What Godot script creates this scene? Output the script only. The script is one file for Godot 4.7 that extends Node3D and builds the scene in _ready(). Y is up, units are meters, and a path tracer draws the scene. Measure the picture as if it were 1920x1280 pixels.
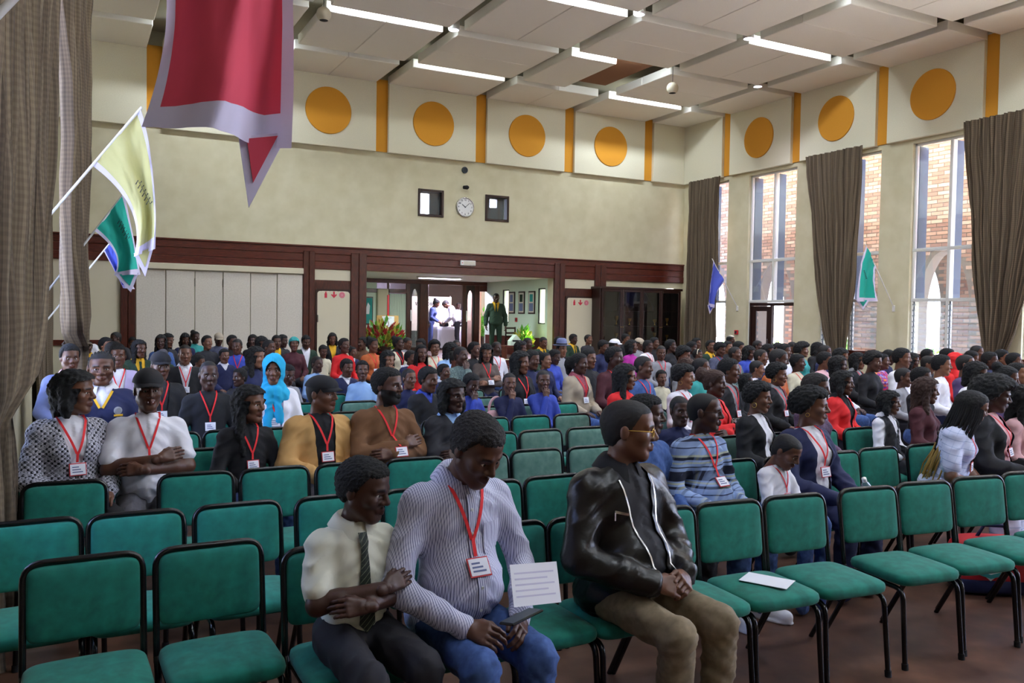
extends Node3D
# A school hall seen from the foot of the stage: x runs along the back wall, -z towards it, y is up, metres.

const BACK := -20.08      # inner face of the back wall
const RIGHT := 16.26      # inner face of the window wall
const LEFT := -0.5        # inner face of the left wall
const FRONT := 7.0
const CEIL := 7.345       # underside of the ceiling boards
const PAN_LO := 5.658     # lower edge of the upper wall panels
const BAY := 2.507        # pitch of the windows
const LOBBY := 0.5        # lobby floor

var M := {}
var used := {}
var rng := RandomNumberGenerator.new()
var noise := FastNoiseLite.new()

# ---------------------------------------------------------------- mesh buffers
class MB:
	var v := PackedVector3Array()
	var n := PackedVector3Array()
	var idx := PackedInt32Array()
	var uv := PackedVector2Array()
	var c := PackedColorArray()

	func tri(a: Vector3, b: Vector3, d: Vector3) -> void:   # right-hand order seen from outside
		var k := v.size()
		var nn := (b - a).cross(d - a).normalized()
		v.append(a); v.append(b); v.append(d)
		n.append(nn); n.append(nn); n.append(nn)
		idx.append(k); idx.append(k + 2); idx.append(k + 1)

	func quad(a: Vector3, b: Vector3, d: Vector3, e: Vector3) -> void:
		var k := v.size()
		var nn := (d - a).cross(e - b).normalized()
		v.append(a); v.append(b); v.append(d); v.append(e)
		for i in 4: n.append(nn)
		for i in [0, 2, 1, 0, 3, 2]: idx.append(k + i)

	func box(lo: Vector3, hi: Vector3, bev := 0.0) -> MB:
		var c0 := (lo + hi) * 0.5
		var h := (hi - lo).abs() * 0.5
		var b := minf(bev, minf(h.x, minf(h.y, h.z)) * 0.9)
		var q := h - Vector3(b, b, b)
		for ax in 3:
			var u := (ax + 1) % 3
			var w := (ax + 2) % 3
			for s in [-1.0, 1.0]:
				var p := []
				for e in [[-1, -1], [1, -1], [1, 1], [-1, 1]]:
					var t := Vector3.ZERO
					t[ax] = s * h[ax]; t[u] = e[0] * q[u]; t[w] = e[1] * q[w]
					p.append(c0 + t)
				if s > 0: quad(p[0], p[1], p[2], p[3])
				else: quad(p[3], p[2], p[1], p[0])
		if b > 0.0:
			for ax in 3:
				var u := (ax + 1) % 3
				var w := (ax + 2) % 3
				for su in [-1.0, 1.0]:
					for sw in [-1.0, 1.0]:
						var p := []
						for e in [[-1, 0], [1, 0], [1, 1], [-1, 1]]:
							var t := Vector3.ZERO
							t[ax] = e[0] * q[ax]
							t[u] = su * (h[u] if e[1] == 0 else q[u])
							t[w] = sw * (q[w] if e[1] == 0 else h[w])
							p.append(c0 + t)
						if su * sw > 0: quad(p[0], p[1], p[2], p[3])
						else: quad(p[3], p[2], p[1], p[0])
			for sx in [-1.0, 1.0]:
				for sy in [-1.0, 1.0]:
					for sz in [-1.0, 1.0]:
						var a := c0 + Vector3(sx * h.x, sy * q.y, sz * q.z)
						var b2 := c0 + Vector3(sx * q.x, sy * h.y, sz * q.z)
						var d := c0 + Vector3(sx * q.x, sy * q.y, sz * h.z)
						if sx * sy * sz > 0: tri(a, b2, d)
						else: tri(a, d, b2)
		return self

	func add(o: MB, xf := Transform3D.IDENTITY) -> MB:
		var k := v.size()
		var flip := xf.basis.determinant() < 0.0
		v.append_array(xf * o.v)
		var nb := xf.basis.inverse().transposed()
		var on: PackedVector3Array = Transform3D(nb, Vector3.ZERO) * o.n
		n.append_array(on)
		if not (c.is_empty() and o.c.is_empty()):
			while c.size() < k: c.append(Color.WHITE)
			if o.c.is_empty():
				for i in o.v.size(): c.append(Color.WHITE)
			else: c.append_array(o.c)
		if not (uv.is_empty() and o.uv.is_empty()):
			while uv.size() < k: uv.append(Vector2.ZERO)
			if o.uv.is_empty():
				for i in o.v.size(): uv.append(Vector2.ZERO)
			else: uv.append_array(o.uv)
		for i in range(0, o.idx.size(), 3):
			idx.append(o.idx[i] + k)
			if flip: idx.append(o.idx[i + 2] + k); idx.append(o.idx[i + 1] + k)
			else: idx.append(o.idx[i + 1] + k); idx.append(o.idx[i + 2] + k)
		return self

	func normals() -> MB:
		var acc := PackedVector3Array()
		acc.resize(v.size())
		for i in range(0, idx.size(), 3):
			var a := idx[i]
			var b := idx[i + 1]
			var d := idx[i + 2]
			var q := (v[d] - v[a]).cross(v[b] - v[a])
			acc[a] += q; acc[b] += q; acc[d] += q
		n.resize(v.size())
		for i in v.size():
			n[i] = acc[i].normalized() if acc[i].length_squared() > 1e-20 else Vector3.UP
		return self

	# a grid of points rows x cols, smooth; the outside is on the left hand of increasing rows
	func grid(p: PackedVector3Array, rows: int, cols: int, wrap := false) -> MB:
		var k := v.size()
		v.append_array(p)
		for j in p.size(): n.append(Vector3.UP)
		for r in rows - 1:
			for q in (cols if wrap else cols - 1):
				var a := k + r * cols + q
				var b := k + r * cols + (q + 1) % cols
				var d := a + cols
				var e := b + cols
				for i in [a, d, b, b, d, e]: idx.append(i)
		return self

	func tube(pts: Array, r: Variant, sides := 8, caps := true) -> MB:
		var m := MB.new()
		var P := PackedVector3Array()
		var up := Vector3.UP
		var cnt := pts.size()
		for i in cnt:
			var d: Vector3 = (pts[mini(i + 1, cnt - 1)] - pts[maxi(i - 1, 0)]).normalized()
			if i == 0: up = Vector3.UP if absf(d.y) < 0.9 else Vector3.RIGHT
			var s := d.cross(up).normalized()
			up = s.cross(d).normalized()
			var rr: float = r[i] if r is Array else r
			for j in sides:
				var t := TAU * j / sides
				P.append(pts[i] + (s * cos(t) + up * sin(t)) * rr)
		m.grid(P, cnt, sides, true)
		m.normals()
		if caps:
			for e in [0, cnt - 1]:
				var d: Vector3 = (pts[1] - pts[0]) if e == 0 else (pts[cnt - 1] - pts[cnt - 2])
				for j in range(1, sides - 1):
					if e == 0: m.tri(P[0], P[j + 1], P[j])
					else: m.tri(P[e * sides], P[e * sides + j], P[e * sides + j + 1])
		return add(m)

	func lathe(prof: Array, segs := 24, xf := Transform3D.IDENTITY, flat := false) -> MB:   # prof: [r, y] going up outside
		var m := MB.new()
		for i in prof.size() - 1:
			var P := PackedVector3Array()
			for e in 2:
				for j in segs:
					var t := -TAU * j / segs
					P.append(Vector3(cos(t) * prof[i + e][0], prof[i + e][1], sin(t) * prof[i + e][0]))
			if flat:
				var q := MB.new()
				q.grid(P, 2, segs, true); q.normals(); m.add(q)
		if not flat:
			var P := PackedVector3Array()
			for e in prof.size():
				for j in segs:
					var t := -TAU * j / segs
					P.append(Vector3(cos(t) * prof[e][0], prof[e][1], sin(t) * prof[e][0]))
			m.grid(P, prof.size(), segs, true); m.normals()
		return add(m, xf)

	func extrude(poly: PackedVector2Array, z0: float, z1: float, xf := Transform3D.IDENTITY) -> MB:   # polygon in x,y, thick in z
		var m := MB.new()
		var pl := poly.duplicate()
		if Geometry2D.is_polygon_clockwise(pl): pl.reverse()
		var t := Geometry2D.triangulate_polygon(pl)
		for i in range(0, t.size(), 3):
			var a := pl[t[i]]
			var b := pl[t[i + 1]]
			var d := pl[t[i + 2]]
			if (b - a).cross(d - a) < 0.0:
				var s := b; b = d; d = s
			m.tri(Vector3(a.x, a.y, z1), Vector3(b.x, b.y, z1), Vector3(d.x, d.y, z1))
			m.tri(Vector3(a.x, a.y, z0), Vector3(d.x, d.y, z0), Vector3(b.x, b.y, z0))
		for i in pl.size():
			var a := pl[i]
			var b := pl[(i + 1) % pl.size()]
			m.quad(Vector3(a.x, a.y, z0), Vector3(b.x, b.y, z0), Vector3(b.x, b.y, z1), Vector3(a.x, a.y, z1))
		return add(m, xf)

	# keep the part of every triangle where f >= 0 (f given per vertex)
	func clip(f: PackedFloat32Array) -> MB:
		var o := MB.new()
		o.v = v.duplicate(); o.n = n.duplicate(); o.c = c.duplicate()
		var hc := not c.is_empty()
		for i in range(0, idx.size(), 3):
			var t := [idx[i], idx[i + 1], idx[i + 2]]
			var f0 := f[t[0]]
			var f1 := f[t[1]]
			var f2 := f[t[2]]
			if f0 >= 0.0 and f1 >= 0.0 and f2 >= 0.0:
				o.idx.append(t[0]); o.idx.append(t[1]); o.idx.append(t[2])
				continue
			if f0 < 0.0 and f1 < 0.0 and f2 < 0.0: continue
			var poly := PackedInt32Array()
			for e in 3:
				var a: int = t[e]
				var b: int = t[(e + 1) % 3]
				if f[a] >= 0.0: poly.append(a)
				if (f[a] >= 0.0) != (f[b] >= 0.0):
					var w := f[a] / (f[a] - f[b])
					poly.append(o.v.size())
					o.v.append(v[a].lerp(v[b], w)); o.n.append(n[a].lerp(n[b], w).normalized())
					if hc: o.c.append(c[a].lerp(c[b], w))
			for e in range(1, poly.size() - 1):
				o.idx.append(poly[0]); o.idx.append(poly[e]); o.idx.append(poly[e + 1])
		return o.compact()

	func compact() -> MB:
		var o := MB.new()
		var mp := PackedInt32Array()
		mp.resize(v.size()); mp.fill(-1)
		var hc := not c.is_empty()
		for i in idx:
			if mp[i] < 0:
				mp[i] = o.v.size(); o.v.append(v[i]); o.n.append(n[i])
				if hc: o.c.append(c[i])
			o.idx.append(mp[i])
		return o

	func mesh(into: ArrayMesh = null, mt: Material = null) -> ArrayMesh:
		var am := into if into else ArrayMesh.new()
		var arr := []
		arr.resize(Mesh.ARRAY_MAX)
		arr[Mesh.ARRAY_VERTEX] = v; arr[Mesh.ARRAY_NORMAL] = n; arr[Mesh.ARRAY_INDEX] = idx
		if uv.size() == v.size(): arr[Mesh.ARRAY_TEX_UV] = uv
		if c.size() == v.size(): arr[Mesh.ARRAY_COLOR] = c
		am.add_surface_from_arrays(Mesh.PRIMITIVE_TRIANGLES, arr)
		if mt: am.surface_set_material(am.get_surface_count() - 1, mt)
		return am

# ---------------------------------------------------------------- signed distance fields, meshed as surface nets
class Fld:
	var t := PackedInt32Array()      # 0 capsule, 1 ellipsoid, 2 ellipsoid taken away
	var a := PackedVector3Array()
	var b := PackedVector3Array()
	var ra := PackedFloat32Array()
	var rb := PackedFloat32Array()
	var inv := PackedFloat32Array()
	var k := PackedFloat32Array()

	func cap(p: Vector3, q: Vector3, r0: float, r1: float, kk: float) -> Fld:
		t.append(0); a.append(p); b.append(q - p); ra.append(r0); rb.append(r1 - r0)
		inv.append(1.0 / maxf((q - p).length_squared(), 1e-9)); k.append(kk)
		return self

	func ell(p: Vector3, r: Vector3, kk: float, cut := false) -> Fld:
		t.append(2 if cut else 1); a.append(p); b.append(r); ra.append(0); rb.append(0); inv.append(0); k.append(kk)
		return self

	func one(i: int, p: Vector3) -> float:
		var q := p - a[i]
		if t[i] == 0:
			var ba := b[i]
			var h := clampf(q.dot(ba) * inv[i], 0.0, 1.0)
			return (q - ba * h).length() - ra[i] - rb[i] * h
		var r := b[i]
		var k0 := (q / r).length()
		var k1 := (q / (r * r)).length()
		return k0 * (k0 - 1.0) / maxf(k1, 1e-6)

	func at(p: Vector3, ids: PackedInt32Array) -> float:
		var d := 10.0
		for i in ids:
			var e: float
			var q := p - a[i]
			if t[i] == 0:
				var ba := b[i]
				var h := clampf(q.dot(ba) * inv[i], 0.0, 1.0)
				e = (q - ba * h).length() - ra[i] - rb[i] * h
			else:
				var r := b[i]
				var k0 := (q / r).length()
				e = k0 * (k0 - 1.0) / maxf((q / (r * r)).length(), 1e-6)
			var kk := k[i]
			if t[i] == 2:
				var h2 := maxf(kk - absf(d + e), 0.0) / kk
				d = maxf(d, -e) + h2 * h2 * kk * 0.25
			else:
				var h3 := maxf(kk - absf(d - e), 0.0) / kk
				d = minf(d, e) - h3 * h3 * kk * 0.25
		return d

	func all() -> PackedInt32Array:
		var r := PackedInt32Array()
		for i in t.size(): r.append(i)
		return r

	func near(p: Vector3, reach: float) -> PackedInt32Array:
		var r := PackedInt32Array()
		for i in t.size():
			if one(i, p) < reach + k[i]: r.append(i)
		return r

	func front_z(x: float, y: float, z := 0.5, iso := 0.0) -> float:   # first surface met coming from +z
		var ids := all()
		for s in 24:
			var d := at(Vector3(x, y, z), ids) - iso
			if d < 0.0015 or z < -0.3: break
			z -= d * 0.9
		return z

	func nets(lo: Vector3, hi: Vector3, h: float, iso := 0.0) -> MB:
		var B := 6
		var nx := (int((hi.x - lo.x) / h) / B + 1) * B
		var ny := (int((hi.y - lo.y) / h) / B + 1) * B
		var nz := (int((hi.z - lo.z) / h) / B + 1) * B
		var sx := 1
		var sy := nx + 1
		var sz := (nx + 1) * (ny + 1)
		var val := PackedFloat32Array()
		val.resize(sz * (nz + 1)); val.fill(1e9)
		var vid := PackedInt32Array()
		vid.resize(sz * (nz + 1)); vid.fill(-1)
		var o := MB.new()
		var rad := h * B * 0.87
		var active := []
		for bz in nz / B:
			for by in ny / B:
				for bx in nx / B:
					var c0 := lo + Vector3(bx + 0.5, by + 0.5, bz + 0.5) * (h * B)
					var best := 10.0
					for i in t.size():
						if t[i] != 2: best = minf(best, one(i, c0))
					if best - iso > rad * 1.25 + 0.03 or best - iso < -rad * 2.2 - 0.02: continue
					var ids := near(c0, maxf(best, 0.0) + rad * 2.0)
					if absf(at(c0, ids) - iso) > rad * 1.6: continue
					active.append(Vector3i(bx, by, bz))
					for kz in range(bz * B, bz * B + B + 1):
						for ky in range(by * B, by * B + B + 1):
							var row := kz * sz + ky * sy
							for kx in range(bx * B, bx * B + B + 1):
								if val[row + kx] > 1e8:
									val[row + kx] = at(lo + Vector3(kx, ky, kz) * h, ids) - iso
		var off := PackedInt32Array([0, sx, sy, sx + sy, sz, sx + sz, sy + sz, sx + sy + sz])
		var cells := PackedInt32Array()
		for blk: Vector3i in active:
			for kz in range(blk.z * B, blk.z * B + B):
				for ky in range(blk.y * B, blk.y * B + B):
					var row := kz * sz + ky * sy
					for kx in range(blk.x * B, blk.x * B + B):
						var g := row + kx
						var m := 0
						var v0 := val[g]; var v1 := val[g + 1]; var v2 := val[g + sy]; var v3 := val[g + sy + 1]
						var v4 := val[g + sz]; var v5 := val[g + sz + 1]; var v6 := val[g + sz + sy]; var v7 := val[g + sz + sy + 1]
						if v0 < 0.0: m |= 1
						if v1 < 0.0: m |= 2
						if v2 < 0.0: m |= 4
						if v3 < 0.0: m |= 8
						if v4 < 0.0: m |= 16
						if v5 < 0.0: m |= 32
						if v6 < 0.0: m |= 64
						if v7 < 0.0: m |= 128
						if m == 0 or m == 255: continue
						var vv := [v0, v1, v2, v3, v4, v5, v6, v7]
						var s := Vector3.ZERO
						var cn := 0
						for e in [[0, 1], [2, 3], [4, 5], [6, 7], [0, 2], [1, 3], [4, 6], [5, 7], [0, 4], [1, 5], [2, 6], [3, 7]]:
							var p: int = e[0]
							var q: int = e[1]
							if ((m >> p) & 1) != ((m >> q) & 1):
								var w: float = clampf(vv[p] / (vv[p] - vv[q]), 0.0, 1.0)
								var pp := Vector3(p & 1, (p >> 1) & 1, p >> 2)
								s += pp.lerp(Vector3(q & 1, (q >> 1) & 1, q >> 2), w)
								cn += 1
						vid[g] = o.v.size()
						cells.append(g)
						o.v.append(lo + (Vector3(kx, ky, kz) + s / cn) * h)
		for g in cells:
			var in0 := val[g] < 0.0
			# edges leaving the low corner of the cell
			for ax in 3:
				var d1: int = [sx, sy, sz][ax]
				var u: int = [sy, sz, sx][ax]
				var w: int = [sz, sx, sy][ax]
				if g - u - w < 0: continue
				var in1 := val[g + d1] < 0.0
				if in0 == in1: continue
				var q0 := vid[g]
				var q1 := vid[g - u]
				var q2 := vid[g - u - w]
				var q3 := vid[g - w]
				if q1 < 0 or q2 < 0 or q3 < 0: continue
				if in0:
					for i in [q0, q2, q1, q0, q3, q2]: o.idx.append(i)
				else:
					for i in [q0, q1, q2, q0, q2, q3]: o.idx.append(i)
		# front faces must come out clockwise: test one face against the field
		o.normals()
		if o.v.size() > 0:
			var bad := 0
			var ids2 := all()
			for s in 9:
				var i := (o.v.size() * s) / 9
				if at(o.v[i] + o.n[i] * h, ids2) < at(o.v[i] - o.n[i] * h, ids2): bad += 1
			if bad > 4:
				for i in range(0, o.idx.size(), 3):
					var q := o.idx[i + 1]
					o.idx[i + 1] = o.idx[i + 2]; o.idx[i + 2] = q
				o.normals()
		return o

# ---------------------------------------------------------------- nodes, names, labels
func numbered(called: String) -> String:
	var k: int = used.get(called, 0)
	used[called] = k + 1
	return called if k == 0 else "%s_%03d" % [called, k]

func tag(o: Node, label := "", category := "", group := "", kind := "") -> Node:
	if label: o.set_meta("label", label)
	if category: o.set_meta("category", category)
	if group: o.set_meta("group", group)
	if kind: o.set_meta("kind", kind)
	return o

func thing(called: String, label: String, category: String, at := Vector3.ZERO, turn := 0.0, group := "") -> Node3D:
	var o := Node3D.new()
	o.name = numbered(called)
	add_child(o)
	o.position = at; o.rotation.y = turn
	tag(o, label, category, group)
	return o

func setting(called: String) -> Node3D:
	var o := Node3D.new()
	o.name = called
	add_child(o)
	return tag(o, "", "", "", "structure")

func put(called: String, m: MB, mt: Material, parent: Node = self) -> MeshInstance3D:
	return putm(called, m.mesh(), mt, parent)

func putm(called: String, me: Mesh, mt: Material, parent: Node = self) -> MeshInstance3D:
	var o := MeshInstance3D.new()
	o.mesh = me
	if mt: o.material_override = mt
	o.name = numbered(called) if parent == self else called
	parent.add_child(o, true)
	return o

func bx(lo: Vector3, hi: Vector3, bev := 0.0) -> MB:
	return MB.new().box(lo, hi, bev)

func xf(p: Vector3, e := Vector3.ZERO, s := Vector3.ONE) -> Transform3D:
	return Transform3D(Basis.from_euler(e) * Basis.from_scale(s), p)

const SKY_E := 3.0
const SUN_E := 20.0

func _ready() -> void:
	# camera
	var cam := Camera3D.new()
	cam.name = "camera"
	add_child(cam)
	cam.fov = 44.30
	cam.near = 0.05; cam.far = 300.0
	cam.transform = Transform3D(Basis.from_euler(Vector3(-0.032, -0.4816, 0.0158)), Vector3(0, 1.7, 0))
	cam.current = true
	# sky and exposure
	var env := Environment.new()
	env.background_mode = Environment.BG_SKY
	var sm := ProceduralSkyMaterial.new()
	sm.sky_top_color = Color(0.64, 0.74, 1.0); sm.sky_horizon_color = Color(0.93, 0.95, 1.0)
	sm.ground_bottom_color = Color(0.6, 0.58, 0.52); sm.ground_horizon_color = Color(0.9, 0.88, 0.85)
	sm.sky_energy_multiplier = SKY_E; sm.ground_energy_multiplier = SKY_E * 0.5
	env.sky = Sky.new()
	env.sky.sky_material = sm
	env.tonemap_mode = Environment.TONE_MAPPER_LINEAR
	env.tonemap_exposure = 1.28
	env.sdfgi_enabled = true; env.ssao_enabled = true; env.ssil_enabled = true
	var we := WorldEnvironment.new()
	we.name = "environment"
	we.environment = env
	add_child(we)
	var sun := DirectionalLight3D.new()
	sun.name = "sun"
	sun.light_energy = SUN_E
	sun.light_color = Color(1.0, 0.97, 0.93)
	sun.light_angular_distance = 1.0
	sun.shadow_enabled = true
	sun.sky_mode = DirectionalLight3D.SKY_MODE_LIGHT_ONLY
	add_child(sun)
	sun.rotation = Vector3(deg_to_rad(-58), deg_to_rad(100), 0)
	var t0 := Time.get_ticks_msec()
	materials()
	mat("boyshirt", col("dcdccb"), 0.8)
	print("materials ", Time.get_ticks_msec() - t0)
	room()
	lobby()
	outside()
	print("room ", Time.get_ticks_msec() - t0)
	curtains()
	lamps()
	wall_things()
	flags()
	chairs()
	small_things()
	print("things ", Time.get_ticks_msec() - t0)
	nearer_people()
	print("near ", Time.get_ticks_msec() - t0)
	crowd()
	standing_people()
	print("people ", Time.get_ticks_msec() - t0)

# ---------------------------------------------------------------- the hall itself
const GX := [14.68, 11.98, 9.28, 6.58, 3.88, 1.40]     # gaps between ceiling boards, + 0.32
const GZ0 := -18.33                                     # first gap from the back wall, + 0.31, pitch 2.5485

func cells_x() -> Array:
	return [[15.0, RIGHT - 0.02], [12.3, 14.68], [9.6, 11.98], [6.9, 9.28], [4.2, 6.58], [1.72, 3.88], [LEFT + 0.02, 1.40]]

func cells_z() -> Array:
	var r := [[BACK + 0.02, GZ0]]
	for i in 10:
		var z := GZ0 + 0.31 + i * 2.5485
		r.append([z, minf(z + 2.2385, FRONT - 0.02)])
	return r

func room() -> void:
	var f := setting("floor")
	put("boards", bx(Vector3(LEFT - 0.3, -0.2, BACK), Vector3(RIGHT + 0.35, 0, FRONT + 0.3)), M.floor, f)
	# ceiling: hung boards with open joints under a slab
	var c := setting("ceiling")
	put("slab", bx(Vector3(LEFT - 0.3, CEIL + 0.42, BACK - 0.3), Vector3(RIGHT + 0.35, CEIL + 0.7, FRONT + 0.3)), M.slab, c)
	var cx := cells_x()
	var cz := cells_z()
	for i in cx.size():
		for j in cz.size():
			var x0: float = cx[i][0]
			var x1: float = cx[i][1]
			var z0: float = cz[j][0]
			var z1: float = cz[j][1]
			if x1 - x0 < 1.9 or (i + j) % 2 == 1 and z1 - z0 < 1.9:
				put("ceiling_board", bx(Vector3(x0, CEIL, z0), Vector3(x1, CEIL + 0.2, z1), 0.012), M.board, c)
				continue
			var hole := i == 2 and j == 1
			if (i + j) % 2 == 1 or hole or z1 - z0 < 1.9:      # seam along z
				var xm := (x0 + x1) * 0.5
				put("ceiling_board", bx(Vector3(x0, CEIL, z0), Vector3(xm - 0.004, CEIL + 0.2, z1), 0.012), M.board, c)
				if hole:
					put("void_lining", bx(Vector3(xm + 0.01, CEIL + 0.21, z0), Vector3(x1, CEIL + 0.24, z1)), M.voidwood, c)
				else:
					put("ceiling_board", bx(Vector3(xm + 0.004, CEIL, z0), Vector3(x1, CEIL + 0.2, z1), 0.012), M.board, c)
			else:
				var zm := (z0 + z1) * 0.5
				put("ceiling_board", bx(Vector3(x0, CEIL, z0), Vector3(x1, CEIL + 0.2, zm - 0.003), 0.012), M.board, c)
				put("ceiling_board", bx(Vector3(x0, CEIL, zm + 0.003), Vector3(x1, CEIL + 0.2, z1), 0.012), M.board, c)
	back_wall()
	window_wall()
	left_wall()
	# wall behind the camera, with the dark stage opening
	var w := setting("wall_front")
	var m := MB.new()
	m.box(Vector3(LEFT - 0.3, -0.2, FRONT), Vector3(3.0, CEIL + 0.7, FRONT + 0.3))
	m.box(Vector3(14.0, -0.2, FRONT), Vector3(RIGHT + 0.35, CEIL + 0.7, FRONT + 0.3))
	m.box(Vector3(3.0, 5.0, FRONT), Vector3(14.0, CEIL + 0.7, FRONT + 0.3))
	put("plaster", m, M.plaster, w)
	put("stage_back", bx(Vector3(2.7, -0.2, FRONT + 4.0), Vector3(14.3, 5.3, FRONT + 4.3)), M.plaster, w)
	put("stage_side", bx(Vector3(2.7, -0.2, FRONT + 0.3), Vector3(3.0, 5.3, FRONT + 4.0)), M.plaster, w)
	put("stage_side", bx(Vector3(14.0, -0.2, FRONT + 0.3), Vector3(14.3, 5.3, FRONT + 4.0)), M.plaster, w)
	put("stage_ceiling", bx(Vector3(2.7, 5.3, FRONT + 0.3), Vector3(14.3, 5.5, FRONT + 4.3)), M.plaster, w)
	put("stage_floor", bx(Vector3(3.0, -0.2, FRONT), Vector3(14.0, 0.9, FRONT + 4.0)), M.floor, w)

func disc(r: float, t: float) -> MB:      # a felt disc facing +z
	var m := MB.new()
	m.lathe([[0.001, 0.0], [r, 0.0], [r, t - 0.008], [r - 0.008, t], [0.001, t]], 40, Transform3D(Basis(Vector3(1, 0, 0), PI / 2), Vector3.ZERO), true)
	return m

func round_rect(w: float, h: float, r: float, seg := 6) -> PackedVector2Array:
	var p := PackedVector2Array()
	for q in 4:
		var cx: float = (w / 2 - r) * (1 if q == 0 or q == 3 else -1)
		var cy: float = (h / 2 - r) * (1 if q < 2 else -1)
		for i in seg + 1:
			var a := PI / 2 * q + PI / 2 * i / seg
			p.append(Vector2(cx + cos(a) * r, cy + sin(a) * r))
	return p

func back_wall() -> void:
	var w := setting("wall_back")
	var z := BACK
	var zb := BACK - 0.3
	var m := MB.new()
	# opening to the lobby x 6.38..11.75; two small projection windows
	m.box(Vector3(LEFT - 0.3, -0.2, zb), Vector3(6.38, 4.17, z))
	m.box(Vector3(11.75, -0.2, zb), Vector3(RIGHT + 0.35, 4.17, z))
	m.box(Vector3(6.38, 2.72, zb), Vector3(11.75, 4.17, z))
	m.box(Vector3(6.38, -0.2, zb), Vector3(11.75, LOBBY - 0.02, z))
	for s in [[LEFT - 0.3, 7.74], [8.44, 9.63], [10.32, RIGHT + 0.35]]:
		m.box(Vector3(s[0], 4.17, zb), Vector3(s[1], 4.86, z))
	m.box(Vector3(LEFT - 0.3, 4.86, zb), Vector3(RIGHT + 0.35, CEIL + 0.7, z))
	put("plaster", m, M.plaster, w)
	# upper panels, gold strips between them, gold discs on them
	var edges := [[15.0, RIGHT - 0.12]]
	for i in 5: edges.append([GX[i + 1] + 0.32, GX[i]])
	edges.append([LEFT, GX[5]])
	for i in edges.size():
		var e: Array = edges[i]
		put("wall_panel", bx(Vector3(e[0], PAN_LO, z), Vector3(e[1], CEIL, z + 0.12), 0.006), M.panel, w)
		if i > 0 and i < 6:
			var d := put("felt_disc", disc(0.555, 0.03), M.gold, w)
			d.position = Vector3((e[0] + e[1]) / 2, (PAN_LO + CEIL) / 2, z + 0.12)
	for g in GX:
		put("gold_strip", bx(Vector3(g, PAN_LO + 0.02, z), Vector3(g + 0.32, CEIL + 0.1, z + 0.03)), M.gold, w)
	# timber band above doors: three boards with grooves
	for b in [[2.721, 2.90, 0.06], [2.905, 3.08, 0.05], [3.085, 3.24, 0.06], [3.24, 3.279, 0.085]]:
		put("timber_board", bx(Vector3(LEFT, b[0], z), Vector3(RIGHT, b[1], z + b[2]), 0.008), M.wood, w)
	for p in [[0.89, 1.18], [4.83, 5.10], [5.99, 6.38], [11.75, 12.07], [13.08, 13.44]]:
		var mid: float = (p[0] + p[1]) / 2
		put("timber_post", bx(Vector3(p[0], 0, z), Vector3(mid - 0.004, 3.14, z + 0.10), 0.008), M.wood_up, w)
		put("timber_post", bx(Vector3(mid + 0.004, 0, z), Vector3(p[1], 3.14, z + 0.11), 0.008), M.wood_up, w)
	# door surrounds
	for d in [[5.10, 5.99], [12.07, 13.08]]:
		put("door_surround", bx(Vector3(d[0], 0, z), Vector3(d[1], 2.46, z + 0.05)), M.wood_up, w)
		put("fanlight_panel", bx(Vector3(d[0], 2.46, z), Vector3(d[1], 2.72, z + 0.03)), M.cream, w)
	put("dado_rail", bx(Vector3(LEFT, 0.9, z), Vector3(0.89, 1.02, z + 0.05), 0.01), M.wood, w)
	# fire doors with rounded cream leaves
	for k in 2:
		var x0: float = [5.17, 12.16][k]
		var x1: float = [5.96, 13.03][k]
		var d := setting("door_%d" % (k + 1))
		put("door_frame", MB.new().extrude(round_rect(x1 - x0 + 0.09, 2.02, 0.05), 0, 0.025, xf(Vector3((x0 + x1) / 2, 1.235, z + 0.05))), M.darkwood, d)
		put("leaf", MB.new().extrude(round_rect(x1 - x0, 1.95, 0.07), 0, 0.03, xf(Vector3((x0 + x1) / 2, 1.22, z + 0.06))), M.cream, d)
		put("handle", bx(Vector3(x0 - 0.005, 1.45, z + 0.09), Vector3(x0 + 0.02, 1.62, z + 0.12), 0.004) if k == 0 else bx(Vector3(x1 - 0.02, 1.45, z + 0.09), Vector3(x1 + 0.01, 1.68, z + 0.12), 0.004), M.chrome, d)
	# folding partition
	var q := setting("trim_1")
	put("pelmet", bx(Vector3(1.18, 2.585, z), Vector3(4.83, 2.72, z + 0.12), 0.008), M.cream, q)
	for i in 6:
		var a := 1.19 + i * 0.6067
		var zz: float = z + 0.05 + (0.012 if i % 2 else 0.0)
		put("folding_panel", bx(Vector3(a + 0.008, 0.02, z), Vector3(a + 0.6, 2.57, zz), 0.01), M.partition, q)
	for i in [2, 3]:
		put("bolt", bx(Vector3(1.19 + i * 0.6067 - 0.008, 2.22, z + 0.06), Vector3(1.19 + i * 0.6067 + 0.012, 2.4, z + 0.075), 0.003), M.chrome, q)
	put("cream_panel", bx(Vector3(LEFT, 1.02, z), Vector3(0.89, 2.72, z + 0.02)), M.cream, q)
	# projection-room windows
	for k in 2:
		var x0: float = [7.74, 9.63][k]
		var d := setting("window_%d" % (20 + k))
		var fr := MB.new()
		for s in [[0.0, 0.0, 0.06, 0.69], [0.64, 0.0, 0.70, 0.69], [0.06, 0.0, 0.64, 0.06], [0.06, 0.63, 0.64, 0.69]]:
			fr.box(Vector3(x0 + s[0], 4.17 + s[1], z - 0.15), Vector3(x0 + s[2], 4.17 + s[3], z + 0.03), 0.006)
		put("window_frame", fr, M.darkwood, d)
		put("pane", bx(Vector3(x0 + 0.06, 4.23, z - 0.1), Vector3(x0 + 0.64, 4.80, z - 0.094)), M.glass, d)
	# the projection room behind them, its own windows open to the sky
	var pr := setting("wall_projection")
	var pm := MB.new()
	var y0 := 3.95
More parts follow.
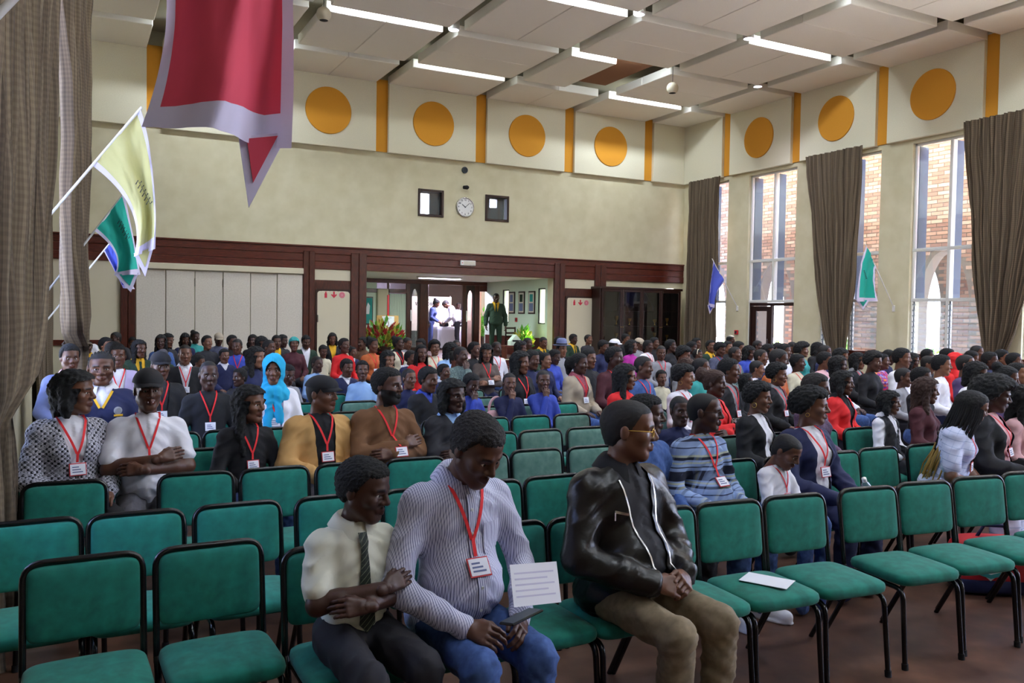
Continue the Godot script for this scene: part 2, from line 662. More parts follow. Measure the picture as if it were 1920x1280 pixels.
	pm.box(Vector3(7.0, y0, -23.3), Vector3(12.6, y0 + 0.1, zb))
	pm.box(Vector3(7.0, 5.6, -23.3), Vector3(12.6, 5.7, zb))
	pm.box(Vector3(6.9, y0, -23.3), Vector3(7.0, 5.7, zb))
	pm.box(Vector3(12.6, y0, -23.3), Vector3(12.7, 5.7, zb))
	var holes := [[8.88, 9.34, 4.45, 5.24], [11.33, 11.58, 4.98, 5.24]]
	pm.box(Vector3(7.0, y0 + 0.1, -23.4), Vector3(8.88, 5.6, -23.3))
	pm.box(Vector3(9.34, y0 + 0.1, -23.4), Vector3(11.33, 5.6, -23.3))
	pm.box(Vector3(11.58, y0 + 0.1, -23.4), Vector3(12.6, 5.6, -23.3))
	for h in holes:
		pm.box(Vector3(h[0], y0 + 0.1, -23.4), Vector3(h[1], h[2], -23.3))
		pm.box(Vector3(h[0], h[3], -23.4), Vector3(h[1], 5.6, -23.3))
	put("plaster", pm, M.darkwood, pr)

func window_wall() -> void:
	var w := setting("wall_right")
	var x := RIGHT
	var xo := RIGHT + 0.35
	var m := MB.new()
	m.box(Vector3(x, 5.57, BACK - 0.3), Vector3(xo, CEIL + 0.7, FRONT + 0.3))
	var prev := BACK - 0.3
	for n in 11:
		var z0 := -19.85 + BAY * n
		m.box(Vector3(x, -0.2, prev), Vector3(xo, 5.57, z0))
		if n != 1: m.box(Vector3(x, -0.2, z0), Vector3(xo, 0.98, z0 + 1.7))
		else: m.box(Vector3(x, -0.2, z0), Vector3(xo, 0.0, z0 + 1.7))
		prev = z0 + 1.7
	m.box(Vector3(x, -0.2, prev), Vector3(xo, 5.57, FRONT + 0.3))
	put("plaster", m, M.plaster, w)
	var z1 := GZ0
	put("wall_panel", bx(Vector3(x - 0.12, PAN_LO, BACK), Vector3(x, CEIL, z1), 0.006), M.panel, w)
	for i in 9:
		var a := GZ0 + 0.31 + i * 2.5485
		put("wall_panel", bx(Vector3(x - 0.12, PAN_LO, a), Vector3(x, CEIL, minf(a + 2.2385, FRONT)), 0.006), M.panel, w)
		put("gold_strip", bx(Vector3(x - 0.03, PAN_LO + 0.02, a - 0.31), Vector3(x, CEIL + 0.1, a)), M.gold, w)
		if a + 2.2 < FRONT:
			var d := put("felt_disc", disc(0.53, 0.03), M.gold, w)
			d.position = Vector3(x - 0.12, (PAN_LO + CEIL) / 2, a + 1.12)
			d.rotation.y = -PI / 2
	put("timber_sill", bx(Vector3(x - 0.06, 0.86, -14.95), Vector3(x + 0.02, 0.99, 5.0), 0.01), M.wood, w)
	for n in 11: hall_window(n, x + 0.12, -19.85 + BAY * n, 1)

func hall_window(n: int, x: float, z0: float, side: int) -> void:
	var d := setting("window_%d" % (n if side > 0 else n + 30))
	var z1 := z0 + 1.7
	var zm := z0 + 0.87
	var fm := MB.new()
	var lo := 0.98 if not (n == 1 and side > 0) else 0.0
	fm.box(Vector3(x - 0.04, lo, z0), Vector3(x + 0.04, 5.57, z0 + 0.05), 0.006)
	fm.box(Vector3(x - 0.04, lo, z1 - 0.05), Vector3(x + 0.04, 5.57, z1), 0.006)
	fm.box(Vector3(x - 0.04, 5.52, z0), Vector3(x + 0.04, 5.57, z1), 0.006)
	fm.box(Vector3(x - 0.05, 3.215, z0), Vector3(x + 0.05, 3.285, z1), 0.008)
	fm.box(Vector3(x - 0.05, 2.125, z0), Vector3(x + 0.05, 2.195, z1), 0.008)
	put("window_frame", fm, M.whitepaint, d)
	put("mullion", bx(Vector3(x - 0.05, 2.195 if n == 1 and side > 0 else lo, zm - 0.035), Vector3(x + 0.09, 5.52, zm + 0.035), 0.006), M.whitepaint, d)
	for s in 2:
		put("sun_fin", bx(Vector3(x + 0.06 * side, 2.2, [z0 + 0.02, zm - 0.02][s]), Vector3(x + 0.34 * side, 5.52, [z0 + 0.05, zm + 0.02][s])), M.fin, d)
	for s in 2:
		var a: float = [z0 + 0.05, zm + 0.035][s]
		var b: float = [zm - 0.035, z1 - 0.05][s]
		put("pane", bx(Vector3(x - 0.003, 3.285, a), Vector3(x + 0.003, 5.52, b)), M.glass, d)
		put("pane", bx(Vector3(x - 0.003, 2.195, a), Vector3(x + 0.003, 3.215, b)), M.glass, d)
	if n == 1 and side > 0:
		# glazed timber door beside an open leaf
		var dr := setting("door_3")
		var q := MB.new()
		for e in [[z0 + 0.05, z0 + 0.11], [zm - 0.06, zm]]:
			q.box(Vector3(x - 0.05, 0, e[0]), Vector3(x + 0.05, 2.12, e[1]), 0.006)
		q.box(Vector3(x - 0.05, 2.04, z0 + 0.05), Vector3(x + 0.05, 2.12, z1 - 0.05), 0.006)
		put("door_frame", q, M.darkwood, dr)
		var l := MB.new()
		for e in [[z0 + 0.12, z0 + 0.27], [zm - 0.21, zm - 0.07]]:
			l.box(Vector3(x - 0.02, 0.02, e[0]), Vector3(x + 0.03, 2.03, e[1]), 0.006)
		l.box(Vector3(x - 0.02, 1.9, z0 + 0.27), Vector3(x + 0.03, 2.03, zm - 0.21), 0.004)
		l.box(Vector3(x - 0.02, 0.02, z0 + 0.27), Vector3(x + 0.03, 0.3, zm - 0.21), 0.004)
		put("leaf", l, M.darkwood, dr)
		put("pane", bx(Vector3(x, 0.3, z0 + 0.27), Vector3(x + 0.006, 1.9, zm - 0.21)), M.glass, dr)
		put("handle", bx(Vector3(x - 0.05, 1.0, zm - 0.16), Vector3(x - 0.02, 1.16, zm - 0.13), 0.006), M.chrome, dr)
		return
	var cap := bx(Vector3(-0.004, -0.075, 0), Vector3(0.004, 0.075, 1), 0.0).mesh()
	for s in 2:
		var a: float = [z0 + 0.06, zm + 0.05][s]
		var b: float = [zm - 0.05, z1 - 0.06][s]
		for i in 9:
			var g := putm("louvre_blade", cap, M.louvre, d)
			g.transform = Transform3D(Basis(Vector3(0, 0, 1), -0.75) * Basis.from_scale(Vector3(1, 1, b - a)), Vector3(x, 1.04 + 0.122 * i + 0.06, a))
		var rk := MB.new()
		for zz in [a - 0.008, b - 0.004]:
			for i in 9: rk.box(Vector3(x - 0.06, 1.04 + 0.122 * i + 0.035, zz), Vector3(x + 0.05, 1.04 + 0.122 * i + 0.05, zz + 0.012))
			rk.box(Vector3(x - 0.012, 0.98, zz), Vector3(x + 0.012, 2.13, zz + 0.012))
		put("louvre_rack", rk, M.darksteel, d)

func left_wall() -> void:
	var w := setting("wall_left")
	var x := LEFT
	var m := MB.new()
	m.box(Vector3(x - 0.3, 5.57, BACK - 0.3), Vector3(x, CEIL + 0.7, FRONT + 0.3))
	var prev := BACK - 0.3
	for n in 11:
		var z0 := -19.85 + BAY * n
		m.box(Vector3(x - 0.3, -0.2, prev), Vector3(x, 5.57, z0))
		m.box(Vector3(x - 0.3, -0.2, z0), Vector3(x, 0.98, z0 + 1.7))
		prev = z0 + 1.7
	m.box(Vector3(x - 0.3, -0.2, prev), Vector3(x, 5.57, FRONT + 0.3))
	put("plaster", m, M.plaster, w)
	for i in 9:
		var a := GZ0 + 0.31 + i * 2.5485
		put("wall_panel", bx(Vector3(x, PAN_LO, a), Vector3(x + 0.1, CEIL, minf(a + 2.2385, FRONT)), 0.006), M.panel, w)
	for n in 11: hall_window(n, x - 0.12, -19.85 + BAY * n, -1)

# ---------------------------------------------------------------- curtains: folded cloth from a rail to a tie or the floor
# path along z (plan position of the cloth at height 1), top and bottom profile; folds grow where the cloth is gathered
func curtain(label: String, xa: float, xb: float, xl: float, zt0: float, zt1: float, zb0: float, zb1: float, top: float, tie: float, bottom: float, folds: int, depth: float, sd: int, bulge := 0.35) -> void:
	var cols := folds * 10
	var rows := 46
	var P := PackedVector3Array()
	var UV := PackedVector2Array()
	noise.seed = sd; noise.frequency = 1.0
	for r in rows:
		var v := float(r) / (rows - 1)
		var y := lerpf(bottom, top, v)
		var w := clampf((y - tie) / maxf(top - tie, 0.01), 0, 1)
		var open := pow(w, bulge) if y > tie else 0.12 * clampf((tie - y) * 2.0, 0, 1)
		var a := lerpf(zb0, zt0, open)
		var b := lerpf(zb1, zt1, open)
		for c in cols + 1:
			var u := float(c) / cols
			var ph := u * folds * TAU + noise.get_noise_2d(u * 9.0, 3.0 + y * 0.15) * 2.2
			var amp := depth * (0.65 + 0.5 * noise.get_noise_2d(u * 14.0, 40.0 + y * 0.3)) * lerpf(1.15, 0.85, w)
			var zz := lerpf(a, b, u) + sin(ph * 0.5) * 0.02 + noise.get_noise_2d(u * 4.0, y * 0.5) * 0.05
			var x := lerpf(xl, lerpf(xa, xb, u), open)
			P.append(Vector3(x + sin(ph) * amp + noise.get_noise_2d(u * 5.0 + 9.0, y * 0.4) * depth * 0.5, y, zz))
			UV.append(Vector2(u * folds * 0.6, y * 0.6))
	var m := MB.new()
	m.grid(P, rows, cols + 1)
	m.uv = UV
	m.normals()
	var t := thing("curtain", label, "curtain", Vector3.ZERO, 0.0)
	put("cloth", m, M.curtain, t)
	if tie > 0.4 and folds != 17:
		var zc := (zb0 + zb1) / 2
		var lp := []
		for i in 13:
			var q := TAU * i / 12
			lp.append(Vector3(xl + cos(q) * (depth + 0.03), tie + 0.02 * sin(q * 2), zc + sin(q) * (absf(zb1 - zb0) / 2 + 0.03)))
		put("tie_band", MB.new().tube(lp, 0.012, 6, false), M.curtain, t)

func curtains() -> void:
	curtain("drab woven curtain in the corner between back wall and first tall window", 16.0, 16.0, 16.0, -19.58, -18.22, -19.56, -18.30, 5.66, -1.0, 0.01, 9, 0.07, 1)
	curtain("drab woven curtain gathered to a point beside the hung green flag", 16.0, 16.0, 16.0, -15.15, -13.42, -14.18, -13.78, 5.70, 0.85, 0.01, 10, 0.07, 2, 0.62)
	curtain("wide drab curtain swept to a point right of the tall three-pane window", 16.0, 16.0, 16.0, -11.0, -9.0, -10.34, -10.05, 5.75, 0.95, 0.01, 16, 0.07, 3, 0.62)
	for n in [0, 1, 2, 7, 8, 9, 10]:
		var z: float = -19.85 + BAY * n
		curtain("drab curtain drawn across the %s left-hand window from the back wall" % ORD[n].replace("front", "first"), -0.42, -0.42, -0.42, z - 0.25, z + 1.95, z - 0.25, z + 1.95, 5.66, -1.0, 0.01, 10, 0.045, 20 + n)
	# left wall: two nearer lengths close to the camera and one tied back beyond
	curtain("drab striped curtain falling to the floor beside the woman in houndstooth", -0.10, -0.33, -0.40, -7.1, -3.5, -5.2, -4.2, 7.2, 1.2, 0.01, 17, 0.10, 5, 0.22)
	curtain("drab curtain on the left wall beside the camera", -0.42, -0.42, -0.42, -3.45, -2.7, -3.45, -2.7, 7.2, -1.0, 0.01, 9, 0.07, 6)
	curtain("drab curtain tied back low behind the yellow and teal flags", 0.14, -0.08, 0.03, -12.6, -8.1, -10.7, -10.0, 7.2, 1.3, 0.01, 14, 0.11, 7, 0.2)

# ---------------------------------------------------------------- lamps
func lamps() -> void:
	# fluorescent battens hidden in every second ceiling joint
	var k := 0
	for i in [1, 2, 3, 4, 5]:
		for j in 9:
			if (i + j) % 2 == 0: continue
			var cxs: Array = cells_x()[i]
			var z := GZ0 + 0.31 + j * 2.5485
			var dim: bool = i == 3 and j == 0
			var t := thing("fluorescent_lamp", "white fluorescent batten hidden in a joint between the ceiling boards" if not dim else "dimmer fluorescent batten hidden in a ceiling joint close to the clock wall", "lamp", Vector3((cxs[0] + cxs[1]) / 2, CEIL + 0.14, z - 0.05), 0.0, "fluorescent battens in the ceiling joints" if not dim else "")
			put("batten", bx(Vector3(-1.1, 0.03, -0.02), Vector3(1.1, 0.1, 0.04), 0.005), M.whitepaint, t)
			put("tube", MB.new().tube([Vector3(-1.05, 0, 0), Vector3(1.05, 0, 0)], 0.013, 8), M.tubeglow, t)
			var l := AreaLight3D.new()
			l.name = "tube_light"
			l.area_size = Vector2(2.0, 0.05)
			l.light_energy = 6.0 if not dim else 1.0
			l.light_color = Color(0.9, 0.94, 1.0)
			l.shadow_enabled = true
			l.area_range = 30.0
			t.add_child(l)
			l.position = Vector3(0, -0.005, -0.03)
			l.rotation = Vector3(-1.0, 0, 0)
			k += 1
	# round downlights at the crossings
	for p in [[6.74, -15.62], [9.42, -13.07], [12.14, -13.07], [14.84, -15.62], [12.14, -7.98], [6.74, -7.98]]:
		var t := thing("downlight", "round ceiling spotlight at a crossing of the ceiling joints", "lamp", Vector3(p[0], CEIL + 0.16, p[1]), 0.0, "ceiling spotlights at the joint crossings")
		put("can", MB.new().lathe([[0.10, -0.14], [0.115, -0.14], [0.115, 0.2], [0.10, 0.2]], 20), M.whitepaint, t)
		put("bulb", MB.new().lathe([[0.001, -0.13], [0.05, -0.125], [0.085, -0.1], [0.095, -0.06]], 20), M.bulbglow, t)
		var l := SpotLight3D.new()
		l.name = "bulb_light"
		l.light_energy = 3.0; l.light_color = Color(0.92, 0.9, 1.0); l.spot_angle = 60; l.spot_range = 20.0; l.light_size = 0.08
		l.shadow_enabled = true
		t.add_child(l)
		l.position = Vector3(0, -0.16, 0); l.rotation.x = -PI / 2
	# hanging ball loudspeakers
	for p in [[12.14, 6.93, -15.5, "cream ball loudspeaker hanging near the missing ceiling board"], [4.03, 7.1, -15.3, "cream ball loudspeaker hanging beside the big red flag"]]:
		var t := thing("ball_speaker", p[3], "speaker", Vector3(p[0], p[1], p[2]))
		var pr := []
		for i in 13:
			var a := -0.95 + (PI / 2 + 0.95) * i / 12.0
			pr.append([maxf(cos(a) * 0.135, 0.001), sin(a) * 0.135])
		put("shell", MB.new().lathe(pr, 24), M.cream, t)
		put("grille", MB.new().lathe([[0.001, -0.118], [0.04, -0.117], [0.079, -0.108]], 24), M.black, t)
		put("cord", MB.new().tube([Vector3(0, 0.13, 0), Vector3(0, CEIL + 0.42 - p[1], 0)], 0.006, 6), M.rubber, t)

# ---------------------------------------------------------------- things on the back wall
func letters(s: String, h: float, mt: Material, parent: Node, pos: Vector3, called := "lettering", mirror := false) -> void:
	var t := TextMesh.new()
	t.text = s
	var fo := SystemFont.new()
	fo.font_names = PackedStringArray(["Droid Sans"])
	fo.font_weight = 700
	t.font = fo; t.font_size = 32; t.pixel_size = h / 24.0; t.depth = 0.004
	var o := putm(called, t, mt, parent)
	o.position = pos
	if mirror: o.rotation.y = PI

func wall_things() -> void:
	var z := BACK
	var t := thing("wall_clock", "round white wall clock with a silver rim between the two small windows", "clock", Vector3(9.04, 4.48, z))
	var face := Transform3D(Basis(Vector3(1, 0, 0), PI / 2), Vector3.ZERO)
	put("rim", MB.new().lathe([[0.2, 0], [0.255, 0.0], [0.255, 0.045], [0.24, 0.06], [0.225, 0.045]], 40, face), M.chrome, t)
	put("dial", MB.new().lathe([[0.23, 0.02], [0.228, 0.035], [0.001, 0.035]], 40, face, true), M.whiteplastic, t)
	for i in 12:
		var a := TAU * i / 12.0
		letters(str(12 if i == 0 else i), 0.04, M.ink, t, Vector3(sin(a) * 0.185, cos(a) * 0.185, 0.037), "numeral")
	var hh := put("hour_hand", bx(Vector3(-0.009, -0.02, 0), Vector3(0.009, 0.11, 0.004)), M.ink, t)
	hh.position.z = 0.039; hh.rotation.z = 0.95
	var mh := put("minute_hand", bx(Vector3(-0.006, -0.03, 0), Vector3(0.006, 0.16, 0.004)), M.ink, t)
	mh.position.z = 0.044; mh.rotation.z = -0.85
	t = thing("ventilator", "small round dark grille on the plaster above the clock", "vent", Vector3(9.02, 5.44, z))
	put("ring", MB.new().lathe([[0.001, 0.03], [0.07, 0.03], [0.075, 0.04], [0.085, 0.03], [0.085, 0.0]].map(func(q): return [q[0], q[1]]), 24, face), M.darksteel, t)
	for i in 4: put("slot", bx(Vector3(-0.05, -0.042 + i * 0.026, 0.03), Vector3(0.05, -0.034 + i * 0.026, 0.036)), M.black, t)
	t = thing("wall_camera", "small black camera on a bracket just above the clock", "camera", Vector3(9.05, 4.97, z))
	put("bracket", MB.new().tube([Vector3(0, 0, 0), Vector3(0, 0, 0.08), Vector3(-0.02, 0.01, 0.12)], 0.015, 8), M.black, t)
	put("housing", MB.new().tube([Vector3(-0.11, 0.0, 0.14), Vector3(-0.05, 0.005, 0.13), Vector3(0.0, 0.01, 0.12), Vector3(0.04, 0.02, 0.11)], [0.045, 0.05, 0.055, 0.03], 12), M.black, t)
	t = thing("exit_sign", "grey emergency light box on the timber band over the lobby opening", "sign", Vector3(9.11, 3.025, z + 0.06))
	put("case", bx(Vector3(-0.21, -0.065, 0), Vector3(0.21, 0.065, 0.07), 0.008), M.whiteplastic, t)
	put("lens", bx(Vector3(-0.13, -0.045, 0.07), Vector3(0.19, 0.045, 0.076), 0.003), M.partition, t)
	put("indicator", bx(Vector3(-0.18, -0.012, 0.07), Vector3(-0.155, 0.012, 0.076)), M.redplastic, t)
	for d in [[5.37, 2.11, "cream fire door left of the lobby opening"], [12.39, 2.065, "cream fire door right of the lobby opening"]]:
		for i in 3:
			var s := thing("fire_sign", "%s on the %s" % [["square fire-extinguisher sign", "square downward red arrow sign", "round pink fire-bell sign"][i], d[2]], "sign", Vector3(d[0] + i * 0.2, d[1], z + 0.09))
			put("plate", bx(Vector3(-0.09, -0.09, 0), Vector3(0.09, 0.09, 0.004)), M.cream, s)
			if i == 0:
				put("symbol", MB.new().extrude(PackedVector2Array([Vector2(-0.03, -0.075), Vector2(0.03, -0.075), Vector2(0.03, 0.03), Vector2(0.012, 0.045), Vector2(0.012, 0.06), Vector2(0.035, 0.066), Vector2(0.03, 0.075), Vector2(-0.02, 0.075), Vector2(-0.012, 0.045), Vector2(-0.03, 0.03)]), 0.004, 0.007), M.signred, s)
			elif i == 1:
				put("symbol", MB.new().extrude(PackedVector2Array([Vector2(0, -0.08), Vector2(0.075, 0.0), Vector2(0.05, 0.02), Vector2(0.02, -0.01), Vector2(0.02, 0.08), Vector2(-0.02, 0.08), Vector2(-0.02, -0.01), Vector2(-0.05, 0.02), Vector2(-0.075, 0.0)]), 0.004, 0.007), M.signred, s)
			else:
				put("symbol", disc(0.08, 0.007), M.signpink, s)
				for r in [0.06, 0.035]:
					var rp := []
					for q in 25: rp.append(Vector3(cos(TAU * q / 24) * r, sin(TAU * q / 24) * r, 0.008))
					put("ring", MB.new().tube(rp, 0.004, 4, false), M.signred, s)
	# trophy cabinet
	t = thing("display_cabinet", "tall dark timber cabinet with glass doors in the corner of the back wall", "cabinet", Vector3(14.4, 0, z + 0.07))
	var b := MB.new()
	b.box(Vector3(-1.42, 0, 0), Vector3(1.42, 2.5, 0.03))
	for e in [-1.42, 1.37]: b.box(Vector3(e, 0, 0), Vector3(e + 0.05, 2.5, 0.42), 0.006)
	b.box(Vector3(-1.46, 2.46, 0), Vector3(1.46, 2.53, 0.46), 0.01)
	b.box(Vector3(-1.42, 0, 0.02), Vector3(1.42, 0.5, 0.42), 0.01)
	put("body", b, M.darkwood, t)
	for y in [0.95, 1.4, 1.85]: put("shelf", bx(Vector3(-1.36, y, 0.03), Vector3(1.36, y + 0.025, 0.36)), M.darkwood, t)
	for i in 4:
		var a := -1.37 + i * 0.685
		var d := MB.new()
		for e in [[0.0, 0.0, 0.06, 1.95], [0.62, 0.0, 0.68, 1.95], [0.06, 0.0, 0.62, 0.07], [0.06, 1.88, 0.62, 1.95]]:
			d.box(Vector3(a + e[0], 0.51 + e[1], 0.42), Vector3(a + e[2], 0.51 + e[3], 0.45), 0.005)
		var dn := put("door", d, M.darkwood, t)
		put("pane", bx(Vector3(a + 0.06, 0.58, 0.432), Vector3(a + 0.62, 2.39, 0.437)), M.cabglass, dn)
		put("knob", MB.new().lathe([[0.008, 0], [0.012, 0.02], [0.001, 0.026]], 10, xf(Vector3(a + (0.65 if i % 2 == 0 else 0.03), 1.4, 0.45), Vector3(PI / 2, 0, 0))), M.brass, dn)
	for i in 12:
		var cup := thing("trophy", "small metal trophy cup on a shelf of the glass cabinet", "trophy", Vector3(13.25 + (i % 6) * 0.45, [0.975, 1.425][i / 6], z + 0.27), 0.0, "trophies in the glass cabinet")
		var sc := 0.8 + 0.35 * ((i * 7) % 5) / 4.0
		put("base", MB.new().lathe([[0.05, 0], [0.05, 0.04 * sc], [0.001, 0.04 * sc]], 12, Transform3D.IDENTITY, true), M.darkwood, cup)
		put("cup", MB.new().lathe([[0.03, 0.04 * sc], [0.012, 0.08 * sc], [0.012, 0.12 * sc], [0.05, 0.18 * sc], [0.055, 0.25 * sc], [0.05, 0.25 * sc], [0.01, 0.15 * sc]], 14), M.brass if i % 3 else M.chrome, cup)
	# bits on the window wall
	t = thing("call_point", "small dark red fire alarm box on the pier beside the corner curtain", "alarm", Vector3(RIGHT, 1.31, -17.68))
	put("case", bx(Vector3(-0.05, -0.06, -0.06), Vector3(0, 0.06, 0.06), 0.008), M.redplastic, t)
	put("glass_plate", bx(Vector3(-0.054, -0.03, -0.035), Vector3(-0.05, 0.03, 0.035)), M.darksteel, t)

# ---------------------------------------------------------------- flags on slanting poles
func curve3(p: Array, t: float) -> Vector2:     # through three points at t = 0, 0.5, 1
	var a: Vector2 = p[0]
	var b: Vector2 = p[1]
	var c: Vector2 = p[2]
	return a * (2 * (t - 0.5) * (t - 1)) + b * (-4 * t * (t - 1)) + c * (2 * t * (t - 0.5))

func flag(label: String, z: float, foot: Vector2, tip: Vector2, inner: Array, outer: Array, mt: Material, sd: int, tail: Array = [], glyph := Vector2.ZERO) -> void:
	var t := thing("flag", label, "flag", Vector3(foot.x, 0, z))
	var o := Vector2(foot.x, 0)
	put("pole", MB.new().tube([Vector3(0, foot.y, 0), Vector3(tip.x - o.x, tip.y, 0)], 0.011, 8), M.whiteplastic, t)
	put("socket", bx(Vector3(-0.03, foot.y - 0.09, -0.03), Vector3(0.03, foot.y + 0.05, 0.03), 0.005), M.whiteplastic, t)
	var ks := [0.0, 0.075]
	for i in 17: ks.append(0.075 + 0.85 * (i + 1) / 17.0)
	ks.append(1.0)
	var cloth_m := MB.new()
	var bord := MB.new()
	var C := ks.size()
	var P := PackedVector3Array()
	noise.seed = sd; noise.frequency = 1.0
	for r in C:
		for c in C:
			var l := curve3(inner, ks[r])
			var q := curve3(outer, ks[r])
			var p := l.lerp(q, ks[c])
			var amp: float = (0.018 + 0.05 * ks[r])
			var zz := sin(ks[c] * 8.0 + sd + ks[r] * 1.5) * amp + noise.get_noise_2d(ks[c] * 3.0, ks[r] * 2.0 + sd) * 0.04
			P.append(Vector3(p.x - o.x, p.y, zz + 0.012))
	var full := MB.new()
	full.grid(P, C, C)
	full.normals()
	for s in 2:
		var e := MB.new()
		e.v = full.v; e.n = full.n
		for r in C - 1:
			for c in C - 1:
				var edge := r == C - 2 or c == 0 or c == C - 2
				if edge != (s == 1): continue
				var a := r * C + c
				for i in [a, a + C, a + 1, a + 1, a + C, a + C + 1]: e.idx.append(i)
		put(["cloth", "border"][s], e.compact(), [mt, M.flagwhite][s], t)
	if tail.size() == 3:
		var tp := MB.new()
		var tb := MB.new()
		var ctr: Vector2 = (tail[0] + tail[1] + tail[2]) / 3.0
		var I := []
		var O := []
		for q: Vector2 in tail:
			O.append(Vector3(q.x - o.x, q.y, -0.03))
			var w := ctr.lerp(q, 0.62) + Vector2(0, 0.018)
			I.append(Vector3(w.x - o.x, w.y, -0.02))
		tp.extrude(PackedVector2Array([Vector2(I[0].x, I[0].y), Vector2(I[1].x, I[1].y), Vector2(I[2].x, I[2].y)]), -0.026, -0.022)
		tb.extrude(PackedVector2Array([Vector2(O[0].x, O[0].y), Vector2(O[1].x, O[1].y), Vector2(O[2].x, O[2].y)]), -0.034, -0.028)
		put("folded_corner", tp, mt, t)
		put("corner_border", tb, M.flagwhite, t)
	if glyph != Vector2.ZERO:
		var gm := MB.new()
		for i in 6:
			var p0 := Vector3(glyph.x - o.x + i * 0.016, glyph.y - i * 0.032, 0.075)
			gm.tube([p0, p0 + Vector3(0.018, 0.035, 0), p0 + Vector3(0.03, 0.008, 0), p0 + Vector3(0.045, 0.03, 0)], 0.004, 5)
		put("lettering", gm, M.ink, t)

func flags() -> void:
	var V := func(a, b): return Vector2(a, b)
	flag("large red flag with white border hanging over the left curtains", -2.55, Vector2(LEFT, 2.0), Vector2(0.5, 3.37), [Vector2(0.16, 2.86), Vector2(0.23, 2.56), Vector2(0.17, 2.215)], [Vector2(0.49, 3.36), Vector2(0.57, 2.85), Vector2(0.575, 2.185)], M.flagred, 3, [Vector2(0.43, 2.21), Vector2(0.575, 2.24), Vector2(0.46, 2.005)])
	flag("pale yellow flag with dark lettering on the pole behind the red flag", -7.65, Vector2(LEFT, 1.97), Vector2(0.5, 3.37), [Vector2(0.14, 2.85), Vector2(0.42, 2.52), Vector2(0.44, 2.13)], [Vector2(0.49, 3.35), Vector2(0.58, 2.85), Vector2(0.6, 2.2)], M.flagyellow, 5, [Vector2(0.44, 2.16), Vector2(0.6, 2.24), Vector2(0.53, 1.97)], Vector2(0.45, 2.72))
	flag("teal flag with a dark scribble hanging below the yellow flag", -10.2, Vector2(LEFT, 1.5), Vector2(0.5, 2.98), [Vector2(0.2, 2.53), Vector2(0.4, 2.3), Vector2(0.39, 2.06)], [Vector2(0.49, 2.96), Vector2(0.58, 2.52), Vector2(0.66, 2.08)], M.flagteal, 8, [Vector2(0.39, 2.08), Vector2(0.64, 2.1), Vector2(0.56, 1.88)], Vector2(0.42, 2.62))
	flag("small blue flag mostly hidden behind the teal flag", -12.7, Vector2(LEFT, 1.27), Vector2(0.5, 2.68), [Vector2(0.36, 2.47), Vector2(0.47, 2.25), Vector2(0.6, 1.98)], [Vector2(0.49, 2.66), Vector2(0.58, 2.35), Vector2(0.75, 1.97)], M.flagblue, 2)
	flag("green flag with white border on the pier beside the gathered curtain", -12.69, Vector2(RIGHT, 1.99), Vector2(15.27, 3.36), [Vector2(15.3, 3.32), Vector2(15.12, 2.7), Vector2(15.05, 2.1)], [Vector2(15.62, 2.88), Vector2(15.55, 2.55), Vector2(15.64, 2.12)], M.flagteal, 11, [Vector2(15.05, 2.15), Vector2(15.5, 2.15), Vector2(15.3, 1.92)], Vector2(15.15, 2.75))
	flag("pale blue flag hanging in front of the corner curtain", -17.68, Vector2(RIGHT, 1.99), Vector2(15.31, 3.3), [Vector2(15.34, 3.26), Vector2(15.25, 2.7), Vector2(15.21, 2.02)], [Vector2(15.76, 2.68), Vector2(15.52, 2.35), Vector2(15.45, 1.95)], M.flagblue, 14, [Vector2(15.21, 2.05), Vector2(15.45, 2.02), Vector2(15.3, 1.8)])

# ---------------------------------------------------------------- chairs
func cushion(w: float, h: float, d: float, e := 0.32, dome := 0.0) -> MB:    # soft box centred on its middle
	var m := MB.new()
	var P := PackedVector3Array()
	var R := 13
	var C := 32
	for r in R:
		var la := -PI / 2 + PI * r / (R - 1)
		for c in C:
			var lo := -TAU * c / C
			var f := func(a, p): return signf(a) * pow(absf(a), p)
			var cy: float = f.call(cos(la), 0.45)
			var q := Vector3(f.call(cos(lo), e) * cy * w / 2, f.call(sin(la), 0.6) * h / 2, f.call(sin(lo), e) * cy * d / 2)
			if q.y > 0: q.y += dome * (1.0 - pow(2 * q.x / w, 2)) * (1.0 - pow(2 * q.z / d, 2))
			P.append(q)
	m.grid(P, R, C, true)
	return m.normals()

func arc_pts(pts: Array, r: float, n := 4) -> Array:      # round the inner corners of a polyline
	var o := [pts[0]]
	for i in range(1, pts.size() - 1):
		var p: Vector3 = pts[i]
		var a: Vector3 = p + (pts[i - 1] - p).limit_length(r)
		var b: Vector3 = p + (pts[i + 1] - p).limit_length(r)
		for k in n + 1:
			var t := float(k) / n
			o.append(a.lerp(p, t).lerp(p.lerp(b, t), t))
	o.append(pts[-1])
	return o

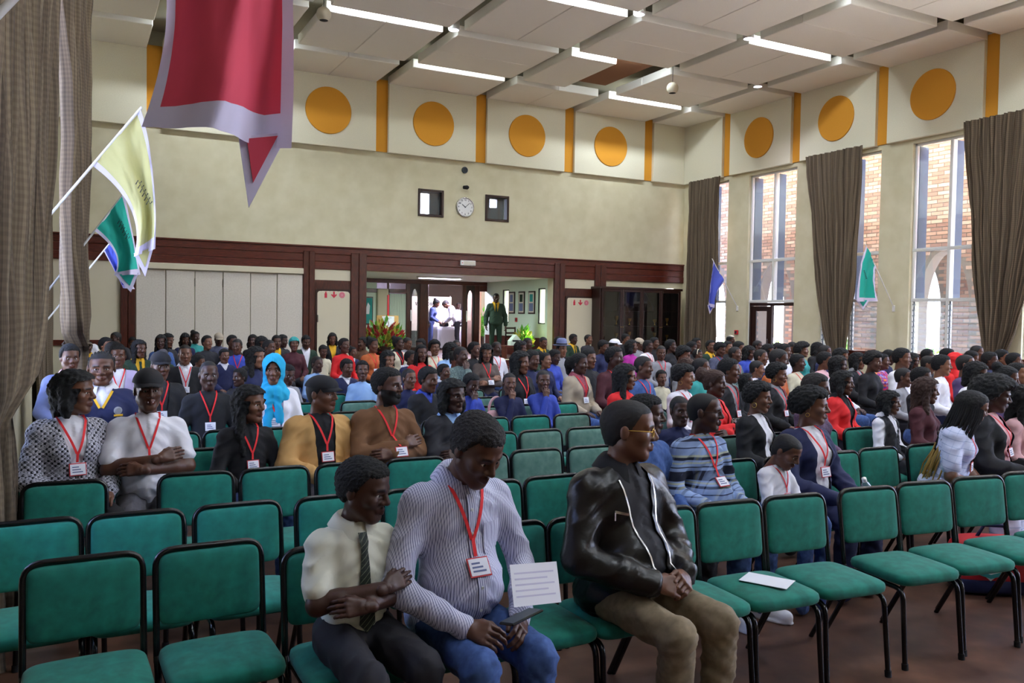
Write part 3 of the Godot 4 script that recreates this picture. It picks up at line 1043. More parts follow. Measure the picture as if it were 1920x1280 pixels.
var chair_mesh := {}
func chair(x: float, z: float, turn: float, label: String, group: String, pale := false) -> Node3D:
	if chair_mesh.is_empty():
		var s := MB.new().add(cushion(0.40, 0.075, 0.40, 0.3, 0.012), xf(Vector3(0, 0.425, 0.02)))
		chair_mesh.seat = s.mesh()
		var b := MB.new().add(cushion(0.375, 0.045, 0.27, 0.22, 0.006), xf(Vector3(0, 0.64, -0.222), Vector3(PI / 2 - 0.14, 0, 0)))
		chair_mesh.back = b.mesh()
		var f := MB.new()
		f.tube(arc_pts([Vector3(-0.196, 0.38, -0.185), Vector3(-0.196, 0.785, -0.245), Vector3(0.196, 0.785, -0.245), Vector3(0.196, 0.38, -0.185)], 0.07, 6), 0.0125, 10)
		chair_mesh.frame = f.mesh()
		for sd in [-1.0, 1.0]:
			chair_mesh["rear%d" % sd] = MB.new().tube(arc_pts([Vector3(0.196 * sd, 0.40, -0.187), Vector3(0.196 * sd, 0.33, -0.12), Vector3(0.2 * sd, 0.0, -0.31)], 0.05), 0.0125, 10).mesh()
			chair_mesh["front%d" % sd] = MB.new().tube(arc_pts([Vector3(0.18 * sd, 0.383, -0.16), Vector3(0.18 * sd, 0.383, 0.19), Vector3(0.187 * sd, 0.0, 0.225)], 0.05), 0.0125, 10).mesh()
			chair_mesh["foot%d" % sd] = MB.new().tube([Vector3(0.187 * sd, 0.0, 0.225), Vector3(0.187 * sd, 0.03, 0.222)], 0.016, 8).mesh()
	var t := thing("stacking_chair", label, "chair", Vector3(x, 0, z), turn, group)
	var cm: Material = M.seatcloth_pale if pale else M.seatcloth
	putm("seat", chair_mesh.seat, cm, t)
	putm("backrest", chair_mesh.back, cm, t)
	putm("back_frame", chair_mesh.frame, M.blackgloss, t)
	for sd in [-1, 1]:
		putm("leg", chair_mesh["rear%d" % sd], M.blackgloss, t)
		var l := putm("leg", chair_mesh["front%d" % sd], M.blackgloss, t)
		putm("rubber_foot", chair_mesh["foot%d" % sd], M.rubber, l)
	return t

const ORD := ["front", "second", "third", "fourth", "fifth", "sixth", "seventh", "eighth", "ninth", "tenth", "eleventh", "twelfth", "thirteenth", "fourteenth", "fifteenth", "sixteenth", "seventeenth", "eighteenth", "nineteenth"]
func row_z(k: int) -> float: return -(3.03 + 0.845 * k)      # where heads are in a row

func chairs() -> void:
	rng.seed = 77
	var taken := {}     # seats already described with their sitters
	for s in [[0.9, 0], [1.3, 0], [2.06, 0]]:
		chair(s[0], row_z(0) + 0.07, 0.0, "green chair under %s" % {0.9: "the boy in a white shirt and tie", 1.3: "the man in a pinstriped shirt", 2.06: "the man in a black leather jacket"}[s[0]], "")
	chair(0.04, -3.17, 0.03, "empty green front-row chair nearest the left curtains", "")
	chair(0.475, -3.17, 0.03, "empty green front-row chair next to the boy in a tie", "")
	chair(1.67, -2.97, 0.02, "empty green chair between the pinstriped man and the leather-jacketed man", "")
	var fr := [2.46, 2.86, 3.28, 3.80, 4.23, 4.68, 5.12]
	for i in fr.size():
		chair(fr[i], -2.94 + 0.02 * i, -0.05 - 0.02 * i, "empty green front-row chair, %s past the leather-jacketed man%s" % [ORD[i].replace("front", "first"), " under a sheet of paper" if i == 1 else ""], "")
	# rows behind: every seat that shows, empty or not
	var rows := {1: [-0.16, 0.25, 0.69, 1.15, 1.59, 2.0, 2.42, 2.88, 3.31, 3.755, 4.19, 4.66, 5.09, 5.58, 6.05], 2: [-0.05, 0.6, 1.04, 1.47, 1.9, 2.35, 2.78, 3.21, 3.64, 4.55, 5.0, 5.45, 5.9], 3: [-0.1, 0.36, 0.7, 1.0, 1.46, 1.93, 2.42, 2.86, 3.29, 3.72, 4.15, 5.4], 4: [0.2, 0.63, 1.05, 1.48, 1.92, 2.36, 2.8, 3.24, 3.66, 4.1, 5.0, 6.6], 5: [0.19, 0.6, 0.98, 1.4, 1.85, 2.25, 2.7, 3.15, 3.6, 4.05, 4.5], 6: [0.7, 1.3, 2.1, 2.6, 3.05, 3.5, 3.95, 4.5], 7: [1.5, 2.0, 2.5, 3.0, 3.5, 4.2, 4.8]}
	for k in rows:
		var i := 0
		for x in rows[k]:
			var pale: bool = rng.randf() < 0.6 and x > 2.2 and x < 5.3
			chair(x, row_z(k) + 0.07 - 0.03 + rng.randf_range(-0.02, 0.02), rng.randf_range(-0.04, 0.04), "%s chair in the %s row, %s seat from the left curtains" % ["faded green" if pale else "green", ORD[k], ORD[i].replace("front", "first")], "chairs in the %s row" % ORD[k], pale)
			i += 1

# ---------------------------------------------------------------- small things among the seats
func small_things() -> void:
	var t := thing("leaflet", "white printed sheet lying on an empty front-row chair", "paper", Vector3(2.87, 0.477, -2.88), 0.5)
	put("sheet", bx(Vector3(-0.075, 0, -0.11), Vector3(0.075, 0.002, 0.11)), M.paper, t)
	t = thing("shoulder_bag", "pink bag hung over the back of a green chair in the sixth row", "bag", Vector3(3.66, 0.0, row_z(5) - 0.08))
	var P := []
	for i in 17: P.append(Vector3(cos(PI * i / 16.0) * 0.08, 0.76 + sin(PI * i / 16.0) * 0.13, 0.02))
	put("strap", MB.new().tube(P, 0.014, 8, false), M.pink, t)
	put("pouch", MB.new().add(cushion(0.26, 0.3, 0.09, 0.4), xf(Vector3(0, 0.62, 0.05))), M.pink, t)
	t = thing("sports_bag", "red bag with a white crest and navy trim on the floor under the chairs", "bag", Vector3(5.15, 0, -3.25), -0.6)
	put("body", MB.new().add(cushion(0.5, 0.34, 0.26, 0.4), xf(Vector3(0, 0.18, 0))), M.redplastic, t)
	put("base", MB.new().add(cushion(0.51, 0.12, 0.27, 0.4), xf(Vector3(0, 0.062, 0))), M.navy, t)
	var cr := put("crest", MB.new().extrude(PackedVector2Array([Vector2(-0.1, 0.1), Vector2(0, 0.13), Vector2(0.1, 0.1), Vector2(0.09, -0.02), Vector2(0, -0.1), Vector2(-0.09, -0.02)]), 0, 0.006, xf(Vector3(-0.06, 0.2, 0.132))), M.whiteplastic, t)
	put("bird", MB.new().extrude(PackedVector2Array([Vector2(-0.05, 0.0), Vector2(-0.02, 0.03), Vector2(0.0, 0.03), Vector2(0.015, 0.06), Vector2(0.04, 0.055), Vector2(0.03, 0.03), Vector2(0.02, -0.01), Vector2(0.005, -0.02), Vector2(0.01, -0.05), Vector2(-0.005, -0.02), Vector2(-0.03, -0.015)]), 0.006, 0.009, xf(Vector3(-0.06, 0.2, 0.132))), M.redplastic, cr)
	put("ribbon", MB.new().extrude(PackedVector2Array([Vector2(-0.08, -0.035), Vector2(0.0, -0.06), Vector2(0.08, -0.035), Vector2(0.08, -0.06), Vector2(0.0, -0.085), Vector2(-0.08, -0.06)]), 0.006, 0.009, xf(Vector3(-0.06, 0.2, 0.132))), M.teal, cr)
	put("handle", MB.new().tube([Vector3(-0.1, 0.33, 0), Vector3(-0.06, 0.42, 0.02), Vector3(0.06, 0.42, 0.02), Vector3(0.1, 0.33, 0)], 0.012, 6), M.navy, t)
	t = thing("water_bottle", "clear plastic water bottle with a blue label held on a woman's lap", "bottle", Vector3(4.22, 0.66, row_z(1) + 0.44), 0.0)
	t.rotation = Vector3(0.2, 0, 0.55)
	put("bottle", MB.new().lathe([[0.001, -0.1], [0.03, -0.1], [0.033, -0.09], [0.033, 0.05], [0.02, 0.085], [0.012, 0.09], [0.012, 0.11]], 16), M.bottle, t)
	put("label", MB.new().lathe([[0.0335, -0.05], [0.0335, 0.03]], 16), M.blue, t)
	put("cap", MB.new().lathe([[0.014, 0.1], [0.014, 0.122], [0.001, 0.122]], 12), M.whiteplastic, t)

# ---------------------------------------------------------------- plants made of real leaves
func leafy(called: String, label: String, at: Vector3, r: Vector3, n: int, len: float, mats: Array, sd: int, pot := true, stems := true) -> void:
	rng.seed = sd
	var t := thing(called, label, "plant", at)
	if pot: put("pot", MB.new().lathe([[0.001, 0], [r.x * 0.35, 0], [r.x * 0.45, r.y * 0.35], [r.x * 0.4, r.y * 0.35], [0.001, r.y * 0.3]], 18), M.darkwood, t)
	var ms := []
	for q in mats: ms.append(MB.new())
	var sm := MB.new()
	for i in n:
		var d := Vector3(rng.randfn(), rng.randf_range(-0.2, 1.2), rng.randfn()).normalized()
		var p := Vector3(d.x * r.x, r.y * 0.5 + d.y * r.y * 0.5, d.z * r.z) * Vector3(1, 1, 1) * lerpf(0.45, 1.0, sqrt(rng.randf()))
		var up := (d + Vector3(0, 0.7, 0) + Vector3(rng.randfn(), rng.randfn(), rng.randfn()) * 0.35).normalized()
		var sd2 := up.cross(Vector3(rng.randfn(), rng.randfn(), rng.randfn())).normalized()
		var nn := sd2.cross(up).normalized()
		var l := len * rng.randf_range(0.6, 1.2)
		var w := l * 0.22
		var m: MB = ms[rng.randi() % ms.size()]
		var tip := p + up * l + nn * l * 0.15
		m.tri(p, p + up * l * 0.45 + sd2 * w, tip)
		m.tri(p, tip, p + up * l * 0.45 - sd2 * w)
		if stems and i % 6 == 0: sm.tube([Vector3(0, r.y * 0.2, 0), p * 0.6 + Vector3(0, r.y * 0.1, 0), p], 0.006, 4, false)
	for i in mats.size(): tag(put(["foliage", "blossom", "spray"][i], ms[i], mats[i], t), "", "", "", "stuff")
	if stems: put("stems", sm, M.leaf, t)

# ---------------------------------------------------------------- the lobby behind the back wall
func lobby() -> void:
	var zb := BACK - 0.3
	var f := setting("floor_lobby")
	put("slab", bx(Vector3(4.0, -0.2, -30.0), Vector3(15.5, LOBBY, zb)), M.floor, f)
	for i in 3:
		put("step", bx(Vector3(6.38, 0, BACK - 0.02), Vector3(11.75, LOBBY - 0.02 - i * 0.16, BACK + 0.28 * (i + 1) - 0.2), 0.01), M.wood, f)
	var c := setting("ceiling_lobby")
	put("slab", bx(Vector3(5.8, 2.72, -24.4), Vector3(12.1, 2.9, zb)), M.whitepaint, c)
	put("slab", bx(Vector3(4.0, 3.3, -30.0), Vector3(15.5, 3.5, -24.4)), M.whitepaint, c)
	put("slab", bx(Vector3(4.0, 2.72, -24.45), Vector3(15.5, 3.5, -24.3)), M.mint, c)
	var w := setting("wall_lobby")
	var m := MB.new()
	# right wall with two slit windows
	m.box(Vector3(11.75, LOBBY, -20.5), Vector3(11.95, 2.72, zb))
	m.box(Vector3(11.75, LOBBY, -22.72), Vector3(11.95, 2.72, -20.92))
	m.box(Vector3(11.75, LOBBY, -24.4), Vector3(11.95, 2.72, -23.16))
	for s in [[-20.92, -20.5], [-23.16, -22.72]]:
		m.box(Vector3(11.75, LOBBY, s[0]), Vector3(11.95, 1.45, s[1]))
		m.box(Vector3(11.75, 2.46, s[0]), Vector3(11.95, 2.72, s[1]))
	m.box(Vector3(5.9, LOBBY, -24.4), Vector3(6.1, 2.72, zb))
	m.box(Vector3(6.1, LOBBY, -24.4), Vector3(8.08, 2.72, -24.3))
	put("plaster", m, M.mint, w)
	put("column", bx(Vector3(8.08, LOBBY, -24.45), Vector3(8.42, 2.42, -24.2), 0.02), M.cream, w)
	put("dado", bx(Vector3(11.72, LOBBY, -24.3), Vector3(11.75, 1.05, zb), 0.004), M.wood, w)
	var fo := MB.new()      # outer foyer shell, open on the right to daylight
	fo.box(Vector3(4.0, LOBBY, -30.2), Vector3(15.5, 3.5, -30.0))
	fo.box(Vector3(3.8, LOBBY, -30.2), Vector3(4.0, 3.5, -24.4))
	fo.box(Vector3(4.0, LOBBY, -24.45), Vector3(6.1, 3.5, -24.3))
	fo.box(Vector3(15.5, LOBBY, -30.2), Vector3(15.7, 3.5, -28.6))
	fo.box(Vector3(15.5, 2.9, -28.6), Vector3(15.7, 3.5, -25.0))
	fo.box(Vector3(15.5, LOBBY, -25.0), Vector3(15.7, 3.5, -24.4))
	fo.box(Vector3(12.5, LOBBY, -24.45), Vector3(15.5, 2.8, -24.3))
	put("foyer_plaster", fo, M.cream, w)
	put("brick_pier", bx(Vector3(11.55, LOBBY, -25.4), Vector3(11.9, 3.3, -25.0)), M.brick1, w)
	put("timber_lining", bx(Vector3(9.7, LOBBY, -29.6), Vector3(13.2, 3.3, -29.4)), M.darkwood, w)
	for s in 2:
		var d := setting("window_%d" % (22 + s))
		var a: float = [-20.92, -23.16][s]
		var q := MB.new()
		q.box(Vector3(11.76, 1.45, a), Vector3(11.8, 2.46, a + 0.03)); q.box(Vector3(11.76, 1.45, a + 0.39), Vector3(11.8, 2.46, a + 0.43))
		q.box(Vector3(11.76, 1.45, a), Vector3(11.8, 1.48, a + 0.42)); q.box(Vector3(11.76, 2.43, a), Vector3(11.8, 2.46, a + 0.42))
		put("window_frame", q, M.black, d)
		put("pane", bx(Vector3(11.86, 1.45, a), Vector3(11.866, 2.46, a + 0.43)), M.glass, d)
	# timber and glass screen with doors
	var sc := setting("trim_2")
	var z0 := -24.36
	var z1 := -24.26
	for e in [[8.42, 8.48, 0.5, 2.66], [9.02, 9.14, 0.5, 2.66], [9.46, 9.74, 0.5, 2.72], [10.9, 11.02, 0.5, 2.66], [11.32, 11.5, 0.5, 2.72]]:
		put("screen_post", bx(Vector3(e[0], e[2], z0), Vector3(e[1], e[3], z1), 0.008), M.wood_up, sc)
	put("screen_rail", bx(Vector3(6.4, 2.6, z0), Vector3(11.75, 2.72, z1 + 0.01), 0.008), M.wood, sc)
	put("screen_rail", bx(Vector3(6.4, 2.3, z0), Vector3(9.02, 2.42, z1), 0.008), M.wood, sc)
	put("screen_rail", bx(Vector3(11.5, 2.42, z0), Vector3(11.75, 2.6, z1), 0.008), M.wood, sc)
	for i in 12:
		put("blind_slat", bx(Vector3(8.49 + i * 0.044, 0.55, z0 + 0.03), Vector3(8.53 + i * 0.044, 2.28, z0 + 0.05), 0.006), M.mint, sc)
	for k in 2:
		var d := setting("door_%d" % (4 + k))
		var x0: float = [9.14, 11.02][k]
		var wd: float = [0.32, 0.30][k]
		var pl := PackedVector2Array([Vector2(0, 0.0), Vector2(wd, 0.0), Vector2(wd, 2.1), Vector2(0, 2.1), Vector2(0, 0.001), Vector2(0.06, 0.12), Vector2(0.06, 1.7)])
		for i in 7:
			var a := PI - PI * i / 6.0
			pl.append(Vector2(wd / 2 + cos(a) * (wd / 2 - 0.06), 1.7 + sin(a) * 0.22))
		pl.append(Vector2(wd - 0.06, 0.12)); pl.append(Vector2(0.06, 0.121))
		var l := MB.new()
		l.box(Vector3(x0, LOBBY, z0 + 0.02), Vector3(x0 + 0.06, LOBBY + 2.1, z1 - 0.02), 0.004)
		l.box(Vector3(x0 + wd - 0.06, LOBBY, z0 + 0.02), Vector3(x0 + wd, LOBBY + 2.1, z1 - 0.02), 0.004)
		var head := PackedVector2Array([Vector2(0.06, 2.1), Vector2(0.06, 1.65)])
		for i in 9:
			var a := PI - PI * i / 8.0
			head.append(Vector2(wd / 2 + cos(a) * (wd / 2 - 0.061), 1.65 + sin(a) * 0.3))
		head.append(Vector2(wd - 0.06, 1.65)); head.append(Vector2(wd - 0.06, 2.1))
		var clean := PackedVector2Array()
		for p in head:
			if clean.is_empty() or clean[-1].distance_to(p) > 0.004: clean.append(p)
		l.extrude(clean, 0.0, 0.05, xf(Vector3(x0, LOBBY, z0 + 0.025)))
		l.box(Vector3(x0 + 0.06, LOBBY, z0 + 0.02), Vector3(x0 + wd - 0.06, LOBBY + 0.15, z1 - 0.02), 0.004)
		put("leaf", l, M.darkwood, d)
		put("pane", bx(Vector3(x0 + 0.06, LOBBY + 0.15, z0 + 0.045), Vector3(x0 + wd - 0.06, LOBBY + 1.95, z0 + 0.05)), M.glass, d)
		put("push_plate", bx(Vector3(x0 + 0.01, LOBBY + 0.95, z1 - 0.02), Vector3(x0 + 0.05, LOBBY + 1.3, z1 - 0.01)), M.chrome, d)
	# framed pictures
	for i in 3:
		var t := thing("framed_certificate", ["first", "second", "third"][i] + " framed picture on the lobby wall, counting from the deeper slit window", "picture", Vector3(11.75, 2.06, -22.5 + i * 0.62))
		put("frame", bx(Vector3(-0.03, -0.33, -0.19), Vector3(0, 0.33, 0.19), 0.006), M.darkwood, t)
		put("print", bx(Vector3(-0.034, -0.29, -0.155), Vector3(-0.03, 0.29, 0.155)), M.partition, t)
		put("image", bx(Vector3(-0.037, 0.02, -0.09), Vector3(-0.034, 0.24, 0.09)), [M.greyblue, M.darkgreen, M.teal][i], t)
		put("caption", bx(Vector3(-0.037, -0.25, -0.12), Vector3(-0.034, -0.02, 0.12)), M.greyblue, t)
	var pt := thing("framed_picture", "framed picture on the mint wall left of the lobby screen", "picture", Vector3(7.82, 1.75, -24.3))
	put("frame", bx(Vector3(-0.14, -0.42, 0), Vector3(0.14, 0.42, 0.03), 0.006), M.darkwood, pt)
	put("print", bx(Vector3(-0.11, -0.38, 0.03), Vector3(0.11, 0.38, 0.034)), M.teal, pt)
	put("figure", MB.new().extrude(PackedVector2Array([Vector2(-0.07, -0.1), Vector2(0.02, -0.1), Vector2(0.04, 0.15), Vector2(-0.02, 0.25), Vector2(-0.07, 0.1)]), 0.034, 0.037), M.paper, pt)
	# notice on a stand
	var t := thing("notice_stand", "cream notice board with a white page on a red timber post in the lobby", "notice board", Vector3(7.85, LOBBY, -22.6))
	put("post", bx(Vector3(-0.02, 0, -0.03), Vector3(0.03, 1.7, 0.0), 0.004), M.redplastic, t)
	put("foot", bx(Vector3(-0.25, 0, -0.2), Vector3(0.25, 0.05, 0.15), 0.01), M.darkwood, t)
	put("board", bx(Vector3(-0.33, 0.72, 0.0), Vector3(0.31, 1.12, 0.02), 0.004), M.tan, t)
	var pg := put("page", bx(Vector3(-0.18, 0.8, 0.02), Vector3(0.18, 1.1, 0.024)), M.paper, t)
	for i in 3: put("print_line", bx(Vector3(-0.12, 1.05 - i * 0.035, 0.024), Vector3(0.1 - i * 0.05, 1.06 - i * 0.035, 0.026)), M.greyblue, pg)
	# welcome banner in the foyer
	t = thing("welcome_banner", "cream welcome banner with a dark crest in the foyer behind the doors", "banner", Vector3(11.0, LOBBY, -27.0))
	put("sheet", bx(Vector3(-0.95, 0.6, -0.02), Vector3(0.7, 1.78, 0.0), 0.004), M.cream, t)
	for s in [-0.93, 0.66]: put("stand_pole", MB.new().tube([Vector3(s, 0, -0.04), Vector3(s, 1.82, -0.04)], 0.02, 8), M.chrome, t)
	letters("WELCOME", 0.12, M.ink, t, Vector3(-0.26, 1.52, 0.004))
	letters("TO", 0.12, M.ink, t, Vector3(-0.26, 1.34, 0.004))
	var cr := put("crest", MB.new().extrude(PackedVector2Array([Vector2(-0.17, 0.2), Vector2(0.17, 0.2), Vector2(0.19, -0.02), Vector2(0.1, -0.2), Vector2(0, -0.26), Vector2(-0.1, -0.2), Vector2(-0.19, -0.02)]), 0.0, 0.006, xf(Vector3(-0.26, 1.0, 0))), M.ink, t)
	put("shield", MB.new().extrude(PackedVector2Array([Vector2(-0.11, 0.0), Vector2(0.11, 0.0), Vector2(0.07, -0.12), Vector2(0, -0.17), Vector2(-0.07, -0.12)]), 0.006, 0.01, xf(Vector3(-0.26, 1.0, 0))), M.cream, cr)
	put("star", disc(0.06, 0.004), M.cream, cr).position = Vector3(-0.26, 1.1, 0.006)
	# table under a white cloth
	t = thing("foyer_table", "registration table under a long white cloth in the foyer", "table", Vector3(11.5, LOBBY, -26.2))
	put("top", bx(Vector3(-0.75, 0.7, -0.35), Vector3(0.8, 0.74, 0.35), 0.005), M.darkwood, t)
	for e in [[-0.7, -0.3], [0.72, -0.3], [-0.7, 0.28], [0.72, 0.28]]: put("leg", bx(Vector3(e[0], 0, e[1]), Vector3(e[0] + 0.04, 0.7, e[1] + 0.04)), M.darkwood, t)
	var tc := thing("tablecloth", "long white cloth draped over the foyer table", "tablecloth", Vector3(11.5, LOBBY, -26.2))
	var P := PackedVector3Array()
	for r in 8:
		for cc in 65:
			var a := TAU * cc / 64.0
			var f2 := func(q): return signf(q) * pow(absf(q), 0.3)
			var k := 1.0 if r > 0 else 0.001
			var drop := 0.0 if r < 2 else (r - 1) / 6.0
			var wv := 1.0 + 0.05 * drop * sin(a * 14.0)
			P.append(Vector3(f2.call(cos(a)) * 0.82 * k * wv, 0.755 - drop * 0.7, -f2.call(sin(a)) * 0.4 * k * wv))
	var cm := MB.new()
	cm.grid(P, 8, 65)
	put("cloth", cm.normals(), M.white, tc)
	t = thing("handbag", "dark bag standing on the white foyer table", "bag", Vector3(11.05, LOBBY + 0.757, -26.1))
	put("pouch", MB.new().add(cushion(0.3, 0.14, 0.16, 0.4), xf(Vector3(0, 0.07, 0))), M.black, t)
	put("handle", MB.new().tube([Vector3(-0.08, 0.12, 0), Vector3(-0.04, 0.2, 0), Vector3(0.04, 0.2, 0), Vector3(0.08, 0.12, 0)], 0.008, 6), M.black, t)
	# a bright bare lamp
	t = thing("foyer_lamp", "bright white globe lamp on the foyer ceiling by the doors", "lamp", Vector3(11.15, 2.75, -25.2))
	var pr := []
	for i in 11: pr.append([maxf(0.001, cos(-PI / 2 + PI * i / 10) * 0.11), sin(-PI / 2 + PI * i / 10) * 0.11])
	put("globe", MB.new().lathe(pr, 18), M.bulbglow, t)
	put("stem", MB.new().tube([Vector3(0, 0.1, 0), Vector3(0, 0.545, 0)], 0.02, 8), M.whitepaint, t)
	var l := OmniLight3D.new()
	l.name = "globe_light"; l.light_energy = 7.0; l.light_color = Color(0.88, 0.84, 1.0); l.light_size = 0.1; l.shadow_enabled = true; l.omni_range = 20.0
	t.add_child(l)
	t = thing("added_lobby_lamp", "added white fluorescent fitting that brightens the lobby ceiling behind the timber band", "lamp", Vector3(9.0, 2.72, -21.6))  # lamp added only to brighten the lobby and its ceiling
	put("housing", bx(Vector3(-0.65, -0.05, -0.1), Vector3(0.65, 0, 0.1), 0.006), M.whitepaint, t)
	put("diffuser", bx(Vector3(-0.6, -0.065, -0.08), Vector3(0.6, -0.05, 0.08), 0.004), M.bulbglow, t)
	var al := AreaLight3D.new()
	al.name = "lobby_fill_light"; al.area_size = Vector2(1.2, 0.16); al.light_energy = 6.0; al.light_color = Color(0.92, 1.0, 0.97); al.shadow_enabled = true; al.area_range = 20.0
	t.add_child(al)
	al.position = Vector3(0, -0.075, 0); al.rotation.x = -PI / 2
	# small things along the lobby edge
	leafy("flower_arrangement", "large arrangement of red and yellow flowers by the left jamb of the lobby opening", Vector3(7.15, LOBBY, -20.95), Vector3(0.5, 0.95, 0.35), 420, 0.22, [M.leaf, M.leafred, M.leafyellow], 9)
	leafy("flower_arrangement", "yellow-green leafy plant by the right jamb of the lobby opening", Vector3(11.2, LOBBY, -20.75), Vector3(0.2, 0.8, 0.2), 220, 0.2, [M.leaf, M.leafyellow], 10)
	leafy("foyer_plant", "tall green plant beside the brick pier behind the screen", Vector3(12.45, LOBBY, -26.0), Vector3(0.18, 1.3, 0.2), 160, 0.2, [M.leaf], 12)
	t = thing("wooden_chair", "dark timber ladder-back chair by the lobby wall with a red cloth on it", "chair", Vector3(11.1, LOBBY, -21.1), 0.3)
	for e in [[-0.2, -0.18, 0.85], [0.17, -0.18, 0.85], [-0.2, 0.18, 0.42], [0.17, 0.18, 0.42]]: put("leg", bx(Vector3(e[0], 0, e[1]), Vector3(e[0] + 0.035, e[2], e[1] + 0.035), 0.004), M.darkwood, t)
	put("seat", bx(Vector3(-0.21, 0.42, -0.19), Vector3(0.21, 0.46, 0.22), 0.01), M.darkwood, t)
	for y in [0.55, 0.65, 0.79]: put("slat", bx(Vector3(-0.17, y, -0.175), Vector3(0.17, y + 0.05, -0.155), 0.004), M.darkwood, t)
	t = thing("red_cloth", "red folded cloth lying beside the dark timber chair in the lobby", "cloth", Vector3(11.42, LOBBY + 0.62, -20.95), 0.2)
	put("fold", MB.new().add(cushion(0.3, 0.09, 0.2, 0.5), xf(Vector3(0, 0.05, 0), Vector3(0, 0, 0.2))), M.red, t)
	t = thing("small_stand", "low dark timber stand under the folded red cloth", "stand", Vector3(11.42, LOBBY, -20.95), 0.2)
	put("top", bx(Vector3(-0.15, 0.57, -0.1), Vector3(0.15, 0.62, 0.1), 0.006), M.darkwood, t)
	put("leg", bx(Vector3(-0.04, 0, -0.04), Vector3(0.04, 0.57, 0.04)), M.darkwood, t)
	t = thing("suggestion_box", "small pale house-shaped box on a shelf under the lobby wall", "box", Vector3(10.85, LOBBY + 0.35, -20.6))
	put("body", MB.new().extrude(PackedVector2Array([Vector2(-0.17, 0), Vector2(0.17, 0), Vector2(0.17, 0.12), Vector2(0.0, 0.3), Vector2(-0.17, 0.12)]), -0.1, 0.1), M.mint, t)
	put("slot", bx(Vector3(-0.12, 0.1, 0.1), Vector3(0.08, 0.15, 0.104)), M.black, t)
	t = thing("low_shelf", "low brown shelf carrying the house-shaped box at the lobby edge", "shelf", Vector3(10.85, LOBBY, -20.6))
	put("top", bx(Vector3(-0.35, 0.3, -0.15), Vector3(0.35, 0.35, 0.15), 0.006), M.wood, t)
	for s in [-0.33, 0.3]: put("side", bx(Vector3(s, 0, -0.14), Vector3(s + 0.03, 0.3, 0.14)), M.wood, t)
	t = thing("lobby_alarm", "small red alarm box on the lobby wall under the framed pictures", "alarm", Vector3(11.75, 1.55, -22.2))
	put("case", bx(Vector3(-0.04, -0.06, -0.05), Vector3(0, 0.06, 0.05), 0.006), M.redplastic, t)
	put("plate", bx(Vector3(-0.043, -0.03, -0.03), Vector3(-0.04, 0.03, 0.03)), M.darksteel, t)

# ---------------------------------------------------------------- outside the window wall: a brick arcade, a yard, shrubs
func arcade(called: String, x0: float, x1: float, za: float, zb: float, c0: float, hw: float, spring: float, apex: float, top: float, first: int, sd: int, per: float) -> void:
	var w := setting(called)
	rng.seed = sd
	var m := MB.new()
	var n := int((zb - za) / per)
	var cs := []
	for i in n:
		var zc := c0 + i * per
		cs.append(zc)
		var p := PackedVector2Array([Vector2(zc - per / 2, -0.2), Vector2(zc - hw, -0.2)])
		for k in 9:
			var t := k / 8.0
			p.append(Vector2(zc - hw * (1.0 - pow(t, 1.7)), lerpf(spring, apex, sin(t * PI / 2))))
		for k in range(7, -1, -1):
			var t := k / 8.0
			p.append(Vector2(zc + hw * (1.0 - pow(t, 1.7)), lerpf(spring, apex, sin(t * PI / 2))))
		p.append(Vector2(zc + hw, -0.2)); p.append(Vector2(zc + per / 2, -0.2)); p.append(Vector2(zc + per / 2, top)); p.append(Vector2(zc - per / 2, top))
		m.extrude(p, -x1, -x0 - 0.0, Transform3D(Basis(Vector3(0, 0, 1), Vector3(0, 1, 0), Vector3(-1, 0, 0)), Vector3.ZERO))
	put("masonry", m, M.mortar, w)
	# facing bricks on the side that looks at the hall
	var bm := []
	for i in 4: bm.append(MB.new())
	var one := bx(Vector3(-0.014, -0.038, -0.14), Vector3(0.004, 0.038, 0.14)).mesh()
	var made := 0
	var cand := []
	var rws := int(top / 0.093)
	for r in rws:
		var y := 0.05 + r * 0.093
		var z: float = cs[0] - per / 2 + (0.15 if r % 2 else 0.0)
		while z < cs[-1] + per / 2:
			var zz := z + 0.15
			z += 0.302
			var inside := false
			for zc in cs:
				var dz := absf(zz - zc)
				if dz < hw + 0.1:
					var lim: float = spring
					if y < spring: inside = dz < hw + 0.14
					elif y < apex + 0.05:
						var t := asin(clampf((y - 0.05 - spring) / (apex - spring), 0, 1)) / (PI / 2)
						inside = inside or dz < hw * (1.0 - pow(t, 1.7)) + 0.14
			if inside: continue
			cand.append(Vector2(zz, y))
	# the bricks that show largest through the windows become parts, the rest one mesh
	cand.sort_custom(func(a, b): return absf(a.x + 12.9) + (100.0 if a.y < 2.2 or a.y > 5.9 else 0.0) < absf(b.x + 12.9) + (100.0 if b.y < 2.2 or b.y > 5.9 else 0.0))
	for q in cand:
		var k := rng.randi() % 4
		if made < first:
			var o := putm("brick", one, M["brick%d" % k], w)
			o.position = Vector3(x0 + rng.randf_range(-0.003, 0.003), q.y, q.x)
			made += 1
		else:
			bm[k].box(Vector3(x0 - 0.013, q.y - 0.038, q.x - 0.14), Vector3(x0 + 0.003, q.y + 0.038, q.x + 0.14))
	for k in 4: tag(put("brick_facing", bm[k], M["brick%d" % k], w), "", "", "", "stuff")

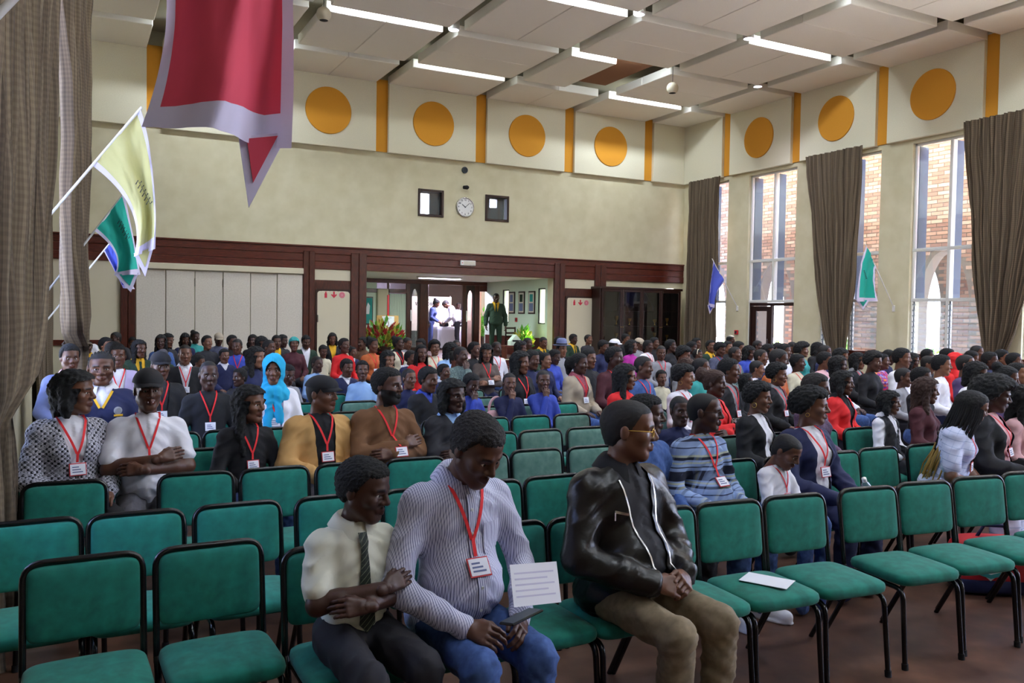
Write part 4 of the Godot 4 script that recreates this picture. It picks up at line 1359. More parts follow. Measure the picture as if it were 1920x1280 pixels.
func outside() -> void:
	var g := setting("ground_yard")
	put("paving", bx(Vector3(RIGHT + 0.35, -0.3, -60), Vector3(80, -0.1, 60)), M.yard, g)
	put("paving", bx(Vector3(-60, -0.3, -60), Vector3(LEFT - 0.3, -0.1, 60)), M.yard, g)
	put("paving", bx(Vector3(LEFT - 0.3, -0.3, -60), Vector3(RIGHT + 0.35, -0.1, -30.2)), M.yard, g)
	arcade("wall_arcade", 18.0, 18.35, -23.0, -9.7, -20.68, 0.66, 2.0, 3.35, 6.6, 300, 5, 2.65)
	arcade("wall_arcade_outer", 20.6, 20.9, -27.86, -8.0, -26.46, 0.62, 2.1, 3.4, 3.95, 60, 6, 2.8)
	var rf := setting("ceiling_arcade")
	put("slab", bx(Vector3(18.35, 3.9, -27.0), Vector3(21.0, 4.05, -9.2)), M.mortar, rf)
	for i in 7:
		leafy("shrub", "bright green shrub in the yard beyond the brick arches", Vector3(23.5 + (i % 3) * 0.8, -0.3, -25.5 + i * 1.9), Vector3(0.9, 1.15, 0.9), 500, 0.2, [M.leaf], 100 + i, false)
	for q in get_children():
		if q.name.begins_with("shrub"): q.set_meta("group", "shrubs beyond the arches")

# ---------------------------------------------------------------- people
# Everything is laid out for a sitter 1.30 m to the crown on a 0.44 m seat, facing +z; each person is scaled about the seat.
const NECK := Vector3(0, 1.062, -0.02)
var head_mb := {}       # kind_lod -> MB (head about its own centre, neck included)
var hair_mb := {}
var hand_mb := {}
var pose_cache := {}
var mesh_cache := {}

func head_field(kind: String) -> Fld:
	var f := Fld.new()
	var jaw: float = {"m": 1.0, "f": 0.92, "k": 0.9}[kind]
	f.ell(Vector3(0, 0.03, -0.012), Vector3(0.078, 0.088, 0.1), 0.02)
	f.ell(Vector3(0, -0.035, 0.022), Vector3(0.063 * jaw, 0.08, 0.07), 0.03)
	f.ell(Vector3(0, 0.055, 0.035), Vector3(0.062, 0.045, 0.058), 0.03)
	for s in [-1.0, 1.0]:
		f.cap(Vector3(0.052 * jaw * s, -0.055, -0.002), Vector3(0.018 * s, -0.095, 0.058), 0.02, 0.018, 0.03)
		f.ell(Vector3(0.041 * s, -0.02, 0.062), Vector3(0.027, 0.024, 0.024), 0.025)
		f.cap(Vector3(0.016 * s, 0.024, 0.092), Vector3(0.046 * s, 0.022, 0.078), 0.011, 0.008, 0.018)
	f.cap(Vector3(-0.008, -0.1, 0.064), Vector3(0.008, -0.1, 0.064), 0.017, 0.017, 0.03)
	f.cap(Vector3(0, -0.07, -0.02), Vector3(0, -0.21, -0.038), 0.052 if kind == "m" else 0.045, 0.058 if kind == "m" else 0.05, 0.03)
	for s in [-1.0, 1.0]:
		f.ell(Vector3(0.031 * s, 0.003, 0.099), Vector3(0.019, 0.013, 0.017), 0.014, true)
	f.cap(Vector3(0, 0.012, 0.094), Vector3(0, -0.024, 0.111), 0.008, 0.0135, 0.014)
	for s in [-1.0, 1.0]:
		f.ell(Vector3(0.014 * s, -0.029, 0.099), Vector3(0.011, 0.009, 0.011), 0.008)
		f.cap(Vector3(0.017 * s, 0.0105, 0.0895), Vector3(0.044 * s, 0.0085, 0.081), 0.0055, 0.005, 0.006)
		f.cap(Vector3(0.018 * s, -0.007, 0.0885), Vector3(0.042 * s, -0.006, 0.081), 0.005, 0.0045, 0.006)
		f.ell(Vector3(0.08 * s, -0.004, -0.01), Vector3(0.009, 0.03, 0.018), 0.006)
		f.cap(Vector3(0.0, -0.0555, 0.0955), Vector3(0.022 * s, -0.0585, 0.083), 0.0085, 0.006, 0.008)
		f.cap(Vector3(0.0, -0.0695, 0.0935), Vector3(0.02 * s, -0.067, 0.083), 0.0095, 0.006, 0.006)
	return f

func get_head(kind: String, hi: bool) -> MB:
	var key := kind + ("1" if hi else "0")
	if head_mb.has(key): return head_mb[key]
	var f := head_field(kind)
	var m := f.nets(Vector3(-0.105, -0.225, -0.13), Vector3(0.105, 0.13, 0.135), 0.0042 if hi else 0.0085)
	m.c = PackedColorArray()
	for p in m.v:
		var c := Color(1, 1, 1)
		if p.z > 0.07 and absf(p.x) < 0.026 and absf(p.y + 0.063) < 0.015: c = Color(0.8, 0.5, 0.48)
		elif p.z > 0.06 and absf(p.x) > 0.014 and absf(p.x) < 0.05 and absf(p.y - 0.027 + absf(absf(p.x) - 0.028) * 0.15) < 0.0055: c = Color(0.22, 0.2, 0.2)
		m.c.append(c)
	head_mb[key] = m
	return m

func eye_mb() -> Array:
	if hand_mb.has("eyes"): return hand_mb.eyes
	var w := MB.new()
	var i := MB.new()
	for s in [-1.0, 1.0]:
		var pr := []
		for k in 9: pr.append([maxf(0.0001, sin(PI * k / 8.0) * 0.0125), -cos(PI * k / 8.0) * 0.0125])
		w.lathe(pr, 12, xf(Vector3(0.031 * s, 0.0015, 0.0775)))
		i.lathe([[0.0063, 0.0112], [0.004, 0.0124], [0.0001, 0.0131]], 10, Transform3D(Basis(Vector3(1, 0, 0), PI / 2), Vector3(0.031 * s, 0.0015, 0.0775)))
	hand_mb.eyes = [w, i]
	return hand_mb.eyes

# hand: wrist at the origin, fingers along +z, back of the hand up, thumb towards +x
func get_hand(curl: float, hi: bool) -> MB:
	var key := "%.2f%s" % [curl, hi]
	if hand_mb.has(key): return hand_mb[key]
	var f := Fld.new()
	f.cap(Vector3(0, 0, -0.03), Vector3(0, 0, 0.02), 0.027, 0.026, 0.02)
	var xs := [0.033, 0.011, -0.011, -0.031]
	var ln := [0.92, 1.0, 0.95, 0.78]
	for i in 4:
		f.cap(Vector3(xs[i] * 0.55, 0, 0.01), Vector3(xs[i], 0.002, 0.085 - absf(xs[i] - 0.008) * 0.25), 0.015, 0.0125, 0.014)
	for i in 4:
		var p := Vector3(xs[i], 0.002, 0.085 - absf(xs[i] - 0.008) * 0.25)
		var a := curl * 0.8
		for s in 3:
			var l: float = [0.043, 0.027, 0.021][s] * ln[i]
			var q := p + Vector3(xs[i] * 0.12, -sin(a), cos(a)) * l
			f.cap(p, q, 0.0098 - s * 0.0009, 0.0092 - s * 0.0011, 0.004)
			p = q
			a += curl
	f.cap(Vector3(0.02, -0.006, 0.018), Vector3(0.042, -0.012, 0.048), 0.016, 0.013, 0.014)
	f.cap(Vector3(0.042, -0.012, 0.048), Vector3(0.05, -0.018 - curl * 0.012, 0.078), 0.0118, 0.0105, 0.005)
	f.cap(Vector3(0.05, -0.018 - curl * 0.012, 0.078), Vector3(0.044, -0.024 - curl * 0.02, 0.1), 0.0105, 0.009, 0.004)
	var m := f.nets(Vector3(-0.06, -0.11, -0.06), Vector3(0.075, 0.04, 0.2), 0.0032 if hi else 0.0065)
	hand_mb[key] = m
	return m

func pose_joints(pose: String) -> Dictionary:
	# per side (right hand is -x): elbow, wrist, hand direction, back-of-hand direction, curl
	var s := {"R": [Vector3(-0.245, 0.70, 0.02), Vector3(-0.13, 0.625, 0.235), Vector3(0.35, -0.12, 0.9), Vector3(0, 1, 0.1), 0.35], "L": [Vector3(0.245, 0.70, 0.02), Vector3(0.13, 0.625, 0.235), Vector3(-0.35, -0.12, 0.9), Vector3(0, 1, 0.1), 0.35]}
	match pose:
		"clasp":
			s.R = [Vector3(-0.25, 0.71, 0.04), Vector3(-0.085, 0.64, 0.255), Vector3(0.72, -0.1, 0.55), Vector3(-0.5, 0.55, 0.5), 0.75]
			s.L = [Vector3(0.25, 0.71, 0.04), Vector3(0.085, 0.645, 0.26), Vector3(-0.72, -0.1, 0.6), Vector3(0.5, 0.55, 0.55), 0.75]
		"read":
			s.R = [Vector3(-0.265, 0.69, 0.06), Vector3(-0.115, 0.625, 0.30), Vector3(0.6, -0.02, 0.78), Vector3(-0.6, 0.7, 0.2), 0.5]
			s.L = [Vector3(0.265, 0.70, 0.04), Vector3(0.12, 0.61, 0.29), Vector3(-0.45, -0.05, 0.85), Vector3(0.75, 0.6, 0.0), 0.6]
		"phone":
			s.R = [Vector3(-0.24, 0.72, 0.08), Vector3(-0.085, 0.72, 0.28), Vector3(0.6, 0.05, 0.75), Vector3(-0.7, 0.6, 0.2), 0.65]
			s.L = [Vector3(0.24, 0.72, 0.08), Vector3(0.085, 0.72, 0.28), Vector3(-0.6, 0.05, 0.75), Vector3(0.7, 0.6, 0.2), 0.65]
		"crossed":
			s.R = [Vector3(-0.22, 0.735, 0.075), Vector3(0.055, 0.80, 0.2), Vector3(0.95, 0.25, -0.15), Vector3(0.1, 0.5, 0.9), 0.3]
			s.L = [Vector3(0.22, 0.73, 0.085), Vector3(-0.05, 0.745, 0.225), Vector3(-0.95, 0.05, -0.25), Vector3(-0.1, 0.5, 0.9), 0.4]
		"chin":
			s.R = [Vector3(-0.13, 0.70, 0.23), Vector3(-0.03, 1.0, 0.19), Vector3(0.15, 0.97, -0.12), Vector3(-0.2, 0.15, 0.95), 0.55]
			s.L = [Vector3(0.24, 0.70, 0.06), Vector3(0.0, 0.66, 0.23), Vector3(-0.95, -0.05, 0.1), Vector3(0, 0.8, 0.6), 0.35]
		"stand":
			s.R = [Vector3(-0.25, 0.70, -0.03), Vector3(-0.26, 0.47, 0.05), Vector3(0.02, -1, 0.1), Vector3(-1, 0, 0.1), 0.35]
			s.L = [Vector3(0.25, 0.70, -0.03), Vector3(0.26, 0.47, 0.05), Vector3(-0.02, -1, 0.1), Vector3(1, 0, 0.1), 0.35]
		"reach":
			s.R = [Vector3(-0.24, 0.72, 0.1), Vector3(-0.15, 0.68, 0.32), Vector3(0.1, -0.2, 1), Vector3(0, 1, 0.2), 0.35]
			s.L = [Vector3(0.24, 0.72, 0.1), Vector3(0.15, 0.68, 0.32), Vector3(-0.1, -0.2, 1), Vector3(0, 1, 0.2), 0.35]
	return s

# one field per pose and build; garments are level sets of it
func get_pose(pose: String, build: String, hi: bool, short_sleeve: bool) -> Dictionary:
	var key := pose + build + str(hi) + str(short_sleeve)
	if pose_cache.has(key): return pose_cache[key]
	var j := pose_joints(pose)
	var B: Dictionary = {"m": {"w": 1.0, "belly": 0.0, "bust": 0.0}, "big": {"w": 1.06, "belly": 0.05, "bust": 0.0}, "f": {"w": 0.9, "belly": 0.005, "bust": 0.05}, "k": {"w": 0.92, "belly": 0.0, "bust": 0.0}}[build]
	var w: float = B.w
	var f := Fld.new()
	f.ell(Vector3(0, 0.535, -0.015), Vector3(0.175 * w, 0.11, 0.145), 0.05)
	f.ell(Vector3(0, 0.67, 0.01 + B.belly * 0.6), Vector3(0.155 * w, 0.15, 0.118 + B.belly), 0.06)
	f.ell(Vector3(0, 0.86, -0.008), Vector3(0.165 * w, 0.165, 0.112), 0.06)
	f.cap(Vector3(-0.135 * w, 0.962, -0.025), Vector3(0.135 * w, 0.962, -0.025), 0.054, 0.054, 0.06)
	f.cap(Vector3(0, 0.965, -0.03), Vector3(0, 1.045, -0.03), 0.085, 0.056, 0.06)
	if B.bust > 0.0:
		for s in [-1.0, 1.0]: f.ell(Vector3(0.065 * s, 0.865, 0.075), Vector3(0.062, 0.065, 0.055), 0.05)
	var arms := Fld.new()
	for sd in ["R", "L"]:
		var s := -1.0 if sd == "R" else 1.0
		var S := Vector3(0.168 * w * s, 0.95, -0.025)
		var E: Vector3 = j[sd][0] * Vector3(w, 1, 1)
		var W: Vector3 = j[sd][1]
		if short_sleeve:
			f.cap(S, S.lerp(E, 0.75), 0.058, 0.062, 0.045)
			arms.cap(S, E, 0.05, 0.043, 0.02)
			arms.cap(E, E.lerp(W, 0.3), 0.043, 0.045, 0.02)
			arms.cap(E.lerp(W, 0.3), W, 0.045, 0.028, 0.02)
		else:
			f.cap(S, E, 0.058, 0.05, 0.045)
			f.cap(E, W.lerp(E, 0.04), 0.053, 0.04, 0.022)
	var h := 0.0105 if hi else 0.02
	var lo := Vector3(-0.36, 0.42, -0.21)
	var hi_v := Vector3(0.36, 1.12, 0.36)
	var r := {"f": f, "j": j, "w": w, "short": short_sleeve, "h": h, "lo": lo, "hi": hi_v}
	var top := f.nets(lo, hi_v, h)
	crease(top, 0.006 if hi else 0.004, 7)
	r.top = neck_cut(top, 1.045)
	if short_sleeve: r.arms = arms.nets(lo, hi_v, 0.0085 if hi else 0.016)
	pose_cache[key] = r
	return r

func crease(m: MB, amp: float, sd: int) -> void:       # long folds running aslant the cloth, mirrored left and right
	var n1 := FastNoiseLite.new()
	n1.seed = sd; n1.frequency = 1.0; n1.fractal_octaves = 1
	for i in m.v.size():
		var p := m.v[i]
		var ax := absf(p.x) + 0.02 * p.y
		var sg := 3.0 if p.x > 0.0 else 0.0
		var a := n1.get_noise_3d((p.y * 0.8 + ax * 0.6) * 13.0 + sg, (ax * 0.8 - p.y * 0.6) * 3.5, p.z * 5.0)
		var b := n1.get_noise_3d((p.y * 0.5 - ax * 0.87) * 20.0, (ax * 0.5 + p.y * 0.87) * 5.0 + sg, p.z * 8.0 + 7.0)
		var low := clampf((0.8 - p.y) * 3.0, 0.25, 1.0)
		m.v[i] = p + m.n[i] * amp * (0.5 + (0.6 - absf(a) * 2.6) * 0.9 + b * 0.7 * low)
	m.normals()

func neck_cut(m: MB, y: float) -> MB:
	var f := PackedFloat32Array()
	for p in m.v: f.append(y - p.y + p.z * 0.35 if absf(p.x) < 0.12 else 1.0)
	return m.clip(f)

func outer_layer(po: Dictionary, style: String) -> MB:
	if po.has(style): return po[style]
	var m: MB
	if po.has("shell"): m = po.shell
	else:
		m = (po.f as Fld).nets(po.lo, po.hi + Vector3(0, 0.02, 0.03), po.h, 0.011)
		crease(m, 0.006 if po.h < 0.015 else 0.004, 7)
		po.shell = m
	var f := PackedFloat32Array()
	for p in m.v:
		var q := 1.0
		var inner := minf(1.04 - p.y + p.z * 0.5, 1.0) if absf(p.x) < 0.12 else 1.0
		match style:
			"blazer": q = absf(p.x) - clampf((p.y - 0.68) * 0.24, 0.004, 0.1) if p.z > 0.0 else inner
			"jacket": q = absf(p.x) - clampf(0.028 + (p.y - 0.6) * 0.13, 0.02, 0.1) if p.z > 0.0 else inner
			"cardigan": q = absf(p.x) - clampf(0.055 + (p.y - 0.6) * 0.06, 0.05, 0.09) if p.z > 0.0 else inner
			"vneck": q = absf(p.x) - clampf((p.y - 0.90) * 0.5, -0.01, 0.085) if p.z > 0.0 else inner
			"jumper": q = absf(p.x) - clampf((p.y - 0.93) * 0.6, -0.01, 0.085) if p.z > 0.0 else inner
			"vest": q = minf(absf(p.x) - clampf((p.y - 0.80) * 0.32, -0.01, 0.085) if p.z > 0.0 else inner, (0.165 * po.w - absf(p.x)) if p.y > 0.6 else 1.0)
		f.append(q)
	po[style] = m.clip(f)
	return po[style]

func trousers_mb(hi: bool, kind: String) -> MB:
	var key := "legs%s%s" % [hi, kind]
	if pose_cache.has(key): return pose_cache[key]
	var f := Fld.new()
	var m: MB
	if kind == "stand":
		f.ell(Vector3(0, 0.535, -0.015), Vector3(0.165, 0.12, 0.12), 0.05)
		for s in [-1.0, 1.0]:
			f.cap(Vector3(0.085 * s, 0.5, 0), Vector3(0.1 * s, 0.1, 0.01), 0.088, 0.062, 0.03)
			f.cap(Vector3(0.1 * s, 0.1, 0.01), Vector3(0.105 * s, -0.3, -0.02), 0.062, 0.05, 0.02)
		m = f.nets(Vector3(-0.3, -0.36, -0.2), Vector3(0.3, 0.66, 0.2), 0.022)
	else:
		f.ell(Vector3(0, 0.535, -0.01), Vector3(0.178, 0.105, 0.145), 0.05)
		var kx := 0.125
		for s in [-1.0, 1.0]:
			f.cap(Vector3(0.088 * s, 0.53, 0.02), Vector3(kx * s, 0.50, 0.42), 0.088, 0.066, 0.035)
			f.cap(Vector3(kx * s, 0.50, 0.42), Vector3(kx * s, 0.06, 0.40), 0.067, 0.055, 0.025)
		if kind == "skirt":
			f.cap(Vector3(0, 0.51, 0.1), Vector3(0, 0.49, 0.44), 0.08, 0.07, 0.05)
			f.cap(Vector3(-0.1, 0.48, 0.46), Vector3(-0.1, 0.22, 0.45), 0.07, 0.09, 0.06)
			f.cap(Vector3(0.1, 0.48, 0.46), Vector3(0.1, 0.22, 0.45), 0.07, 0.09, 0.06)
		m = f.nets(Vector3(-0.28, -0.02, -0.2), Vector3(0.28, 0.68, 0.58), 0.0125 if hi else 0.024)
		crease(m, 0.006 if hi else 0.0, 5)
	pose_cache[key] = m
	return m

func shoe_mesh() -> ArrayMesh:
	if mesh_cache.has("shoe"): return mesh_cache.shoe
	var f := Fld.new()
	f.cap(Vector3(0, 0.04, -0.05), Vector3(0, 0.035, 0.14), 0.04, 0.038, 0.02)
	f.cap(Vector3(0, 0.09, -0.04), Vector3(0, 0.06, 0.05), 0.042, 0.035, 0.03)
	f.ell(Vector3(0, 0.008, 0.045), Vector3(0.052, 0.02, 0.14), 0.01)
	var m := f.nets(Vector3(-0.07, -0.02, -0.12), Vector3(0.07, 0.15, 0.21), 0.009)
	for i in m.v.size(): m.v[i].y = maxf(m.v[i].y, 0.0)
	mesh_cache.shoe = m.normals().mesh()
	return mesh_cache.shoe

# ------- hair and headgear, about the centre of the head
func skull(extra := 0.0) -> Fld:
	var f := Fld.new()
	f.ell(Vector3(0, 0.03, -0.012), Vector3(0.078, 0.088, 0.1) + Vector3.ONE * extra, 0.02)
	f.ell(Vector3(0, 0.055, 0.035), Vector3(0.062, 0.045, 0.058) + Vector3.ONE * extra, 0.03)
	f.cap(Vector3(0, -0.03, -0.04), Vector3(0, -0.08, -0.04), 0.055 + extra * 0.5, 0.05, 0.03)
	return f

func hairline(p: Vector3) -> float:
	var y: float
	if p.z > 0.055: y = 0.082 - absf(p.x) * 0.12
	elif p.z > 0.03: y = lerpf(0.03, 0.082 - absf(p.x) * 0.12, (p.z - 0.03) / 0.025)
	elif p.z > 0.005: y = lerpf(-0.012, 0.03, (p.z - 0.005) / 0.025)
	else: y = lerpf(-0.012, -0.065, clampf((0.005 - p.z) / 0.06, 0, 1))
	return p.y - y

func fuzz(m: MB, amp: float, freq: float, sd: int) -> MB:
	var n1 := FastNoiseLite.new()
	n1.seed = sd; n1.frequency = freq
	for i in m.v.size(): m.v[i] += m.n[i] * amp * n1.get_noise_3dv(m.v[i])
	return m.normals()

func shell(t: float, line: Callable, cell := 0.007) -> MB:
	var m := skull(t).nets(Vector3(-0.17, -0.17, -0.2), Vector3(0.17, 0.22, 0.17), cell)
	var f := PackedFloat32Array()
	for p in m.v: f.append(line.call(p))
	var o := m.clip(f)
	for i in o.v.size():      # thins out towards the hairline
		var e: float = line.call(o.v[i])
		o.v[i] -= o.n[i] * (t - 0.0008) * pow(1.0 - clampf(e / 0.035, 0, 1), 2.0)
	return o.normals()

func shell_hard(t: float, line: Callable) -> MB:
	var m := skull(t).nets(Vector3(-0.17, -0.17, -0.2), Vector3(0.17, 0.22, 0.17), 0.007)
	var f := PackedFloat32Array()
	for p in m.v: f.append(line.call(p))
	return m.clip(f)

func get_hair(kind: String) -> Array:     # list of [part name, MB, material key or "" for the person's hair colour]
	if hair_mb.has(kind): return hair_mb[kind]
	var r := []
	var lo := Vector3(-0.2, -0.42, -0.22)
	var hi := Vector3(0.2, 0.24, 0.16)
	match kind:
		"bald": r = [["hair", shell(0.0015, func(p): return hairline(p) - 0.01), "stubble"]]
		"tight": r = [["hair", fuzz(shell(0.004, hairline), 0.002, 60, 1), "stubble"]]
		"short": r = [["hair", fuzz(shell(0.013, hairline, 0.0055), 0.007, 70, 2), ""]]
		"shortbrown": r = [["hair", fuzz(shell(0.016, hairline), 0.006, 45, 2), "hairgrey"]]
		"afro": r = [["hair", fuzz(shell(0.032, hairline), 0.012, 38, 3), ""]]
		"bigafro": r = [["hair", fuzz(shell(0.06, hairline, 0.009), 0.016, 30, 4), ""]]
		"headband": 
			r = [["hair", fuzz(shell(0.012, hairline), 0.006, 45, 2), ""]]
			var P := []
			for i in 25: P.append(Vector3(cos(PI * i / 24.0) * 0.092, sin(PI * i / 24.0) * 0.105 + 0.022, 0.015))
			r.append(["headband", MB.new().tube(P, 0.009, 8), "cream"])
		"bun", "bunbrown", "updo":
			var f := skull(0.01)
			if kind == "updo":
				f.ell(Vector3(0, 0.0, -0.14), Vector3(0.07, 0.075, 0.06), 0.03)
				f.cap(Vector3(0, -0.03, -0.15), Vector3(0.0, -0.12, -0.15), 0.05, 0.03, 0.03)
			elif kind == "bun": f.ell(Vector3(0, 0.105, -0.085), Vector3(0.052, 0.048, 0.05), 0.012)
			else: f.ell(Vector3(0, 0.07, -0.13), Vector3(0.075, 0.07, 0.06), 0.02)
			var m := f.nets(lo, hi, 0.007)
			var c := PackedFloat32Array()
			for p in m.v: c.append(maxf(hairline(p), -p.z - 0.1))
			r = [["hair", fuzz(m.clip(c), 0.006, 45, 6), "hairbrown" if kind == "bunbrown" else ""]]
		"bob", "long", "longblack", "longbrown":
			var f := skull(0.02)
			var e := -0.12 if kind == "bob" else -0.33
			for s in [-1.0, 1.0]:
				f.cap(Vector3(0.072 * s, 0.02, 0.0), Vector3(0.088 * s, lerpf(0.0, e, 0.6), -0.005), 0.032, 0.034, 0.03)
				f.cap(Vector3(0.088 * s, lerpf(0.0, e, 0.6), -0.005), Vector3(0.095 * s, e, 0.03 if e < -0.2 else 0.0), 0.034, 0.022, 0.03)
			f.cap(Vector3(0, 0.02, -0.08), Vector3(0, e, -0.075), 0.06, 0.05, 0.04)
			var m := f.nets(lo, hi, 0.008)
			var c := PackedFloat32Array()
			for p in m.v:
				var face: float = hairline(p) if p.y > -0.02 and p.z > 0.0 else 1.0
				if p.y <= -0.02: face = absf(p.x) - 0.058 if p.z > 0.0 else 1.0
				c.append(face if absf(p.x) < 0.075 or p.y > 0.03 else 1.0)
			r = [["hair", fuzz(m.clip(c), 0.012, 30, 7), "hairbrown" if kind == "longbrown" else ""]]
		"braids", "longbraids":
			r = [["hair", fuzz(shell(0.012, hairline), 0.005, 45, 2), ""]]
			var bm := MB.new()
			var gm := MB.new()
			rng.seed = 5
			for i in 34:
				var a := lerpf(-2.25, 2.25, i / 33.0)
				var ox := sin(a)
				var oz := -cos(a)
				var p0 := Vector3(ox * 0.08, 0.03 + 0.03 * cos(a), -0.012 + oz * 0.1)
				var l := -0.32 if kind == "braids" else -0.38
				var pts := [p0, Vector3(ox * 0.1, -0.05, -0.012 + oz * 0.105), Vector3(ox * 0.105 + rng.randfn() * 0.01, -0.18, -0.03 + oz * 0.1), Vector3(ox * 0.1 + rng.randfn() * 0.02, l + rng.randfn() * 0.03, -0.04 + oz * 0.1)]
				bm.tube(pts, [0.008, 0.0085, 0.008, 0.006], 6)
				if kind == "longbraids":
					gm.tube([pts[3], pts[3] + Vector3(rng.randfn() * 0.02, -0.14, -0.02 + rng.randfn() * 0.01), pts[3] + Vector3(rng.randfn() * 0.03, -0.26, -0.02)], [0.0065, 0.006, 0.004], 5)
			r.append(["braids", bm, ""])
			if kind == "longbraids": r.append(["braid_ends", gm, "hairgold"])
		"braidcap":
			r = [["hair", fuzz(shell(0.004, hairline), 0.001, 60, 1), "stubble"]]
			var bm := MB.new()
			for i in 9:
				var x := lerpf(-0.075, 0.075, i / 8.0)
				var pts := []
				for k in 9:
					var a := lerpf(0.75, PI + 0.25, k / 8.0)
					var rr := sqrt(maxf(0.0, 1.0 - pow(x / 0.086, 2)))
					pts.append(Vector3(x, 0.03 + sin(a) * 0.093 * rr, -0.012 + cos(a) * 0.105 * rr))
				bm.tube(pts, 0.0065, 6)
			r.append(["cornrows", bm, ""])
		"capblack", "capwhite", "capbeige":
			var mk: String = {"capblack": "black", "capwhite": "white", "capbeige": "beige"}[kind]
			r = [["hair", shell(0.004, hairline), "stubble"], ["cap", shell_hard(0.017, func(p): return p.y - 0.048 - maxf(0.0, -p.z) * 0.1), mk]]
			var pl := PackedVector3Array()
			for q in 2:
				for k in 2:
					for i in 13:
						var a := lerpf(0.35, PI - 0.35, i / 12.0)
						var rr := 0.088 if k == 0 else 0.155
						pl.append(Vector3(cos(a) * 0.088 * (1.0 if k == 0 else 0.95), 0.052 - (0.02 if k == 1 else 0.0) - absf(cos(a)) * 0.012 * k + (0.005 if q == 1 else 0.0), 0.005 + sin(a) * rr))
			var br := MB.new()
			for q in 2:
				var gq := MB.new()
				gq.grid(pl.slice(q * 26, q * 26 + 26), 2, 13)
				br.add(gq.normals())
			r.append(["cap_peak", br, mk])
		"beanie": r = [["beanie", shell_hard(0.016, func(p): return p.y - 0.025), "slate"]]
		"scarfteal": r = [["headscarf", fuzz(shell_hard(0.02, func(p): return hairline(p) + 0.02), 0.006, 20, 8), "teal"]]
		"hatgrey":
			var hm := MB.new()
			hm.lathe([[0.001, 0.185], [0.05, 0.19], [0.08, 0.175], [0.093, 0.14], [0.098, 0.075]].map(func(q): return q).slice(0), 28)
			var h2 := MB.new()
			h2.lathe([[0.098, 0.075], [0.13, 0.066], [0.158, 0.074], [0.16, 0.079], [0.13, 0.072], [0.098, 0.082]], 28)
			var h3 := MB.new()
			h3.lathe([[0.1005, 0.076], [0.0985, 0.105]], 28)
			r = [["hair", shell(0.004, hairline), "stubble"], ["hat", hm, "greyblue"], ["hat_brim", h2, "greyblue"], ["hat_band", h3, "black"]]
		"hijabcyan", "hijabred":
			var mk := "cyan" if kind == "hijabcyan" else "red"
			var f := skull(0.02)
			f.cap(Vector3(0, -0.05, -0.03), Vector3(0, -0.17, -0.02), 0.085, 0.1, 0.05)
			f.cap(Vector3(-0.07, -0.22, 0.02), Vector3(0.07, -0.22, 0.02), 0.075, 0.075, 0.06)
			f.cap(Vector3(-0.03, -0.17, 0.09), Vector3(-0.035, -0.44, 0.125), 0.04, 0.045, 0.03)
			f.cap(Vector3(0.03, -0.17, 0.09), Vector3(0.06, -0.40, 0.12), 0.035, 0.04, 0.03)
			var m := f.nets(Vector3(-0.24, -0.52, -0.2), Vector3(0.24, 0.2, 0.22), 0.008)
			var c := PackedFloat32Array()
			for p in m.v:
				c.append((Vector2(p.x / 0.062, (p.y + 0.012) / 0.093).length() - 1.0) * 0.06 if p.z > 0.01 else 1.0)
			var mm := m.clip(c)
			crease(mm, 0.006, 23)
			r = [["headscarf", mm, mk], ["under_cap", shell(0.008, func(p): return hairline(p) + 0.012), "black"]]
	hair_mb[kind] = r
	return r

# the visible skin of one person: head turned on the neck, hands, bare arms
func body_mesh(kind: String, hi: bool, po: Dictionary, hx: Transform3D, key: String) -> ArrayMesh:
	if mesh_cache.has(key): return mesh_cache[key]
	var m := MB.new()
	m.add(get_head(kind, hi), hx)
	m.add(MB.new().tube([Vector3(0, 0.93, -0.03), Vector3(0, 1.0, -0.03), Vector3(0, 1.05, -0.025)], [0.075, 0.056, 0.05], 14))
	if po.short: m.add(po.arms)
	for sd in ["R", "L"]:
		var sg := -1.0 if sd == "R" else 1.0
		m.add(MB.new().tube([Vector3(0, 0.95, -0.03), Vector3(0.16 * po.w * sg, 0.955, -0.025), po.j[sd][0] * Vector3(po.w, 1, 1), po.j[sd][1]], [0.05, 0.035, 0.03, 0.026], 8))
	for sd in ["R", "L"]:
		var q: Array = po.j[sd]
		var z: Vector3 = q[2].normalized()
		var y: Vector3 = (q[3] - z * z.dot(q[3])).normalized()
		var x := y.cross(z)
		if sd == "L": x = -x
		# thumb side: right hand (-x) has its thumb towards +x when the back of the hand is up
		m.add(get_hand(q[4], hi), Transform3D(Basis(x, y, z) * Basis.from_scale(Vector3(0.95, 0.95, 0.95)), q[1]))
	var am := m.mesh()
	var ey := eye_mb()
	MB.new().add(ey[0], hx).mesh(am, M.eyewhite)
	MB.new().add(ey[1], hx).mesh(am, M.iris)
	mesh_cache[key] = am
	return am

func ribbon(pts: Array, w: float) -> MB:
	var P := PackedVector3Array()
	for i in pts.size():
		var d: Vector3 = (pts[mini(i + 1, pts.size() - 1)] - pts[maxi(i - 1, 0)]).normalized()
		var s := d.cross(Vector3(0, 0, 1)).normalized() * w * 0.5
		P.append(pts[i] - s); P.append(pts[i] + s)
	var m := MB.new()
	m.grid(P, pts.size(), 2)
	m.normals()
	var b := MB.new()
	for i in P.size(): P[i] -= Vector3(0, 0, 0.0015)
	b.grid(P, pts.size(), 2)
	return m.add(b.normals())

